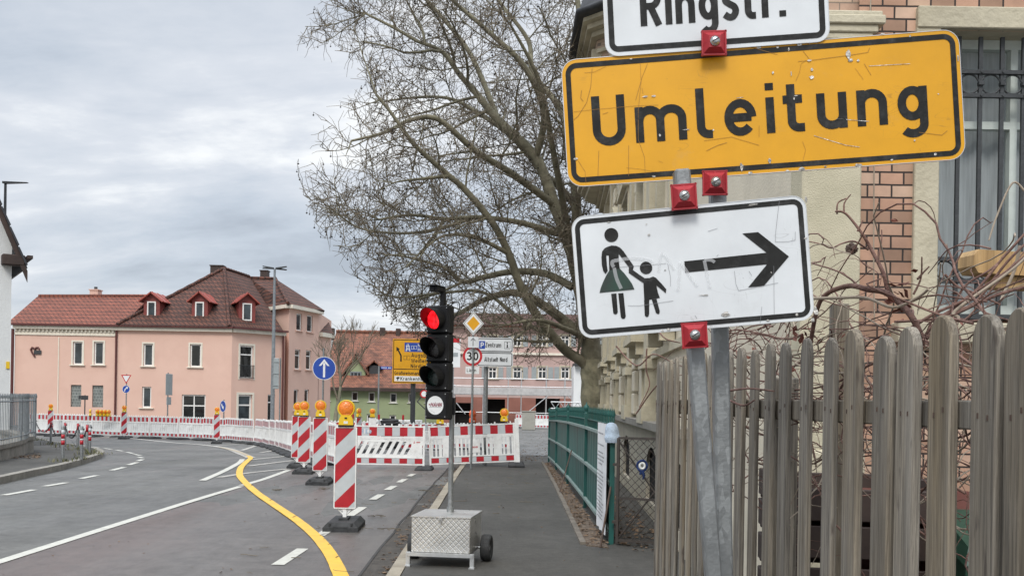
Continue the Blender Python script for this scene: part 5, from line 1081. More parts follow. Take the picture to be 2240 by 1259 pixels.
# ------------------------------------------------------------------ bollards and chains on the left corner
boll = [(77, 960, 916, 0), (111, 971, 923, 0), (137, 1009, 930, 1), (142, 976, 925, 0), (170, 980, 927, 0), (178, 1005, 931, 1), (190, 989, 929, 0), (196, 992, 931, 1)]
names = ['red-topped bollard nearest the white barriers, far left of the chain', 'red-topped bollard second along the hanging chain', 'red and white ringed bollard standing nearest on the corner', 'dark-topped bollard just behind the nearest one', 'dark-topped bollard where the second chain loop ends', 'red-ringed bollard at the kerb between the nearest and the rounded tip', 'dark-topped bollard behind the pair at the rounded kerb tip', 'red-ringed bollard at the rounded kerb tip']
tops = []
for (px_, yb, yt, near), lb in zip(boll, names):
    g = gnd(px_, yb, .12); h = at(px_, yt, g.y).z - g.z; h = max(min(h, 1.05), .8)
    t = thing('bollard', lb, 'bollard', g, 0, 'bollards on the corner')
    mb = MB(); mb.lathe([(.038, 0), (.038, h - .02), (.030, h), (.001, h + .005)], 14); mb.build('shaft', M['galv'], t)
    mb = MB()
    for z0, z1, mi in (((h - .30, h - .20, 0), (h - .44, h - .34, 0), (h - .20, h - .10, 1), (h - .34, h - .30, 1)) if near else ((h - .22, h - .02, 0),)): mb.lathe([(.0382, z0), (.0395, z0), (.0395, z1), (.0382, z1)], 14, mi)
    mb.build('reflective_band', [M['refred'], M['refwhite']], t)
    mb = MB(); mb.box((.045, 0, h - .08), (.03, .02, .05)); mb.build('eyelet', M['iron'], t)
    tops.append(g + Vector((0, 0, h - .09)))
def chain(a, b, sag, label):
    t = thing('chain', label, 'chain', a, 0, 'chains between bollards'); mb = MB(); n = 26
    P = [(b - a) * (i / n) + Vector((0, 0, -sag * 4 * (i / n) * (1 - i / n))) for i in range(n + 1)]
    for i in range(n):
        m_ = (P[i] + P[i + 1]) / 2; dr = (P[i + 1] - P[i]); ln_ = dr.length * .72; dr.normalize(); sd_ = dr.orthogonal().normalized() if i % 2 else dr.cross(dr.orthogonal()).normalized()
        ring = [m_ + dr * (ln_ * math.cos(6.283 * q / 8)) + sd_ * (.02 * math.sin(6.283 * q / 8)) for q in range(9)]
        mb.tube(ring, .010, 4, 0, False)
    mb.build('links', M['iron'], t)
for i, j, s_, lb in ((0, 1, .35, 'dark chain hanging between the two farthest bollards'), (1, 3, .38, 'dark chain hanging behind the nearest bollard'), (3, 4, .4, 'dark chain loop left of the rounded kerb tip'), (4, 6, .3, 'short dark chain reaching the bollards at the rounded tip')): chain(tops[i], tops[j], s_, lb)
chain(tops[0] + Vector((-4.2, .4, .1)), tops[0], .35, 'dark chain running behind the iron fence to the farthest bollard')

# ------------------------------------------------------------------ garden wall and iron fence on the left
A0 = gnd(-60, 1020, .12); A1 = gnd(40, 999, .12); A2 = gnd(66, 985, .12); A3 = Vector((A2.x - 5.2, A2.y + 7.5, 0))
A1b = A1.lerp(A2, .55) + Vector((.12, -.2, 0))
wl = catmull([Vector((p.x, p.y, 0)) for p in (A0, A1, A1b, A2, A3)], 8)
t = thing('garden_wall', 'low weathered stone wall curving round the corner below the iron fence', 'wall', (A1.x, A1.y, gz(A1.y) + .12))
mb = MB(); o = t.location
for a, b in zip(wl, wl[1:]):
    d_ = (b - a).normalized(); nrm = Vector((-d_.y, d_.x, 0)); b2 = b - d_ * .008
    for z0, z1, ex in ((0, .30, .0), (.30, .40, .035)):
        P = [a - nrm * ex, b2 - nrm * ex, b2 + nrm * (.3 + ex), a + nrm * (.3 + ex)]
        mb.add([(p.x - o.x, p.y - o.y, z0 - .08 if z0 == 0 else z0) for p in P] + [(p.x - o.x, p.y - o.y, z1) for p in P], [(0, 1, 5, 4), (1, 2, 6, 5), (2, 3, 7, 6), (3, 0, 4, 7), (4, 5, 6, 7)])
mb.build('stones', M['kerbgrey'], t)
t = thing('iron_fence', 'pale grey wrought iron fence with spear tips on the low stone wall', 'fence', (A1.x, A1.y, gz(A1.y) + .52)); o = t.location
mb = MB(); L_ = 0
for z in (.12, .98): mb.tube([Vector((p.x - o.x, p.y - o.y + .12, z)) for p in wl], .016, 4)
mb.build('rails', M['greyiron'], t)
mb = MB()
for a, b in zip(wl, wl[1:]):
    n = max(1, round((b - a).length / .17))
    for i in range(n):
        p = a.lerp(b, i / n) + Vector((-o.x, -o.y + .12, 0)); mb.tube([(p.x, p.y, 0), (p.x, p.y, 1.05)], .0095, 4); mb.tube([(p.x, p.y, 1.05), (p.x, p.y, 1.09), (p.x, p.y, 1.17)], [.014, .024, .002], 4)
mb.build('spear_bars', M['greyiron'], t)
for p in (wl[8], wl[20], wl[26]): mb = MB(); mb.tube([(p.x - o.x, p.y - o.y + .12, 0), (p.x - o.x, p.y - o.y + .12, 1.12)], .03, 8); mb.build('fence_post', M['greyiron'], t)
# ------------------------------------------------------------------ walls with openings, windows
def wall_open(mb, W, H, ops, dep=.15, mi=0, rev=None, z0=0):
    xs = sorted({0, W, *[o[0] for o in ops], *[o[2] for o in ops]}); zs = sorted({z0, H, *[o[1] for o in ops], *[o[3] for o in ops]})
    for i in range(len(xs) - 1):
        for j in range(len(zs) - 1):
            cx, cz = (xs[i] + xs[i + 1]) / 2, (zs[j] + zs[j + 1]) / 2
            if any(o[0] < cx < o[2] and o[1] < cz < o[3] for o in ops): continue
            mb.poly([(xs[i], 0, zs[j]), (xs[i + 1], 0, zs[j]), (xs[i + 1], 0, zs[j + 1]), (xs[i], 0, zs[j + 1])], mi)
    for a, b, c, d in ops:
        r_ = mi if rev is None else rev
        mb.poly([(a, 0, b), (a, 0, d), (a, dep, d), (a, dep, b)], r_); mb.poly([(c, 0, b), (c, dep, b), (c, dep, d), (c, 0, d)], r_)
        mb.poly([(a, 0, d), (c, 0, d), (c, dep, d), (a, dep, d)], r_); mb.poly([(a, 0, b), (a, dep, b), (c, dep, b), (c, 0, b)], r_)
def window(parent, Mx, o, dep=.12, fr=.07, nx=1, nz=1, frame='wframe', glass='glass', surround=0.0, smat='cream', sill=0.0, name='window', transom=None, curtain=False):
    a, b, c, d = o; w_, h_ = c - a, d - b
    mb = MB(); mb.M = Mx @ T((a + c) / 2, dep, b)
    for s_ in (-1, 1): mb.box((s_ * (w_ / 2 - fr / 2), 0, h_ / 2), (fr, .06, h_))
    for z in (fr / 2, h_ - fr / 2): mb.box((0, 0, z), (w_ - 2 * fr, .06, fr))
    for i in range(1, nx): mb.box((-w_ / 2 + w_ * i / nx, -.002, h_ / 2), (fr * .75, .055, h_ - 2 * fr))
    for i in range(1, nz): mb.box((0, -.004, h_ * i / nz), (w_ - 2 * fr, .05, fr * .7))
    if transom: mb.box((0, -.004, h_ * transom), (w_ - 2 * fr, .05, fr * .8))
    wn = mb.build(name, M[frame], parent)
    m2 = MB(); m2.M = mb.M; m2.poly([(-w_ / 2, .015, 0), (w_ / 2, .015, 0), (w_ / 2, .015, h_), (-w_ / 2, .015, h_)]); m2.build('pane', M[glass], wn)
    if curtain:
        m3 = MB(); m3.M = mb.M; n = 24
        P = [(-w_ / 2 + w_ * i / n, .10 + .018 * math.sin(i * 2.1)) for i in range(n + 1)]
        m3.add([(x, y, 0) for x, y in P] + [(x, y, h_) for x, y in P], [(i, i + 1, n + 2 + i, n + 1 + i) for i in range(n)], 0, True); m3.build('curtain', M['curtain'], wn)
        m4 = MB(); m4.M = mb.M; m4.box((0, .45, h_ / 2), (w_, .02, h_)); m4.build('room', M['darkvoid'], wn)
    if surround > 0:
        m2 = MB(); m2.M = Mx; s_ = surround
        for x0, x1, z0, z1 in ((a - s_, a, b - s_ * .6, d + s_), (c, c + s_, b - s_ * .6, d + s_), (a, c, d, d + s_)): m2.box(((x0 + x1) / 2, -.012, (z0 + z1) / 2), (x1 - x0, .03, z1 - z0))
        m2.build('surround', M[smat], wn)
    if sill > 0:
        m2 = MB(); m2.M = Mx; m2.box(((a + c) / 2, -.05, b - .03), (w_ + 2 * sill, .14, .055)); m2.build('sill', M[smat], wn)
    return wn
def along_mat(p, q):          # local frame: x from p to q, front faces the side where the camera is
    d_ = Vector((q.x - p.x, q.y - p.y, 0)); a = math.atan2(d_.y, d_.x); return T(p.x, p.y, 0) @ RZ(a), d_.length
def thick_poly(mb, pts, th, mi=0):
    n = len(pts); v = [Vector(p) for p in pts]; nrm = (v[1] - v[0]).cross(v[2] - v[0]).normalized()
    if nrm.z < 0: nrm = -nrm
    mb.add(v + [p - nrm * th for p in v], [tuple(range(n)), tuple(range(n, 2 * n))[::-1]] + [(i, (i + 1) % n, n + (i + 1) % n, n + i) for i in range(n)], mi)

# ------------------------------------------------------------------ pink house
HD = 65.0; gh = gz(HD)
house = thing('pink_house', 'pink two-storey house with brown tiled roof and three red dormers across the bend', 'house', (at(250, 900, HD).x, HD, gh))
HO = T(*(-house.location))
k_ = HD / F
Pc = [at(30, 712, HD), at(250, 712, HD), at(505, 712, HD), at(618, 717, 68.2)]
eave = ht(300, 713, HD) - 0.0
segs = []
fpt = [(at(30, 900, HD).x, HD), (at(250, 900, HD).x, HD), (at(505, 900, HD).x, HD), (at(618, 900, 68.2).x, 68.2)]
def opz(x0, y0, x1, y1, d, ox): return (at(x0, y0, d).x - ox, at(x0, y1, d).z - gh, at(x1, y0, d).x - ox, at(x0, y0, d).z - gh)
W1 = T(fpt[0][0], HD, gh); ox = fpt[0][0]
zE = eave - gh
ops1 = [opz(160, 747, 181, 797, HD, ox), opz(206, 747, 227, 797, HD, ox)]
gb = [opz(155, 841, 178, 889, HD, ox), opz(202, 842, 226, 890, HD, ox)]
ops2 = [opz(314, 751, 335, 800, HD, ox), opz(416, 752, 440, 802, HD, ox), opz(311, 845, 331, 891, HD, ox), opz(398, 862, 450, 926, HD, ox)]
mb = MB(); mb.M = HO @ W1; wl_ = fpt[2][0] - ox
wall_open(mb, wl_, zE, ops1 + gb + ops2, .18)
zf = MB
Mf, Lf = along_mat(Vector((*fpt[2], 0)), Vector((*fpt[3], 0))); Mf = T(0, 0, gh) @ Mf
def opf(x0, y0, x1, y1, d): 
    t0 = (x0 - 505) / (618 - 505) * Lf; t1 = (x1 - 505) / (618 - 505) * Lf; return (t0, at(x0, y1, d).z - gh, t1, at(x0, y0, d).z - gh)
opsf = [opf(522, 755, 551, 827, 66), opf(520, 862, 550, 931, 66), opf(584, 862, 601, 920, 67)]
opsf[1] = (opsf[1][0], .05, opsf[1][2], opsf[1][3])
mb.M = HO @ Mf; wall_open(mb, Lf, zE, opsf, .18)
mb.M = HO @ T(*[*fpt[0], gh]); mb.poly([(0, 0, 0), (0, 0, zE), (0, 12, zE), (0, 12, 0)])
mb.poly([(2, 0.5, 0), (2, .5, zE), (20, 14, zE), (20, 14, 0)]) if False else None
mb.M = HO @ T(*[*fpt[3], gh]); mb.poly([(0, 0, 0), (-1.0, 8, 0), (-1.0, 8, zE), (0, 0, zE)])
mb.build('wall', M['pink'], house)
for o in ops1: window(house, HO @ W1, o, .12, .09, 1, 1, surround=.10, sill=.18)
for o in gb:
    m2 = MB(); m2.M = HO @ W1; m2.poly([(o[0], .1, o[1]), (o[2], .1, o[1]), (o[2], .1, o[3]), (o[0], .1, o[3])]); m2.build('glass_block_window', M['glassblock'], house)
for i, o in enumerate(ops2): window(house, HO @ W1, o, .12, .09, 2 if i == 3 else 1, 1, glass='glassblack' if i in (1, 3) else 'glass', surround=.10 if i < 2 else 0, sill=.18 if i < 3 else 0, transom=.62 if i == 3 else None)
wn = window(house, HO @ Mf, opsf[0], .12, .10, 1, 1, glass='glassblack', surround=.12, transom=.72)
m2 = MB(); m2.M = HO @ Mf; o = opsf[0]
for z in (o[1] + .05, o[1] + .85): m2.box(((o[0] + o[2]) / 2, -.06, z), (o[2] - o[0] + .1, .03, .04))
for i in range(11): m2.box((o[0] + (o[2] - o[0]) * i / 10, -.06, o[1] + .45), (.02, .02, .8))
m2.build('balcony_railing', M['iron'], wn)
window(house, HO @ Mf, opsf[1], .14, .12, 1, 1, glass='glass', surround=.14, name='door', transom=.68); window(house, HO @ Mf, opsf[2], .12, .08, 1, 1, glass='glassblack', transom=.7)
m2 = MB()
m2.M = HO @ T(0, 0, gh)
# heart-shaped mark and small plate on the wall
q = lambda px, py: (at(px, py, HD).x, HD - .05, at(px, py, HD).z - gh)
m3 = MB(); m3.M = HO @ T(0, 0, gh); m3.tube([q(x, y) for x, y in ((77, 780), (71, 771), (68, 764), (71, 759.5), (75, 761), (77, 764), (80, 760), (84, 759.5), (87, 764))], .06, 6); m3.build('heart_mark', M['pipe'], house)
m3 = MB(); m3.M = HO @ T(0, 0, gh); a = q(83, 770); m3.box((a[0], a[1], a[2]), (.46, .06, .24)); m3.build('name_plate', M['iron'], house)
# cornice, gutter, downpipes
m2 = MB(); m2.M = HO @ W1
m2.box((wl_ / 2 + 0, -.10, zE - .17), (wl_ + .1, .26, .22)); x250 = fpt[1][0] - ox
m2.box((x250 / 2, -.03, zE - .62), (x250, .08, .10)); m2.box((x250 / 2, -.016, zE - .44), (x250, .03, .26))
n = 26
for i in range(n): m2.box((.12 + x250 * i / n, -.07, zE - .36), (.10, .13, .14))
m2.box((x250 / 2 - .4, -.02, zE / 2 - .4), (.06, .05, zE - .8))
m2.M = HO @ Mf; m2.box((Lf / 2, -.10, zE - .17), (Lf + .1, .26, .22)); m2.build('cornice', M['cream'], house)
m2 = MB(); m2.M = HO @ W1; m2.box((wl_ / 2, -.32, zE + .0), (wl_ + .3, .16, .12)); m2.M = HO @ Mf; m2.box((Lf / 2, -.32, zE), (Lf + .2, .16, .12)); m2.build('gutter', M['pipe'], house)
m2 = MB(); m2.M = HO @ W1; m2.cyl((x250 + .08, -.09, 0), (x250 + .08, -.09, zE - .3), .065, 8); m2.cyl((-.10, -.09, 0), (-.10, -.09, zE - .3), .1, 8); m2.M = HO @ Mf; m2.cyl((Lf - .1, -.1, 0), (Lf - .1, -.1, zE - .3), .065, 8); m2.build('downpipe', M['pipe'], house)
# roofs: low red range on the left, tall brown hipped roof
def rel(v): return Vector((v[0], v[1], v[2] - 0)) - house.location
eL = rel((fpt[0][0] - .25, HD - .4, eave + .02)); eM = rel((at(272, 700, HD).x, HD - .4, eave + .02))
ridgeL = rel(at(85, 648, HD + 4.5)); ridgeR = rel(at(330, 648, HD + 4.5))
mb = MB(); thick_poly(mb, [eL, eM, ridgeR, ridgeL], .12); bk = 9.5
thick_poly(mb, [rel((fpt[0][0] - .25, HD + bk, eave)), ridgeL, ridgeR, rel((fpt[1][0] + 3, HD + bk, eave))], .12)
thick_poly(mb, [eL, ridgeL, rel((fpt[0][0] - .25, HD + bk, eave))], .12)
mb.tube([ridgeL + Vector((0, 0, .03)), ridgeR + Vector((0, 0, .03))], .12, 8)
mb.build('red_roof', M['tilered'], house)
c0 = rel((at(262, 700, HD).x, HD - .42, eave + .03)); c1 = rel((at(506, 700, HD).x, HD - .42, eave + .03)); c2 = rel((at(622, 718, 68.0).x, 67.8, eave + .03))
pk = rel(at(490, 588, HD + 6.5)); pk2 = rel(at(530, 598, HD + 9.5))
back = rel((at(300, 700, HD).x, HD + 13, eave))
rb = rel(at(545, 606, HD + 10))
mb = MB(); thick_poly(mb, [c0, c1, pk], .14); thick_poly(mb, [c1, c2, pk], .14) ; thick_poly(mb, [c2, rb, pk], .14); thick_poly(mb, [c0, pk, back], .14); thick_poly(mb, [back, pk, rb], .14)
for a, b in ((c1, pk), (c0, pk), (pk, rb)): mb.tube([a.lerp(b, i / 20) + Vector((0, 0, .04 + .03 * (i % 2))) for i in range(21)], .12, 6)
mb.build('brown_roof', M['tilebrown'], house)
for (xl, xr, yt, yb, yap, dpt, rz_) in ((322, 341, 659, 697, 638, HD + .75, 0), (427, 446, 660, 698, 637, HD + .75, 0), (530, 550, 663, 702, 640, HD + 1.5, 26)):
    xm = (xl + xr) / 2; b = at(xm, yb + 3, dpt); p = b; h = at(xm, yt - 4, dpt).z - b.z; ap = at(xm, yap, dpt).z - b.z; w_ = (xr - xl + 16) * dpt / F
    D = HO @ T(p.x, p.y, b.z) @ RZ(R(rz_))
    m2 = MB(); m2.M = D; x = w_ / 2
    m2.add([(-x, 0, -.1), (x, 0, -.1), (x, 0, h), (-x, 0, h), (0, 0, ap - .05), (-x, 4.2, h), (x, 4.2, h), (-x, 4.2, -.1), (x, 4.2, -.1)], [(0, 1, 2, 4, 3), (0, 3, 5, 7), (1, 8, 6, 2)])
    dm = m2.build('dormer', M['darkred'], house)
    m2 = MB(); m2.M = D; e_ = x + .28
    thick_poly(m2, [(-e_, -.3, h - .12), (0, -.3, ap), (0, 4.0, ap), (-e_, 3.2, h - .12)], .07); thick_poly(m2, [(0, -.3, ap + .004), (e_, -.3, h - .12), (e_, 3.2, h - .12), (0, 4.0, ap + .004)], .07)
    for q_ in (.0, 1.0, 2.0):
        for s_ in (-1, 1): m2.tube([(0, q_, ap + .02), (s_ * e_, q_, h - .1)], .025, 4)
    m2.build('dormer_roof', M['redmetal'], dm)
    ww = (xr - xl) * dpt / F
    window(dm, D, (-ww / 2, .12, ww / 2, at(xm, yt, dpt).z - b.z), -.03, .08, 1, 1)
def chim(px0, px1, yt, yb, d, m_, cap=False):
    a, b = at(px0, yt, d), at(px1, yt, d); z0 = at(px0, yb, d).z
    m2 = MB(); m2.M = HO; m2.box(((a.x + b.x) / 2, d + .35, (a.z + z0) / 2), (b.x - a.x, .7, a.z - z0)); m2.box(((a.x + b.x) / 2, d + .35, a.z + .03), (b.x - a.x + .1, .8, .07)); 
    if cap: m2.cyl(((a.x + b.x) / 2, d + .35, a.z), ((a.x + b.x) / 2, d + .35, a.z + .26), .12, 8, 1)
    m2.build('chimney', [M[m_], M['iron']], house)
chim(196, 214, 634, 660, HD + 4.7, 'pink', True); chim(460, 487, 581, 640, HD + 7.5, 'brown'); chim(569, 585, 592, 615, HD + 12, 'brown')
# stair tower and lower side range
ta = at(576, 680, 72.5); tb = at(633, 680, 69.0); tcn = at(697, 690, 73.5)
zt_ = ht(633, 670, 69.0) - gh
mb = MB(); Ma, La = along_mat(Vector((ta.x, ta.y, 0)), Vector((tb.x, tb.y, 0))); Ma = T(0, 0, gh) @ Ma; mb.M = HO @ Ma; wall_open(mb, La, zt_, [], .1)
Mb_, Lb = along_mat(Vector((tb.x, tb.y, 0)), Vector((tcn.x, tcn.y, 0))); Mb_ = T(0, 0, gh) @ Mb_
def opt(x0, y0, x1, y1): 
    d_ = 69 + (x0 - 633) / 64 * 4.5; return ((x0 - 633) / 64 * Lb, at(x0, y1, d_).z - gh, (x1 - 633) / 64 * Lb, at(x0, y0, d_).z - gh)
opst = [opt(648, 684, 660, 722), opt(671, 688, 684, 725), opt(646, 763, 658, 807), opt(670, 765, 682, 808), opt(645, 851, 655, 897), opt(668, 851, 678, 895)]
mb.M = HO @ Mb_; wall_open(mb, Lb, zt_, opst, .18)
d0 = at(697, 740, 74); d1 = at(723, 740, 76); Mc, Lc = along_mat(Vector((tcn.x, tcn.y + .4, 0)), Vector((d1.x, d1.y, 0))); Mc = T(0, 0, gh) @ Mc; zc2 = ht(722, 735, 76) - gh
mb.M = HO @ Mc; wall_open(mb, Lc, zc2, [], .1); mb.poly([(Lc, 0, 0), (Lc, 8, 0), (Lc, 8, zc2), (Lc, 0, zc2)])
mb.M = HO @ T(tcn.x, tcn.y, gh); mb.poly([(0, 0, 0), (-.5, 8, 0), (-.5, 8, zt_), (0, 0, zt_)])
mb.build('tower_wall', M['pink'], house)
for i, o in enumerate(opst): window(house, HO @ Mb_, o, .12, .08, 1, 1, glass='glassblack' if i > 1 else 'glass', sill=.12, smat='pink', transom=.7 if i in (2, 3) else None)
mb = MB()
for Mx, l_ in ((Ma, La), (Mb_, Lb)): mb.M = HO @ Mx; mb.box((l_ / 2, -.14, zt_ + .0), (l_ + .35, .4, .24))
mb.M = HO @ Mc; mb.box((Lc / 2, -.1, zc2), (Lc + .2, .4, .3)); mb.build('tower_cornice', M['cream'], house)
mb = MB(); mb.M = HO; zr = gh + zt_ + .15
ra = at(545, 607, 75.5); rb_ = at(602, 609, 74.5); 
A = Vector((ta.x - .3, ta.y - .2, zr)); B = Vector((tb.x, tb.y - .45, zr)); C = Vector((tcn.x + .45, tcn.y, zr)); 
thick_poly(mb, [A, B, rb_, ra], .12); thick_poly(mb, [B, C, rb_], .12); D_ = Vector((C.x - 2, C.y + 8, zr)); thick_poly(mb, [C, D_, rb_], .12); thick_poly(mb, [ra, rb_, D_], .12)
mb.tube([B.lerp(rb_, i / 14) + Vector((0, 0, .05)) for i in range(15)], .12, 6); mb.tube([ra, rb_], .12, 6)
zr2 = gh + zc2 + .15; thick_poly(mb, [Vector((tcn.x - .2, tcn.y + .1, zr2)), Vector((d1.x + .3, d1.y - .3, zr2)), Vector((d1.x - 1.2, d1.y + 5, zr2 + 1.6)), Vector((tcn.x - 1.2, tcn.y + 4.5, zr2 + 1.6))], .12); mb.build('tower_roof', M['tilebrown'], house)

# ------------------------------------------------------------------ white house on the left edge (its gable turned towards the street)
wd_ = 32.0; e0 = at(26, 570, wd_); gw = gz(wd_) + .1; WA = R(33)
t = thing('white_house', 'white rendered gable with dark brown verge at the left edge', 'house', (e0.x, wd_, gw), WA); Wi = (T(e0.x, wd_, gw) @ RZ(WA)).inverted()
def wloc(px, py):                                         # where a line of sight meets the gable
    a, b = ray(px, py); c_, s_ = math.cos(WA), math.sin(WA); t_ = (e0.x - wd_ * a) / (c_ - a * s_); Y = wd_ - t_ * s_; return -t_, CH + b * Y - gw
ze = e0.z - gw; p1_ = wloc(0, 452); p2_ = wloc(44, 556); sl = (p1_[1] - p2_[1]) / (p2_[0] - p1_[0])
def rp(x): return p2_[1] + sl * (p2_[0] - x)
Wd = 3.6; za = rp(-Wd) - .35
mb = MB(); mb.add([(0, 0, 0), (0, 0, ze), (0, 0, rp(0) - .35), (-Wd, 0, za), (-2 * Wd, 0, ze), (-2 * Wd, 0, 0), (0, 7, 0), (0, 7, ze)], [(0, 1, 2, 3, 4, 5), (0, 6, 7, 1)]); mb.build('wall', M['whitewall'], t)
ov = .42; r0 = Vector((ov, -.3, rp(ov))); r1 = Vector((-Wd, -.3, rp(-Wd))); l0 = Vector((-2 * Wd - ov, -.3, rp(ov)))
mb = MB(); Y7 = Vector((0, 7.6, 0)); thick_poly(mb, [r0, r0 + Y7, r1 + Y7, r1], .12); thick_poly(mb, [r1 + Vector((0, 0, .003)), r1 + Y7 + Vector((0, 0, .003)), l0 + Y7, l0], .12)
n = 16
for i in range(n):
    p = r0.lerp(r1, i / n); q_ = r0.lerp(r1, (i + 1) / n); thick_poly(mb, [p + Vector((0, -.07, .10)), p + Vector((0, .3, .10)), q_ + Vector((0, .3, .04)), q_ + Vector((0, -.07, .04))], .06)
mb.build('roof', M['slate'], t)
mb = MB(); p = r0 + Vector((0, -.02, -.1)); q_ = r1 + Vector((0, -.02, -.1)); mb.add([p, q_, q_ + Vector((0, 0, -.42)), p + Vector((0, 0, -.36)), p + Vector((0, .06, 0)), q_ + Vector((0, .06, 0)), q_ + Vector((0, .06, -.42)), p + Vector((0, .06, -.36))], [(0, 1, 2, 3), (7, 6, 5, 4), (0, 4, 5, 1), (3, 2, 6, 7), (0, 3, 7, 4)])
mb.bbox((.02, -.12, ze - .0), (.66, .42, .34), .03); mb.box((.48, 3.2, ze + .12), (.16, 7.2, .10)); mb.box((.2, 3.6, ze + .02), (.4, 7, .05)); mb.build('verge_board', M['brown'], t)
mb = MB(); a = wloc(17, 798); mb.box((a[0], -.02, a[1]), (.10, .03, .22)); mb.build('yellow_plate', M['yplastic'], t)

# ------------------------------------------------------------------ green house with the old orange roof
GD = 92.0; gg = gz(GD); gx0, gx1 = at(712, 800, GD).x, at(958, 800, GD).x
t = thing('green_house', 'long pale green house with an old orange tiled roof and small gabled dormer', 'house', (gx0, GD, gg)); O = T(*(-t.location)); Wg = T(gx0, GD, gg)
ze = ht(800, 850, GD) - gg
def og(x0, y0, x1, y1): return (at(x0, y0, GD).x - gx0, at(x0, y1, GD).z - gg, at(x1, y0, GD).x - gx0, at(x0, y0, GD).z - gg)
ops = [og(715, 855, 722, 876), og(769, 856, 783, 876), og(806, 857, 820, 878), og(853, 859, 868, 880), og(893, 859, 903, 880), og(852, 907, 866, 921), og(802, 905, 812, 922), og(716, 905, 722, 918), og(930, 859, 944, 880)]
mb = MB(); mb.M = O @ Wg; wall_open(mb, gx1 - gx0, ze, ops, .2); mb.poly([(0, 0, 0), (0, 9, 0), (0, 9, ze), (0, 0, ze)][::-1]); mb.poly([(gx1 - gx0, 0, 0), (gx1 - gx0, 9, 0), (gx1 - gx0, 9, ze), (gx1 - gx0, 0, ze)]); mb.build('wall', M['greenwall'], t)
for i, o in enumerate(ops): window(t, O @ Wg, o, .14, .10, 1, 1, glass='glassblack', surround=0, sill=.1, smat='wframe')
rz0 = ze + .1; rzt = ht(800, 727, GD + 7) - gg; lw_ = gx1 - gx0
mb = MB(); mb.M = O @ Wg
thick_poly(mb, [(-.3, -.6, rz0), (lw_ + .3, -.6, rz0), (lw_ + .3, 7, rzt), (-.3, 7, rzt)], .2); thick_poly(mb, [(-.3, 12.6, rz0), (-.3, 7, rzt + .003), (lw_ + .3, 7, rzt + .003), (lw_ + .3, 12.6, rz0)], .2)
mb.tube([(-.3 + lw_ * i / 40, 7, rzt + .05 + .05 * (i % 2)) for i in range(41)], .18, 6); mb.build('roof', M['tileold'], t)
mb = MB(); mb.M = O @ Wg; mb.box((lw_ / 2, -.55, ze - .05), (lw_ + .5, .3, .3)); mb.build('eaves', M['brown'], t)
for px0, px1, yt in ((832, 842, 721), (867, 876, 723), (722, 731, 722)):
    mb = MB(); mb.M = O @ Wg; a = at(px0, yt, GD + 7); b = at(px1, yt, GD + 7); mb.box(((a.x + b.x) / 2 - gx0, 7, (a.z - gg + rzt) / 2 - .3), (b.x - a.x, .9, a.z - gg - rzt + 1.0)); mb.build('chimney', M['brown'], t)
# gabled dormer
dd = GD + 1.0; a = at(757, 838, dd); b = at(799, 838, dd); zt0 = ht(778, 806, dd) - gg; zap = ht(778, 777, dd) - gg; zb = a.z - gg - .1
mb = MB(); mb.M = O @ Wg @ T((a.x + b.x) / 2 - gx0, 1.0, 0); x = (b.x - a.x) / 2
mb.add([(-x, 0, zb), (x, 0, zb), (x, 0, zt0), (0, 0, zap), (-x, 0, zt0), (-x, 5, zb + 3), (x, 5, zb + 3), (x, 3.5, zt0), (-x, 3.5, zt0)], [(0, 1, 2, 3, 4), (0, 4, 8, 5), (1, 6, 7, 2)])
dm = mb.build('dormer', M['greenwall'], t)
m2 = MB(); m2.M = mb.M; thick_poly(m2, [(-x - .4, -.35, zt0 - .5), (0, -.35, zap + .15), (0, 5.5, zap + .15), (-x - .4, 3.4, zt0 - .5)], .15); thick_poly(m2, [(0, -.35, zap + .153), (x + .4, -.35, zt0 - .5), (x + .4, 3.4, zt0 - .5), (0, 5.5, zap + .153)], .15); m2.build('dormer_roof', M['tileold'], dm)
window(dm, mb.M, (-x * .6, zb + .5, x * .6, zt0 - .25), -.03, .12, 3, 1, frame='greyiron', glass='glass')
a = at(818, 808, dd); mb = MB(); mb.M = O @ Wg @ T(a.x - gx0, 1.2, a.z - gg); mb.box((0, .9, -.4), (.9, 1.8, 1.6)); thick_poly(mb, [(-.75, -.25, .25), (0, -.25, .9), (0, 2, .9), (-.75, 2, .25)], .1, 1); thick_poly(mb, [(0, -.25, .903), (.75, -.25, .25), (.75, 2, .25), (0, 2, .903)], .1, 1); dm = mb.build('small_dormer', [M['iron'], M['tileold']], t)

# ------------------------------------------------------------------ pink building behind scaffolding
SD_ = 88.0; gs = gz(SD_); x0, x1 = at(958, 800, SD_).x, at(1345, 800, SD_).x
t = thing('pink_town_house', 'rose plastered town house behind the scaffold, end of the street', 'house', (x0, SD_, gs)); O = T(*(-t.location)); Ws = T(x0, SD_, gs)
def os_(a, b, c, d): return (at(a, b, SD_).x - x0, at(a, d, SD_).z - gs, at(c, b, SD_).x - x0, at(a, b, SD_).z - gs)
ztop = ht(1100, 712, SD_) - gs; zgf = ht(1100, 869, SD_) - gs
ops = [os_(a, 802, a + 19, 828) for a in (1068, 1122, 1177, 1227, 1290)] + [os_(a, 733, a + 19, 757) for a in (1068, 1122, 1177, 1227, 1290)] + [os_(1068, 878, 1100, 905)]
gops = [o for o in ops if o[1] < zgf]
mb = MB(); mb.M = O @ Ws; wall_open(mb, x1 - x0, ztop, [o for o in ops if o[1] > zgf], .2, 0, None, zgf); mb.build('wall', M['rosewall'], t)
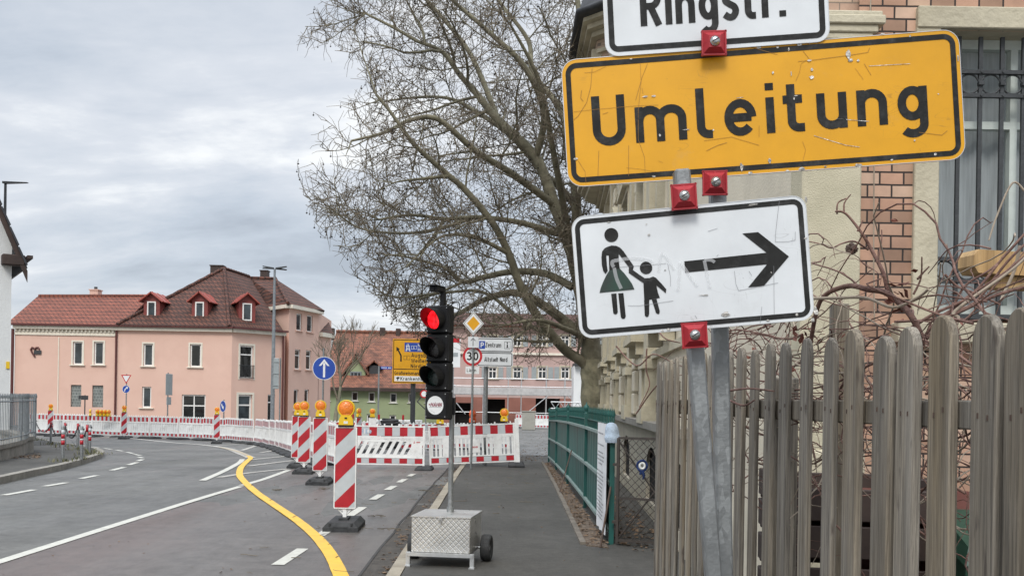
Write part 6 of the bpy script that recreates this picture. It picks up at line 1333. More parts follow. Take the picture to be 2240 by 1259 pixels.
mb = MB(); mb.M = O @ Ws; wall_open(mb, x1 - x0, zgf - .002, [os_(1064, 872, 1105, 935), os_(1172, 870, 1225, 935), os_(995, 880, 1030, 935)], 1.2, 0); mb.box(((x1 - x0) / 2, 1.25, zgf / 2), (x1 - x0, .05, zgf), 1); mb.build('ground_floor', [M['rosedark'], M['darkvoid']], t)
for o in ops[:10]: window(t, O @ Ws, o, .14, .10, 2, 1, glass='glass', surround=.12, smat='stone', sill=.2, transom=.65)
for o in ops[:10]:
    mb = MB(); mb.M = O @ Ws
    for s_ in (-1, 1): mb = MB(); mb.M = O @ Ws; mb.box(((o[0] + o[2]) / 2 + s_ * ((o[2] - o[0]) / 2 + .35), -.03, (o[1] + o[3]) / 2), (.42, .05, o[3] - o[1])); mb.build('shutter', M['signgrey'], t)
    pass
mb = MB(); mb.M = O @ Ws; mb.box(((x1 - x0) / 2, -.1, ht(1100, 795, SD_) - gs + .9), (x1 - x0, .2, .2)); mb.box(((x1 - x0) / 2, -.15, ztop - .1), (x1 - x0, .35, .3)); mb.build('cornice', M['cream'], t)
mb = MB(); mb.M = O @ Ws; thick_poly(mb, [(-.3, -.6, ztop), (x1 - x0, -.6, ztop), (x1 - x0, 6, ztop + 1.6), (-.3, 6, ztop + 1.6)], .2); mb.build('roof', M['tilebrown'], t)
# scaffold
SF = 84.5; t2 = thing('scaffold', 'grey tube scaffold with a netted walkway along the rose house', 'scaffold', (x0, SF, gz(SF))); O = T(*(-t2.location)); mb = MB(); mb.M = O
g_ = gz(SF)
for px_, yt in ((994, 840), (1112, 822), (1141, 810), (1196, 800), (1237, 808), (1057, 850), (1280, 800)):
    a = at(px_, yt, SF)
    for dy in (0, 1.0): mb.cyl((a.x, SF + dy, g_), (a.x, SF + dy, a.z), .045, 6)
for y_ in (831, 848, 905): a = at(980, y_, SF); b = at(1300, y_, SF); mb.cyl((a.x, SF - .05, b.z), (b.x, SF - .05, b.z), .04, 6)
for P in ((1198, 866, 1156, 900), (998, 880, 1018, 905), (1243, 866, 1280, 900)): mb.cyl(at(P[0], P[1], SF) + Vector((0, -.1, 0)), at(P[2], P[3], SF) + Vector((0, -.1, 0)), .04, 6)
mb.build('tubes', M['alu'], t2)
mb = MB(); mb.M = O; a, b = at(985, 845, SF), at(1300, 866, SF); mb.box(((a.x + b.x) / 2, SF - .12, (a.z + b.z) / 2), (b.x - a.x, .02, a.z - b.z)); mb.box(((a.x + b.x) / 2, SF + .5, b.z), (b.x - a.x, 1.2, .08)); mb.build('netting', M['mesh'], t2)
# electric box, kiosk-like white panel, truss
p = at(1157, 900, 73); t = thing('electric_box', 'grey concrete box standing before the scaffold', 'utility box', (p.x, 73, gz(73))); mb = MB(); hh = p.z - gz(73); mb.bbox((0, .3, hh / 2), (29 * 73 / F, .6, hh), .03); mb.box((0, .3, hh + .03), (31 * 73 / F, .7, .06)); mb.box((.0, -.005, hh * .5), (.012, .01, hh * .8)); mb.build('body', M['concrete'], t)
kd = 60; p = at(1263, 880, kd); t = thing('kiosk', 'white panelled kiosk with a dark flat roof left of the tree trunk', 'kiosk', (p.x, kd, gz(kd))); s_ = kd / F; zt = ht(1263, 800, kd) - gz(kd)
mb = MB(); mb.box((0, 1.0, zt / 2), (18 * s_, 2.0, zt)); mb.box((10 * s_ + .35, 1.0, zt / 2), (.7, 1.9, zt), 1); mb.build('wall_panels', [M['farwhite'], M['glassblack']], t); mb = MB(); mb.box((.2, .9, zt + .1), (30 * s_, 2.6, .18)); mb.build('flat_roof', M['iron'], t)
td = 45; s_ = td / F; p = at(1205, 895, td); t = thing('aluminium_truss', 'aluminium lattice truss lying across behind the green fence', 'truss', (p.x, td, gz(td))); L_ = 78 * s_; zz = ht(1235, 879, td) - gz(td); zl = ht(1235, 893, td) - gz(td)
mb = MB()
for z in (zz, zl): mb.cyl((0, 0, z), (L_, 0, z), .03, 6); mb.cyl((0, .3, z), (L_, .3, z), .03, 6)
for i in range(8): mb.cyl((L_ * i / 8, 0, zl if i % 2 else zz), (L_ * (i + 1) / 8, 0, zz if i % 2 else zl), .018, 5)
for x_ in (.1, L_ - .1): mb.box((x_, .15, zl / 2), (.06, .4, zl))
mb.build('tubes', M['alu'], t)
# ------------------------------------------------------------------ brick town house on the right
BD = 5.72
bh = thing('brick_house', 'old brick town house with beige stone trim and barred window beside the pavement', 'house', (1.63, BD, .1)); BO = T(*(-bh.location))
def b_(px, py, d=BD): return at(px, py, d)
zc1 = b_(1880, 55).z; zw0, zw1 = b_(2150, 690).z, b_(2150, 64).z; xw0 = b_(2055, 400).x; xw1 = xw0 + 1.0; xj = b_(2001, 400).x; xb = b_(1885, 400).x; xr_ = 4.2; x0 = 1.63
# front of the wing: brick field with its window
mb = MB(); mb.M = BO @ T(xb - .02, BD + .03, .0); wall_open(mb, xr_ - xb, 5.2, [(xw0 - xb + .02, zw0, xw1 - xb + .02, zw1)], .2, 0, 1, .1)
mb.build('brick_wall', [M['brick'], M['stone']], bh)
mb = MB(); mb.M = BO
mb.bbox(((x0 + xb) / 2, BD + .12, (zc1 - .05) / 2), (xb - x0, .24, zc1 - .05), .008); mb.build('plaster_pier', M['plasternear'], bh)
mb = MB(); mb.M = BO
for dz, ex, h in ((-.085, .03, .04), (-.045, .055, .045), (.0, .09, .05), (.035, .075, .03)): mb.bbox(((x0 + xb) / 2, BD + .10, zc1 + dz), (xb - x0 + 2 * ex, .30 + ex, h), .006)
mb.build('pier_cornice', M['stone'], bh)
mb = MB(); mb.M = BO; mb.bbox(((x0 + xb) / 2, BD + .12, .75), (xb - x0 + .08, .30, 1.2), .02); mb.build('pier_base', M['stone'], bh)
mb = MB(); mb.M = BO; mb.box(((x0 + xb) / 2 + .03, BD + .17, 4.5), (xb - x0 - .02, .2, 1.5)); mb.build('upper_pier', M['wornbrick'], bh)
mb = MB(); mb.M = BO; zl = b_(2100, 14).z
mb.bbox(((xj + xw0) / 2, BD + .07, (zw0 + zw1) / 2 - .02), (xw0 - xj, .14, zw1 - zw0 + .06), .006); mb.bbox((xw1 + .07, BD + .07, (zw0 + zw1) / 2 - .02), (.14, .14, zw1 - zw0 + .06), .006)
mb.bbox(((xj + xw1 + .16) / 2 + .012, BD + .064, (zl + zw1) / 2), (xw1 - xj + .18, .15, zl - zw1 - .004), .006)
mb.bbox(((xj + xw1) / 2 - .01, BD + .02, zw0 - .105), (xw1 - xj + .2, .22, .115), .008); mb.build('window_stone', M['stone'], bh)
wn = window(bh, BO @ T(0, BD + .03, 0), (xw0, zw0 + .02, xw1, zw1), .17, .055, 2, 1, frame='oldframe', glass='glassnear', transom=.69, name='window', curtain=True)
m2 = MB(); m2.M = BO; m2.box(((xw0 + xw1) / 2, BD + .08, zw0 - .012), (xw1 - xw0 + .06, .30, .028)); m2.build('sill', M['iron'], wn)
m2 = MB(); m2.M = BO; yg = BD + .085
bars = [xw0 + .012 + .1245 * i for i in range(9)]
for x in bars: m2.box((x, yg, (zw0 + zw1) / 2), (.022, .018, zw1 - zw0 - .03))
rows = [(b_(2150, 148).z, b_(2150, 200).z), (b_(2150, 563).z, b_(2150, 612).z)]
for za, zb in rows:
    for z in (za, zb): m2.box(((xw0 + xw1) / 2, yg - .004, z), (xw1 - xw0, .028, .022))
    for i in range(8):
        c = (bars[i] + bars[i + 1]) / 2; r = abs(za - zb) / 2 - .012
        m2.tube([(c + r * math.cos(6.283 * q / 20), yg, (za + zb) / 2 + r * math.sin(6.283 * q / 20)) for q in range(21)], .0055, 5, 0, False)
    for x in bars:
        m2.box((x, yg - .008, (za + zb) / 2), (.03, .03, .018))
        for z in (za, zb): m2.tube([(x, yg - .018, z), (x, yg - .024, z)], .007, 8)
m2.build('window_grille', M['iron'], bh)
mb = MB(); mb.M = BO; mb.tube([b_(1905, -20, BD - .03), b_(1903, 75, BD - .05), b_(1912, 370, BD - .04), b_(1911, 560, BD - .03), b_(1913, 700, BD - .03)], .004, 5); mb.build('wire', M['vinelight'], bh)
# side of the wing and street front
Mfr, Lfr = along_mat(Vector((2.45, 27.0, 0)), Vector((1.655, 9.0, 0))); Mf = BO @ Mfr
mb = MB(); mb.M = BO; mb.poly([(x0 + .012, BD + .24, .1), (x0 + .012, 9.05, .1), (x0 + .012, 9.05, 11), (x0 + .012, BD + .24, 11)]); mb.build('side_wall', M['stonelight'], bh)
gw_ = [(a, 2.55, a + 1.2, 5.2) for a in (2.2, 5.4, 8.6, 11.8, 15.0)]; uw_ = [(a, 7.9, a + 1.2, 10.3) for a in (3.4, 6.6, 9.8, 13.0)]
cw_ = [(a, .30, a + 1.5, 1.02) for a in (3.0, 8.4, 13.1, 15.8)]
mb = MB(); mb.M = Mf; wall_open(mb, Lfr, 1.3, cw_, .05, 0, None, 0)
for a, z0, b, z1 in cw_:                                  # round heads over the cellar openings
    c = (a + b) / 2; r = (b - a) / 2; h_ = .3
    for s_ in (-1, 1): mb.poly([(c + s_ * r, -.002, z1)] + [(c + s_ * r * math.cos(R(q)), -.002, z1 - h_ + h_ * math.sin(R(q))) for q in range(0, 91, 15)])
mb.build('plinth', M['stonelight'], bh)
mb = MB(); mb.M = Mf; wall_open(mb, Lfr, 6.8, gw_, .14, 0, None, 1.3); mb.build('lower_wall', M['stonelight'], bh)
mb = MB(); mb.M = Mf; wall_open(mb, Lfr, 12.5, uw_, .14, 0, 1, 6.8); mb.build('upper_wall', [M['wornbrick'], M['stone']], bh)
mb = MB(); mb.M = Mf; mb.poly([(0, .055, .1), (Lfr, .055, .1), (Lfr, .055, 1.3), (0, .055, 1.3)]); mb.build('cellar_shade_panel', M['darkvoid'], bh)  # flat dark panel, colour standing in for shade inside the cellar openings
for o in gw_ + uw_: window(bh, Mf, o, .10, .07, 2, 1, glass='glass', transom=.68)
mb = MB(); mb.M = Mf
mb.box((Lfr / 2, -.06, 1.33), (Lfr + .1, .22, .09)); mb.build('plinth_ledge', M['kerbgrey'], bh)
mb = MB(); mb.M = Mf
for z, p_, h in ((6.62, .10, .12), (6.74, .20, .10), (6.85, .28, .07), (2.2, .07, .09), (5.95, .06, .06)): mb.box((Lfr / 2, -p_ / 2, z), (Lfr + p_, p_, h))
for o in gw_ + uw_:
    a, z0, b, z1 = o
    for s_ in (a - .09, b + .09): mb.box((s_, -.05, (z0 + z1) / 2), (.16, .10, z1 - z0 + .1))
    mb.box(((a + b) / 2, -.10, z1 + .12), (b - a + .5, .2, .09)); mb.box(((a + b) / 2, -.06, z1 + .03), (b - a + .3, .12, .09)); mb.box(((a + b) / 2, -.12, z0 - .06), (b - a + .4, .26, .10))
    for s_ in (a - .06, b + .06): mb.box((s_, -.09, z0 - .19), (.12, .16, .18))
    mb.add([(a - .25, -.16, z1 + .16), (b + .25, -.16, z1 + .16), ((a + b) / 2, -.16, z1 + .48), (a - .25, .0, z1 + .16), (b + .25, .0, z1 + .16), ((a + b) / 2, .0, z1 + .48)], [(0, 1, 2), (0, 2, 5, 3), (1, 4, 5, 2)])
mb.build('stone_trim', M['stone'], bh)
for a in (1.5, 4.4, 7.6, 10.8, 14.0):                  # pilasters with little balusters below them
    mb = MB(); mb.M = Mf
    mb.box((a, -.06, 4.4), (.50, .12, 4.4)); mb.box((a, -.09, 2.10), (.7, .18, .12)); mb.box((a, -.09, 1.45), (.74, .20, .22))
    for s_ in (-1, 1): mb.box((a + s_ * .26, -.07, 1.8), (.10, .14, .5))
    mb.tube([(a, -.06, 1.55), (a, -.06, 1.68), (a, -.06, 1.8), (a, -.06, 1.92), (a, -.06, 2.05)], [.03, .07, .03, .06, .03], 8)
    mb.build('pilaster', M['stone'], bh)
for a, wd2 in ((.62, 1.2), (4.95, .45), (8.1, .4), (11.35, .4)):          # rusticated corner and piers
    mb = MB(); mb.M = Mf
    for i in range(14): z = 1.42 + i * .345; mb.bbox((a + (0.05 if i % 2 else 0), -.035, z + .165), (wd2, .09, .325), .018)
    mb.build('corner_blocks', M['stonelight'], bh)
mb = MB(); mb.M = BO; mb.poly([(2.45, 27.0, 0), (9, 27.4, 0), (9, 27.4, 12.5), (2.45, 27.0, 12.5)]); mb.build('far_wall', M['wornbrick'], bh)
# corner oriel with its own roof
fpn = [(2.38, 24.0), (1.92, 24.5), (1.92, 26.5), (2.42, 27.3), (4.2, 27.5), (4.2, 24.0)]; ce = Vector((2.8, 25.8)); dz_ = 1.75
def off(k): return [(ce.x + (x - ce.x) * (1 + k), ce.y + (y - ce.y) * (1 + k)) for x, y in fpn]
mb = MB(); mb.M = BO; mb.prism(fpn, 7.2, 10.55); mb.build('oriel_wall', M['wornbrick'], bh)
mb = MB(); mb.M = BO
for k, z0, z1 in ((.10, 5.15, 5.30), (.22, 5.30, 5.40), (.32, 5.40, 5.52), (.06, 5.52, 5.62), (.05, 6.15, 6.25), (.06, 8.05, 8.15), (.16, 8.40, 8.52), (.30, 8.52, 8.64), (.42, 8.64, 8.74)): mb.prism(off(k), z0 + dz_ + (.25 if z0 > 8 else 0), z1 + dz_ + (.25 if z0 > 8 else 0) - .004)
for x, y in fpn[:4]: mb.box((x, y, 9.05), (.24, .24, 2.2))
for (xa, ya), (xc, yc) in zip(fpn[:3], fpn[1:4]):
    Mx, l_ = along_mat(Vector((xc, yc, 0)), Vector((xa, ya, 0))); mb.M = BO @ Mx
    mb.box((l_ / 2, -.03, 8.1), (l_ * .8, .1, .1)); 
    for s_ in (.22, .78): mb.box((l_ * s_, -.03, 9.05), (.09, .08, 1.8))
mb.build('oriel_trim', M['stone'], bh)
mb = MB()
for (xa, ya), (xc, yc) in zip(fpn[:3], fpn[1:4]):
    Mx, l_ = along_mat(Vector((xc, yc, 0)), Vector((xa, ya, 0))); mb.M = BO @ Mx; mb.box((l_ / 2, -.012, 9.05), (l_ * .48, .03, 1.7))
mb.build('oriel_window', M['glassblack'], bh)
mb = MB(); mb.M = BO; e_ = off(.56); n = len(e_)
mb.prism(e_, 10.74, 10.80); mb.tube([(*e_[5], 10.82), (*e_[0], 10.82), (*e_[1], 10.82), (*e_[2], 10.82), (*e_[3], 10.82), (*e_[4], 10.82)], .075, 8)
i_ = off(.05); mb.add([(*p, 10.80) for p in e_] + [(*p, 12.6) for p in i_], [(i, (i + 1) % n, n + (i + 1) % n, n + i) for i in range(n)] + [tuple(range(n, 2 * n))]); mb.build('oriel_roof', M['slate'], bh)

# ------------------------------------------------------------------ green iron fence along the pavement
Y0, Y1 = 10.65, 27.8
def fx(y): return 1.062 - .0018 * (y - Y0)
gf = thing('green_fence', 'dark green sheet metal fence with spear tips along the pavement', 'fence', (fx(Y0), Y0, .1)); GO = T(*(-gf.location))
py_ = [Y0, 14.35, 18.8, 23.4, Y1]
mb = MB(); mb.M = GO; P_ = []
n = 170
for i in range(n + 1):
    y = Y0 + .03 + (Y1 - Y0 - .06) * i / n; P_.append((fx(y) + .025 + (.012 if i % 4 < 2 else -.003), y, gz(y)))
mb.add([(x, y, z + .17) for x, y, z in P_] + [(x, y, z + 1.25) for x, y, z in P_], [(i, i + 1, n + 2 + i, n + 1 + i) for i in range(n)]); mb.build('sheet', M['greenpaint'], gf)
mb = MB(); mb.M = GO
for a, b in zip(py_, py_[1:]):
    for z in (.24, .74, 1.24): mb.add([(fx(y) + dx, y, gz(y) + z + dz) for y in (a, b) for dx, dz in ((-.02, -.018), (.02, -.018), (.02, .018), (-.02, .018))], [(0, 1, 5, 4), (1, 2, 6, 5), (2, 3, 7, 6), (3, 0, 4, 7)])
mb.build('rails', M['paleg'], gf)
mb = MB(); mb.M = GO; y = Y0 + .1
while y < Y1:
    z = gz(y); mb.tube([(fx(y) + .03, y, z + 1.2), (fx(y) + .03, y, z + 1.44)], .009, 5); mb.tube([(fx(y) + .03, y, z + 1.44), (fx(y) + .03, y, z + 1.47), (fx(y) + .03, y, z + 1.54)], [.009, .02, .001], 5); y += .19
mb.tube([(fx(q) + .03, q, gz(q) + 1.36) for q in py_], .012, 4)
mb.build('spear_bars', M['greenpaint'], gf)
for q in py_:
    mb = MB(); mb.M = GO; z = gz(q); mb.box((fx(q) + .01, q, z + .72), (.05, .05, 1.26 if q == Y0 else 1.44)); 
    if q != Y0: mb.M = GO @ T(fx(q) + .01, q, z + 1.44); mb.lathe([(.03, 0), (.018, .02), (.03, .04), (.048, .075), (.03, .11), (.012, .125), (.006, .16)], 12)
    mb.build('fence_post', M['greenpaint'], gf)
# notice banner, cap, leaning sticks
t = thing('banner', 'tall white printed notice fixed to the near end of the green fence', 'notice', (fx(11) - .05, 11.15, .2)); mb = MB()
n = 10; P_ = [(.012 * math.sin(i * 1.7), -.50 + 1.0 * i / n) for i in range(n + 1)]
mb.add([(x, y, -.02) for x, y in P_] + [(x, y, 1.17) for x, y in P_], [(i, n + 1 + i, n + 2 + i, i + 1) for i in range(n)]); o = mb.build('sheet', M['banner'], t)
mb = MB(); r3 = random.Random(11); z = 1.05
while z > .12:
    l_ = r3.uniform(.2, .42); 
    if r3.random() > .18: 
        y = -l_
        while y < l_: wd3 = r3.uniform(.03, .09); mb.poly([(-.022, y, z), (-.022, y + wd3, z), (-.022, y + wd3, z + .016), (-.022, y, z + .016)]); y += wd3 + .025
    z -= .042
mb.build('printed_lines', M['print'], o, kind='stuff')
p = at(1341, 955, 10.63); t = thing('knit_cap', 'light blue knitted cap hung over the green fence post', 'cap', (fx(Y0) + .01, Y0, p.z - .02))
mb = MB(); n = 20; prof = [(.078, -.04), (.086, -.005), (.084, .03), (.074, .034), (.074, .07), (.066, .12), (.046, .158), (.016, .172)]; vs = []
for j, (r, z) in enumerate(prof):
    for q in range(n):
        a = 6.2832 * q / n; cr2 = 1 + .10 * math.sin(3 * a + .5) * (j / 7) - .14 * (j > 4) * math.exp(-((a - 4.4) / .5) ** 2); vs.append((r * cr2 * math.cos(a) - z * .10, r * cr2 * math.sin(a), z))
mb.add(vs, [(j * n + q, j * n + (q + 1) % n, (j + 1) * n + (q + 1) % n, (j + 1) * n + q) for j in range(len(prof) - 1) for q in range(n)] + [tuple((len(prof) - 1) * n + q for q in range(n))], 0, True)
mb.build('knit', M['hat'], t)
for a, b, lb in (((1313, 1196, 10.3), (1336, 1064, 10.58), 'thin dark stick leaning against the white notice'), ((1224, 1077, None), (1243, 984, 19.0), 'thin dark stick leaning on the middle of the green fence')):
    if a[2] is None: q0 = gnd(a[0], a[1], .12); q1 = Vector((fx(q0.y + .6) - .03, q0.y + .6, at(b[0], b[1], q0.y + .6).z))
    else: q0 = at(*a); q0.z = .115; q1 = at(*b)
    t = thing('leaning_stick', lb, 'stick', q0); mb = MB(); mb.tube([Vector((0, 0, 0)), q1 - q0], .011, 6); mb.build('rod', M['rustiron'], t)
# chain link gate
g0 = Vector((1.125, 10.55, .1)); g1 = Vector((1.85, 10.25, .1)); t = thing('garden_gate', 'rusty chain link gate with crossed braces between the green fence and the pickets', 'gate', g0); Mg, Lg = along_mat(Vector((0, 0, 0)), g1 - g0)
mb = MB(); mb.M = Mg; H_ = 1.10
for x in (0, Lg): mb.box((x, 0, H_ / 2 + .03), (.028, .028, H_))
for z in (.06, .50, H_ + .03): mb.box((Lg / 2, 0, z), (Lg, .024, .024))
mb.tube([(0, 0, H_), (Lg, 0, .06)], .009, 5); mb.tube([(0, 0, .06), (Lg, 0, H_)], .009, 5); mb.box((-.03, 0, .85), (.05, .03, .03)); mb.box((-.03, 0, .25), (.05, .03, .03)); mb.build('frame', M['gateiron'], t)
mb = MB(); mb.M = Mg; st = .082; n = int((Lg + H_) / st)
for i in range(n + 1):
    c = i * st
    for s_ in (1, -1):
        a = (max(0, c - H_), min(c, H_)); b = (min(c, Lg), max(0, c - Lg))
        if s_ < 0: a = (Lg - a[0], a[1]); b = (Lg - b[0], b[1])
        if abs(a[0] - b[0]) > .01: mb.tube([(a[0], -.016 * s_ * .2, a[1] + .04), (b[0], -.016 * s_ * .2, b[1] + .04)], .0034, 3, 0, False)
mb.build('wire_mesh', M['gateiron'], t)
p = at(1404, 1022, 10.36); t = thing('ribbon_knot', 'blue and white ribbon knotted on the chain link gate', 'ribbon', p); mb = MB(); 
mb.tube([(.05 * math.cos(6.283 * q / 16), -.02 + .01 * math.sin(q), .055 * math.sin(6.283 * q / 16) + .02) for q in range(17)], .012, 6); mb.tube([(0, -.02, -.03), (.02, -.03, -.08), (.01, -.02, -.12)], [.02, .016, .006], 5); mb.tube([(-.01, -.02, -.03), (-.02, -.03, -.07)], [.02, .01], 5)
mb.build('cloth', [M['navy']], t); mb = MB(); mb.tube([(.026 * math.cos(6.283 * q / 14), -.025, .03 * math.sin(6.283 * q / 14) + .02) for q in range(15)], .012, 6); mb.build('white_band', M['farwhite'], t)

# ------------------------------------------------------------------ picket fence in the foreground
fdir = Vector((-.105, 1, 0)).normalized(); fnr = Vector((-1, -.105, 0)).normalized()      # along the fence, towards the street
def fpos(u): y = 1.276 / (u + .105); return Vector((1.276 - .105 * y, y, 0))
pf = thing('picket_fence', 'weathered grey picket fence with rounded tops in the right foreground', 'fence', (*fpos(.30).xy, .1)); FO = T(*(-pf.location))
Rf = Matrix((fdir, -fnr, Vector((0, 0, 1)))).transposed().to_4x4()       # local x along the fence, local -y faces the street
us = [(px_ - 1120) / 2200 for px_ in (2340, 2240, 2161, 2065, 1984, 1933, 1868, 1815, 1763, 1718, 1682, 1649, 1620, 1596, 1573, 1554, 1538, 1524, 1510, 1497, 1479, 1467, 1454, 1441)]
ys_ = [1.276 / (u + .105) for u in us]
r4 = random.Random(5)
for u in us:
    p = fpos(u); wd3 = r4.uniform(.094, .104) if u > .33 else r4.uniform(.068, .078) if u > .2 else r4.uniform(.048, .058); th_ = .024 if u > .33 else .018 if u > .2 else .015; ztop = 1.81 + r4.uniform(-.008, .012); zb = .14
    if abs(u - (1933 - 1120) / 2200) < 1e-4: ztop -= .03
    mb = MB(); lean = r4.uniform(-.006, .006); Mp_ = FO @ T(p.x, p.y, 0) @ Rf @ RY(lean) @ RZ(r4.uniform(-.05, .05)); mb.M = Mp_
    hh = wd3 / 2; rx_ = hh; prof = [(-hh, zb), (hh, zb), (hh, ztop - .075)] + [(hh * math.cos(R(a)), ztop - .075 + .075 * math.sin(R(a)) ** .8) for a in range(15, 180, 15)] + [(-hh, ztop - .075)]
    n = len(prof); ch = .004
    inn = [(x * (1 - ch / hh), (z - (ch if z > 1 else 0))) for x, z in prof]
    vs = [(x, -th_ / 2, z) for x, z in inn] + [(x, -th_ / 2 + ch, z) for x, z in prof] + [(x, th_ / 2 - ch, z) for x, z in prof] + [(x, th_ / 2, z) for x, z in inn]
    mb.add(vs, [tuple(range(n))[::-1], tuple(range(3 * n, 4 * n))] + [(k * n + i, k * n + (i + 1) % n, (k + 1) * n + (i + 1) % n, (k + 1) * n + i) for k in range(3) for i in range(n)])
    for s_ in (-.02, .018):
        for z in (1.60, 1.585): pass
        mb.box((s_, -th_ / 2 - .0006, 1.59 + r4.uniform(-.01, .01)), (.005, .002, .012), 1)
    mb.build('picket', [M['wood'], M['rustiron']], pf)
for z, hgt in ((1.585, .068), (.60, .07)):
    a = fpos(.56); b = fpos(.140); mb = MB(); a += -fnr * .031; b += -fnr * .031
    c = (a + b) / 2; mb.M = FO @ T(c.x, c.y, z) @ Rf @ RY(R(90)); l_ = (b - a).length
    mb.M = FO @ T(c.x, c.y, z) @ Rf; mb.bbox((0, 0, 0), (l_, .032, hgt), .004); o = mb.build('rail', M['wood'], pf)
for u, zt in ((.14, 1.72), (.245, 1.7), (.52, 1.7)):
    p = fpos(u) - fnr * .09; mb = MB(); mb.M = FO @ T(p.x, p.y, 0) @ Rf; mb.bbox((0, 0, zt / 2 + .05), (.09, .09, zt - .1), .006); mb.build('fence_post', M['wood'], pf)
p = at(1836, 690, 3.75); zt = at(1836, 665, 3.75).z; t = thing('wooden_post', 'weathered square post standing among the vines behind the pickets', 'post', (p.x, p.y, .1)); mb = MB(); mb.bbox((0, 0, (zt - .1) / 2), (.058, .058, zt - .1), .004); mb.build('shaft', M['wood'], t)
# timber beam of the trellis
d = 3.8; a = at(2120, 572, d); t = thing('trellis_beam', 'fresh yellow timber beam with a chamfered end above the vines at the right edge', 'beam', (a.x, a.y, .1)); za = a.z - .1
mb = MB(); h = .088; e_ = [(0, -.018), (.02, -h / 2), (1.2, -h / 2), (1.2, h / 2), (.018, h / 2), (0, .022)]
mb.M = T(0, 0, za) @ RY(R(1)) @ RZ(R(10)) @ FR; mb.prism(e_, -.07, .03); mb.build('beam', M['freshwood'], t)
mb = MB(); mb.box((.60, .12, za / 2), (.09, .09, za - .01)); mb.build('support_post', M['freshwood'], t)
mb = MB(); mb.M = T(.30, .06, za - h * .62 - .02) @ RY(R(1)); mb.bbox((0, 0, 0), (.40, .06, .05), .004); mb.build('cross_piece', M['freshwood'], t)
t = thing('compost_box', 'dark slatted timber compost box behind the middle pickets', 'compost box', (1.52, 4.55, .1), R(-6))
for z in (.1, .27, .44, .61, .78, .95, 1.10):
    mb = MB(); mb.bbox((0, -.5, z), (.62, .025, .13), .004); mb.bbox((0, .5, z), (.62, .025, .13), .004); mb.bbox((-.31, 0, z + .02), (.025, .98, .13), .004); mb.bbox((.31, 0, z + .02), (.025, .98, .13), .004); mb.build('board', M['brown'], t)
for a in (-.27, .27):
    for b in (-.46, .46): mb = MB(); mb.box((a, b, .58), (.05, .05, 1.16)); mb.build('corner_post', M['brown'], t)
mb = MB(); mb.M = T(0, 0, .55); mb.add([(x, y, .5 + .06 * math.sin(x * 17 + y * 9)) for x in (-.29, -.1, .1, .29) for y in (-.48, -.2, .1, .48)], [(i * 4 + j, i * 4 + j + 1, i * 4 + j + 5, i * 4 + j + 4) for i in range(3) for j in range(3)]); mb.build('compost', M['soil'], t)
# wheeled bins behind the pickets
for px_, yt, d, mt, lb, wd3 in ((1945, 1108, 4.5, 'binred', 'maroon bin behind the pickets before the brick wall', .55), (2185, 1168, 3.7, 'bingreen', 'dark green bin with sloping lid behind the right-hand pickets', .55)):
    a = at(px_, yt, d); h = a.z - .1; t = thing('wheeled_bin', lb, 'bin', (a.x + .12, d, .1), R(-12))
    mb = MB(); x, xb2 = wd3 / 2, wd3 / 2 * .82; mb.add([(-xb2, -.22, .04), (xb2, -.22, .04), (xb2, .22, .04), (-xb2, .22, .04), (-x, -.28, h - .08), (x, -.28, h - .08), (x, .28, h - .02), (-x, .28, h - .02)], [(3, 2, 1, 0), (0, 1, 5, 4), (1, 2, 6, 5), (2, 3, 7, 6), (3, 0, 4, 7)]); mb.box((0, -.285, h - .1), (wd3 + .03, .03, .04)); mb.build('body', M[mt], t)
    mb = MB(); mb.add([(-x - .02, -.31, h - .08), (x + .02, -.31, h - .08), (x + .02, .30, h - .02), (-x - .02, .30, h - .02), (-x, -.27, h - .02), (x, -.27, h - .02), (x, .27, h + .06), (-x, .27, h + .06)], [(3, 2, 1, 0), (0, 1, 5, 4), (1, 2, 6, 5), (2, 3, 7, 6), (3, 0, 4, 7), (4, 5, 6, 7)]); mb.build('lid', M[mt], t)
    for s_ in (-1, 1): mb = MB(); mb.cyl((s_ * xb2 - .03, .25, .1), (s_ * xb2 + .03, .25, .1), .1, 16); mb.build('wheel', M['rubber'], t)

# ------------------------------------------------------------------ climbing vine over the fence
vn = thing('climbing_vine', 'leafless tangled vine sprawling over the picket fence', 'climbing plant', (*(fpos(.33) - fnr * .35).xy, .1)); VO = T(*(-vn.location))
rv = random.Random(21); mbv = MB(); mbv.M = VO; mbl = MB(); mbl.M = VO; mbk = MB(); mbk.M = VO; leafp = []
def wander(p, d_, ln_, r, mb_, step=.06, wob=.34, grav=-.15, n=5):
    P = [p.copy()]; d_ = d_.normalized(); L__ = 0
    while L__ < ln_:
        d_ = (d_ + Vector((rv.gauss(0, wob), rv.gauss(0, wob), rv.gauss(0, wob) + grav * .2)) * .33).normalized()
        y = p.y; q = P[-1] + d_ * step
        lim = 1.276 - .105 * q.y + .05                      # stay on the garden side of the pickets
        if q.x < lim: q.x = lim + .01; d_.x = abs(d_.x)
        if q.z > 2.12: d_.z -= .35
        if q.z < 1.15: d_.z += .2
        P.append(q); L__ += step
    m_ = len(P); mb_.tube(P, [r * (1 - .6 * i / m_) for i in range(m_)], n); return P
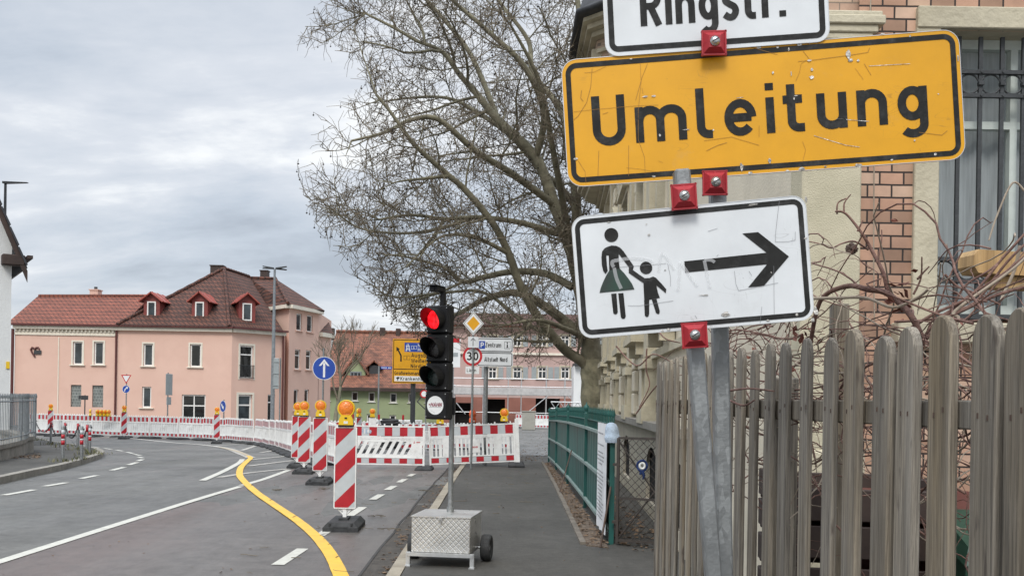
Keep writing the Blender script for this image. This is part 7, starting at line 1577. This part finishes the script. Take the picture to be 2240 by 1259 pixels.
for i in range(165):                                          # tangle lying along the fence
    y = rv.uniform(2.1, 4.7); off_ = abs(rv.gauss(.18, .20)) + .05; p = Vector((1.276 - .105 * y + off_, y, 1.55 + abs(rv.gauss(.17, .16))))
    s_ = rv.choice((-1, 1)); P = wander(p, Vector((rv.gauss(0, .35), s_, rv.gauss(.05, .35))), rv.uniform(.35, 1.1), rv.choice((.0022, .0026, .0032, .0045)), mbv if rv.random() < .74 else mbl)
    for q in P[3::7]:
        if rv.random() < .55: wander(q, Vector((rv.gauss(0, 1), rv.gauss(0, 1), rv.gauss(.1, .8))), rv.uniform(.05, .2), .0018, mbv, .025, .6, 0, 4)
    if rv.random() < .35: leafp.append(rv.choice(P))
for i in range(190):                                         # hanging between the rails
    y = rv.uniform(2.1, 4.9); p = Vector((1.276 - .105 * y + rv.uniform(.1, .5), y, rv.uniform(1.2, 1.75)))
    wander(p, Vector((rv.gauss(0, .4), rv.gauss(0, .6), rv.gauss(0, .6))), rv.uniform(.2, .6), rv.choice((.002, .003, .004)), mbv if rv.random() < .6 else mbl, .04, .7)
def vpath(pts, r0, r1, mb_, n=7, jit=.006):
    C_ = catmull([at(*q) + Vector((rv.gauss(0, jit), rv.gauss(0, jit), rv.gauss(0, jit))) for q in pts], 5); m_ = len(C_); mb_.tube(C_, [r0 + (r1 - r0) * i / m_ for i in range(m_)], n); return C_
vpath([(1770, 760, 3.3), (1800, 660, 3.2), (1850, 622, 3.1), (1905, 628, 3.0), (1945, 640, 3.0), (1990, 690, 2.9), (2030, 760, 2.85)], .007, .010, mbk)
vpath([(1780, 655, 3.2), (1830, 650, 3.1), (1900, 655, 3.0), (1960, 672, 2.9), (2010, 650, 2.85), (2030, 635, 2.8)], .005, .004, mbl)
vpath([(1945, 640, 3.5), (1935, 590, 3.5), (1905, 545, 3.55), (1880, 505, 3.55), (1848, 470, 3.6), (1828, 462, 3.6)], .0085, .003, mbv)
for Q_ in ([(1848, 470, 3.6), (1850, 440, 3.6), (1861, 427, 3.6)], [(1831, 462, 3.6), (1834, 445, 3.6), (1853, 434, 3.6)], [(1880, 505, 3.55), (1893, 486, 3.55)], [(1905, 545, 3.55), (1880, 535, 3.5), (1845, 542, 3.45), (1818, 545, 3.4), (1798, 535, 3.4), (1775, 533, 3.4)], [(1920, 570, 3.5), (1930, 530, 3.5), (1931, 505, 3.5)], [(2000, 612, 2.9), (2020, 595, 2.9), (2034, 580, 2.9)], [(1996, 640, 2.9), (2015, 605, 2.9), (2022, 570, 2.9)]): vpath(Q_, .0035, .0018, mbv)
vpath([(2240, 417, 3.6), (2213, 403, 3.6), (2186, 463, 3.6), (2160, 523, 3.6)], .004, .003, mbl)
for k in range(7):
    j = rv.uniform(-22, 22); dd_ = rv.uniform(2.7, 3.5)
    vpath([(2010 + j * 2, 745 + j, dd_), (2075 + j, 690 + j * .7, dd_), (2130, 650 + j, dd_), (2185, 590 + j * .8, dd_), (2260, 520 + j * 1.3, dd_)], rv.uniform(.003, .0065), rv.uniform(.002, .004), rv.choice((mbv, mbv, mbl)), 6, .016)
vpath([(2075, 690, 3.0), (2170, 640, 3.0), (2260, 620, 3.0)], .006, .004, mbv); vpath([(2060, 598, 3.2), (2090, 620, 3.2), (2130, 640, 3.2), (2190, 660, 3.2)], .004, .003, mbv)
vpath([(2222, 535, 3.2), (2218, 590, 3.2), (2200, 640, 3.2), (2188, 660, 3.2)], .006, .004, mbl)
for Q_ in ([(1345, 760, 5.6), (1395, 800, 5.4), (1430, 770, 5.3), (1475, 790, 5.2), (1500, 805, 5.1)], [(1395, 905, 5.6), (1425, 855, 5.5), (1450, 835, 5.4), (1490, 850, 5.3)], [(1440, 730, 5.2), (1460, 745, 5.1), (1492, 752, 5.1)], [(1418, 760, 5.5), (1410, 800, 5.5), (1418, 845, 5.5), (1400, 890, 5.5)], [(1600, 852, 3.7), (1640, 850, 3.55), (1690, 855, 3.4)], [(1590, 880, 3.7), (1625, 890, 3.6), (1650, 870, 3.5)], [(1446, 720, 5.2), (1436, 700, 5.3), (1432, 690, 5.3)]): vpath(Q_, .0045, .0025, mbv)
mbv.build('canes', M['vine'], vn); mbl.build('dry_canes', M['vinelight'], vn); mbk.build('old_stem', M['vine'], vn)
mb = MB(); mb.M = VO; 
c = at(1863, 544, 3.46)
for i in range(16):
    a = 6.283 * i / 16; d_ = Vector((math.cos(a), rv.uniform(-.5, .5), math.sin(a))).normalized(); mb.tube([c, c + d_ * .013, c + d_ * .022], [.005, .008, .003], 5)
mb.tube([c + Vector((0, -.02, 0)), c + Vector((0, -.005, 0))], [.007, .01], 8); mb.build('seed_head', M['rustiron'], vn)
mb = MB(); mb.M = VO
for i in range(70):
    p = leafp[i % len(leafp)] + Vector((rv.gauss(0, .03), rv.gauss(0, .05), rv.gauss(-.01, .03))) if i < 40 else at(rv.gauss(1975, 22), rv.gauss(640, 18), 2.95) if i < 55 else at(rv.gauss(1760, 25), rv.gauss(735, 14), 3.3)
    Mx = T(*p) @ Matrix.Rotation(rv.uniform(0, 6.28), 4, Vector((rv.gauss(0, 1), rv.gauss(0, 1), rv.gauss(0, 1))).normalized()); s_ = rv.uniform(.010, .022)
    mb.add([Mx @ Vector(q) for q in ((-s_, 0, 0), (-s_ * .3, s_ * .5, s_ * .2), (s_ * .5, s_ * .45, 0), (s_, 0, s_ * .3), (s_ * .4, -s_ * .5, 0), (-s_ * .4, -s_ * .4, s_ * .25))], [(0, 1, 2, 3), (0, 3, 4, 5)])
mb.build('withered_leaves', M['leafred'], vn)
# ------------------------------------------------------------------ the plane tree
TD = 30.0
tb_ = gnd(1297, 990, 0); tx = at(1297, 850, TD).x; tg = gz(TD) + .1
tree = thing('plane_tree', 'big bare plane tree with hanging seed balls rising behind the green fence', 'tree', (tx, TD, tg)); TO = T(*(-tree.location))
rt = random.Random(42); mt = MB(); mt.M = TO; mbr = MB(); mbr.M = TO; mtw = MB(); mtw.M = TO; mse = MB(); mse.M = TO
EC = Vector((tx - .2, TD, 10.1)); ER = Vector((9.0, 6.0, 8.2))
def inside(p, k=1.0):
    q = p - EC; v_ = (q.x / ER.x) ** 2 + (q.y / ER.y) ** 2 + (q.z / ER.z) ** 2; return v_ < k
def seed(p):
    r = rt.uniform(.022, .036); c = p - Vector((0, 0, rt.uniform(.05, .16)))
    mse.add([c + Vector(q) * r for q in ((1, 0, 0), (-1, 0, 0), (0, 1, 0), (0, -1, 0), (0, 0, 1), (0, 0, -1))], [(0, 2, 4), (2, 1, 4), (1, 3, 4), (3, 0, 4), (2, 0, 5), (1, 2, 5), (3, 1, 5), (0, 3, 5)])
    mse.tube([p, c], .005, 3, 0, False)
def grow(p, d_, ln_, r, lvl, wob=.16, up=.0):
    seg = {1: .38, 2: .26, 3: .17}[lvl]; n = max(3, int(ln_ / seg)); P = [p.copy()]; D = []
    for i in range(n):
        d_ = (d_ + Vector((rt.gauss(0, wob), rt.gauss(0, wob), rt.gauss(0, wob) + up))).normalized(); D.append(d_.copy())
        q = P[-1] + d_ * (ln_ / n)
        if not inside(q): break
        P.append(q)
    if len(P) < 2: return
    m_ = len(P); rend = r * (.38 if lvl < 3 else .5)
    tgt = mbr if lvl == 1 else mtw
    tgt.tube(P, [r + (rend - r) * i / (m_ - 1) for i in range(m_)], 5 if lvl == 1 else 4 if lvl == 2 else 3, 0, False)
    if lvl == 3:
        if rt.random() < .11: seed(P[-1])
        return
    step = {1: .18, 2: .10}[lvl]; L_ = ln_ * .08
    while L_ < ln_ * (m_ - 1) / n:
        i = min(int(L_ / (ln_ / n)), m_ - 2); f = L_ / (ln_ / n) - i; q = P[i].lerp(P[i + 1], min(f, 1)); base = D[min(i, len(D) - 1)]
        side = base.orthogonal(); side.rotate(Matrix.Rotation(rt.uniform(0, 6.283), 3, base)); nd = (base * rt.uniform(.25, .8) + side * rt.uniform(.5, 1.0) + Vector((0, 0, rt.uniform(-.15, .4)))).normalized()
        fr_ = 1 - L_ / ln_
        if lvl == 1: grow(q, nd, rt.uniform(.7, 1.7) * (.55 + .45 * fr_), max(r * .38 * (.5 + .5 * fr_), .014), 2, .20, .03)
        else: grow(q, nd, rt.uniform(.25, .8), .0092, 3, .26, .0)
        L_ += step * rt.uniform(.6, 1.5)
def limb(pts, r0, r1, dens=.7, mb_=None):
    P = catmull([at(px_, py, TD + (d - TD) * .72) for px_, py, d in pts], 6); m_ = len(P); r0 *= 1.12
    cut = next((i for i in range(3, m_) if not inside(P[i], .93)), m_); P = P[:cut]; m_ = len(P); r1 = min(r1, .035)
    (mt if r0 > .10 else mbr).tube(P, [r0 + (r1 - r0) * (i / (m_ - 1)) ** 1.1 for i in range(m_)], 9, 0, True)
    acc = 0; nxt = .6
    for i in range(1, m_):
        seg = (P[i] - P[i - 1]); acc += seg.length
        while nxt < acc:
            b = seg.normalized(); t_ = i / m_
            if inside(P[i]):
                side = b.orthogonal(); side.rotate(Matrix.Rotation(rt.uniform(0, 6.283), 3, b))
                nd = (b * rt.uniform(.3, .9) + side * rt.uniform(.6, 1.1) + Vector((0, 0, rt.uniform(-.25, .35)))).normalized()
                grow(P[i], nd, rt.uniform(1.2, 2.9), max((r0 + (r1 - r0) * t_) * rt.uniform(.22, .4), .022), 1, .13, .03)
            nxt += dens * rt.uniform(.55, 1.4) * (1.9 - 1.15 * t_)
    d_ = (P[-1] - P[-2]).normalized()
    for k in range(3): grow(P[-1], (d_ + Vector((rt.gauss(0, .4), rt.gauss(0, .4), rt.gauss(.1, .35)))).normalized(), rt.uniform(1.2, 2.2), max(r1 * .75, .02), 1, .13, .03)
# trunk with a flared foot and knobbly outline
TP = [(tx + .01, TD, tg - .1), (tx, TD, tg + .5), (tx - .02, TD, tg + 1.4), (at(1295, 800, TD)), (at(1288, 720, TD)), (at(1272, 640, TD)), (at(1248, 540, TD)), (at(1214, 450, TD)), (at(1172, 345, TD)), (at(1090, 263, TD)), (at(1040, 202, TD)), (at(1006, 164, TD)), (at(968, 114, TD)), (at(914, 91, TD))]
C_ = catmull(TP, 6); rr = [.46, .36, .33, .34, .27, .22, .20, .18, .15, .12, .10, .08, .065, .05]; R_ = []
for i in range(len(C_)): a = i / 6; j = min(int(a), len(rr) - 2); R_.append((rr[j] + (rr[j + 1] - rr[j]) * (a - j)) * (1 + .06 * math.sin(i * 2.3)))
r0k = 1.0; ktr = 20; mtr = MB(); mtr.M = TO; mtr.tube(C_[:ktr], R_[:ktr], 16, 0, True); mt.tube(C_[ktr - 1:], R_[ktr - 1:], 10, 0, True)
acc = 0; nxt = 1.0
for i in range(26, len(C_)):
    acc += (C_[i] - C_[i - 1]).length
    if acc > nxt and inside(C_[i]):
        b = (C_[i] - C_[i - 1]).normalized(); side = b.orthogonal(); side.rotate(Matrix.Rotation(rt.uniform(0, 6.283), 3, b)); grow(C_[i], (b * .6 + side).normalized(), rt.uniform(1.6, 3), .05, 1, .13, .03); nxt = acc + .5
LIMBS = [
 ([(1296, 815, 30), (1272, 789, 29.8), (1240, 768, 29.5), (1212, 738, 29), (1172, 686, 28.4), (1137, 622, 27.8), (1113, 555, 27.2), (1077, 487, 26.6), (1018, 416, 26), (983, 385, 25.6), (914, 324, 25), (888, 293, 24.7), (850, 240, 24.3), (800, 180, 24)], .15, .035),
 ([(1318, 775, 30), (1276, 735, 30.2), (1196, 672, 30.5), (1130, 640, 30.8), (1060, 655, 31.2), (990, 690, 31.6), (920, 690, 32)], .17, .03),
 ([(1252, 628, 30), (1192, 598, 30.5), (1121, 594, 31), (1057, 606, 31.5), (1013, 616, 32), (980, 590, 32.5), (954, 579, 33), (880, 560, 33.5), (800, 555, 34)], .11, .03),
 ([(1265, 600, 30), (1256, 527, 30), (1200, 506, 29), (1156, 491, 28.5), (1100, 480, 28), (1037, 475, 27.5), (974, 479, 27), (900, 470, 26.5), (830, 480, 26)], .10, .03),
 ([(1250, 560, 30), (1265, 469, 31), (1225, 410, 31.5), (1185, 374, 32), (1120, 300, 33), (1050, 250, 33.5), (980, 215, 34), (890, 215, 34.5), (800, 230, 35)], .12, .03),
 ([(1265, 600, 30), (1262, 450, 30.5), (1240, 320, 31), (1227, 240, 31), (1166, 160, 31.5), (1155, 88, 32), (1090, 0, 32.5), (1040, -90, 33)], .13, .04),
 ([(1260, 560, 30), (1262, 400, 29), (1275, 200, 28.5), (1270, 60, 28), (1250, -80, 28), (1220, -220, 28)], .14, .05),
 ([(1215, 450, 30), (1120, 380, 28.5), (1040, 330, 27.5), (960, 262, 26.5), (900, 262, 26), (840, 290, 25.5), (760, 310, 25)], .10, .03),
 ([(1172, 345, 30), (1190, 250, 29), (1150, 150, 28), (1080, 80, 27.5), (1000, 10, 27), (920, -60, 26.6)], .10, .035),
 ([(1285, 740, 30), (1240, 720, 28.5), (1180, 700, 27), (1110, 710, 26), (1050, 730, 25.4), (990, 745, 25)], .09, .025),
 ([(1090, 263, 30), (1030, 120, 31), (960, 30, 31.5), (900, -40, 32), (850, -120, 32)], .08, .03),
 ([(914, 91, 30), (860, 60, 30), (800, 30, 30)], .05, .03),
 ([(1113, 555, 27.2), (1040, 520, 26), (960, 520, 25.3), (880, 600, 24.8), (830, 650, 24.5)], .06, .025),
 ([(1250, 540, 30), (1210, 330, 27), (1180, 180, 25.5), (1120, 60, 24.5)], .10, .03),
 ([(983, 385, 25.6), (930, 390, 25), (860, 400, 24.5), (790, 430, 24.2)], .05, .02),
 ([(1212, 738, 29), (1140, 700, 29.5), (1060, 640, 30), (970, 640, 30.5), (880, 650, 31), (820, 640, 31.5)], .06, .025),
 ([(1037, 475, 27.5), (960, 500, 28), (880, 510, 28.5), (790, 500, 29), (740, 470, 29.5)], .05, .02),
 ([(1172, 686, 28.4), (1150, 720, 28), (1120, 745, 27.6), (1080, 770, 27.2)], .04, .02),
 ([(1013, 616, 32), (960, 640, 31), (900, 660, 30), (850, 690, 29)], .04, .02),
 ([(974, 479, 27), (930, 540, 26.5), (880, 590, 26), (830, 620, 25.6)], .04, .02),
]
for P, a, b in LIMBS: limb(P, a, b)
mtr.build('trunk', M['barkold'], tree); mt.build('limbs', M['bark'], tree); mbr.build('branches', M['bark'], tree); mtw.build('twigs', M['twig'], tree); mse.build('seed_balls', M['seed'], tree)
print('tree faces', len(mbr.f), len(mtw.f), len(mse.f))
# ------------------------------------------------------------------ small bare trees before the green house
def small_tree(label, px_, d, ytop, seed_, r0=.16, fork=.4):
    r5 = random.Random(seed_); p = at(px_, 850, d); t = thing('bare_tree', label, 'tree', (p.x, d, gz(d))); h = at(px_, ytop, d).z - gz(d)
    mb = MB(); ms = MB()
    def g(p, d_, l, r, lv):
        n = 5; P = [p.copy()]
        for i in range(n): d_ = (d_ + Vector((r5.gauss(0, .11), r5.gauss(0, .11), r5.gauss(.05, .08)))).normalized(); P.append(P[-1] + d_ * l / n)
        (mb if lv == 0 else ms).tube(P, [r * (1 - .5 * i / n) for i in range(n + 1)], 6 if lv == 0 else 4, 0, False)
        if lv < 5:
            for k in range(r5.choice((3, 3, 4)) if lv < 4 else 3):
                q = P[r5.choice((3, 4, 5, 5))]; a = r5.uniform(0, 6.28); s_ = fork * r5.uniform(.5, 1.2); g(q, (d_ + Vector((math.cos(a) * s_, math.sin(a) * s_, .1))).normalized(), l * r5.uniform(.55, .78), max(r * .48, .012), lv + 1)
    g(Vector((0, 0, 0)), Vector((0, 0, 1)), h * .36, r0, 0)
    mb.build('trunk', M['bark'], t); ms.build('crown', M['twig'], t)
small_tree('small bare tree with spreading twigs just right of the pink house', 735, 66, 672, 4, .17, .5)
small_tree('slender bare tree seen above the orange roof', 775, 102, 700, 9, .15, .45)
# ------------------------------------------------------------------ small things on the ground
rl = random.Random(77); ml = MB()
def leafq(mb, p, s_):
    Mx = T(*p) @ RZ(rl.uniform(0, 6.28)) @ RX(rl.uniform(-.5, .5)); mb.add([Mx @ Vector(q) for q in ((-s_, 0, 0), (-s_ * .2, s_ * .55, s_ * .25), (s_ * .6, s_ * .4, .0), (s_, 0, s_ * .25), (s_ * .4, -s_ * .5, 0), (-s_ * .4, -s_ * .45, s_ * .2))], [(0, 1, 2, 3), (0, 3, 4, 5)])
for i in range(420):
    y = 5 + 22 * rl.random() ** 1.3; x = kx(y) - abs(rl.gauss(.03, .10)); leafq(ml, (x, y, gz(y) + .012), rl.uniform(.012, .034))
for i in range(800):
    y = 10.5 + 16 * rl.random() ** 1.2; x = rl.uniform(.80, 1.03); leafq(ml, (x, y, gz(y) + .125), rl.uniform(.012, .034))
for i in range(160): y = rl.uniform(4, 30); leafq(ml, (rl.uniform(-1.0, 1.0), y, gz(y) + .106), rl.uniform(.008, .022))
for i in range(110): y = rl.uniform(6, 30); leafq(ml, (rl.uniform(-4.8, -1.3), y, gz(y) + .012), rl.uniform(.008, .022))
for i in range(90): a = gnd(rl.gauss(1150, 18), rl.gauss(1003, 3), .1); leafq(ml, (a.x, a.y, a.z + .01), rl.uniform(.015, .04))
for i in range(200): a = gnd(rl.uniform(-10, 80), rl.gauss(1000, 3), .12); leafq(ml, (a.x, a.y + .2, a.z + .02), rl.uniform(.02, .05))
for i in range(300): a = gnd(rl.uniform(1130, 1200), rl.uniform(942, 1000), .1); leafq(ml, (a.x, a.y, a.z + .005), rl.uniform(.02, .045))
for i in range(260): x = rl.uniform(1.15, 1.7); y = rl.uniform(10, 17); leafq(ml, (x, y, gz(y) + .115), rl.uniform(.02, .05))
o = ml.build('leaf_litter', M['leaf']); o['kind'] = 'stuff'; o['label'] = 'dead leaves scattered along the kerb and the fence foot'; o['category'] = 'leaf litter'
mb = MB()
for i in range(46):
    if i < 30: y = rl.uniform(7, 24); p = Vector((rl.uniform(-3.6, -1.35), y, gz(y) + .016))
    else: y = rl.uniform(6, 22); p = Vector((rl.uniform(-.9, .8), y, gz(y) + .108))
    a = rl.gauss(0, .5); P = [p]
    for k in range(rl.choice((3, 4, 6))): a += rl.gauss(0, .35); P.append(P[-1] + Vector((math.cos(a), math.sin(a), 0)) * rl.uniform(.02, .05))
    mb.tube(P, rl.uniform(.002, .004), 4)
for px_, py in ((608, 1073), (740, 1075), (700, 1071), (930, 1075), (820, 1130), (855, 1160)):
    p = gnd(px_, py); a = 0
    for k in range(5): q = p + Vector((rl.uniform(-.1, .1), rl.uniform(-.1, .1), .016)); mb.tube([q, q + Vector((rl.uniform(-.1, .1), rl.uniform(-.06, .06), .006)), q + Vector((rl.uniform(-.12, .12), rl.uniform(-.08, .08), .012))], .004, 4)
o = mb.build('fallen_twigs', M['twig']); o['kind'] = 'stuff'; o['label'] = 'small fallen twigs lying on the wet lane and pavement'; o['category'] = 'twigs'
mb = MB()
for cx_, cy_, n, sp_, hh in [(137, 1009, 40, .25, .12), (178, 1004, 40, .2, .12), (193, 992, 60, .25, .22), (143, 977, 40, .4, .18), (80, 963, 30, .4, .2), (111, 972, 30, .4, .18), (165, 983, 30, .4, .14), (210, 994, 40, .4, .10)]:
    c = gnd(cx_, cy_, .12)
    for i in range(n):
        p = c + Vector((rl.gauss(0, sp_ * .5), rl.gauss(0, sp_ * .8), 0)); h = hh * rl.uniform(.4, 1.1); l = Vector((rl.gauss(0, .4), rl.gauss(0, .4), 1)); wv_ = Vector((rl.uniform(-1, 1), rl.uniform(-1, 1), 0)).normalized() * .010
        mb.add([p - wv_, p + wv_, p + l * h * .55 + wv_ * .7, p + l * h * .55 - wv_ * .7, p + l * h + Vector((l.x, l.y, -.25)) * h * .4], [(0, 1, 2, 3), (3, 2, 4)])
o = mb.build('weeds', M['grass']); o['kind'] = 'stuff'; o['label'] = 'tufts of weeds round the bollards and along the kerb'; o['category'] = 'weeds'
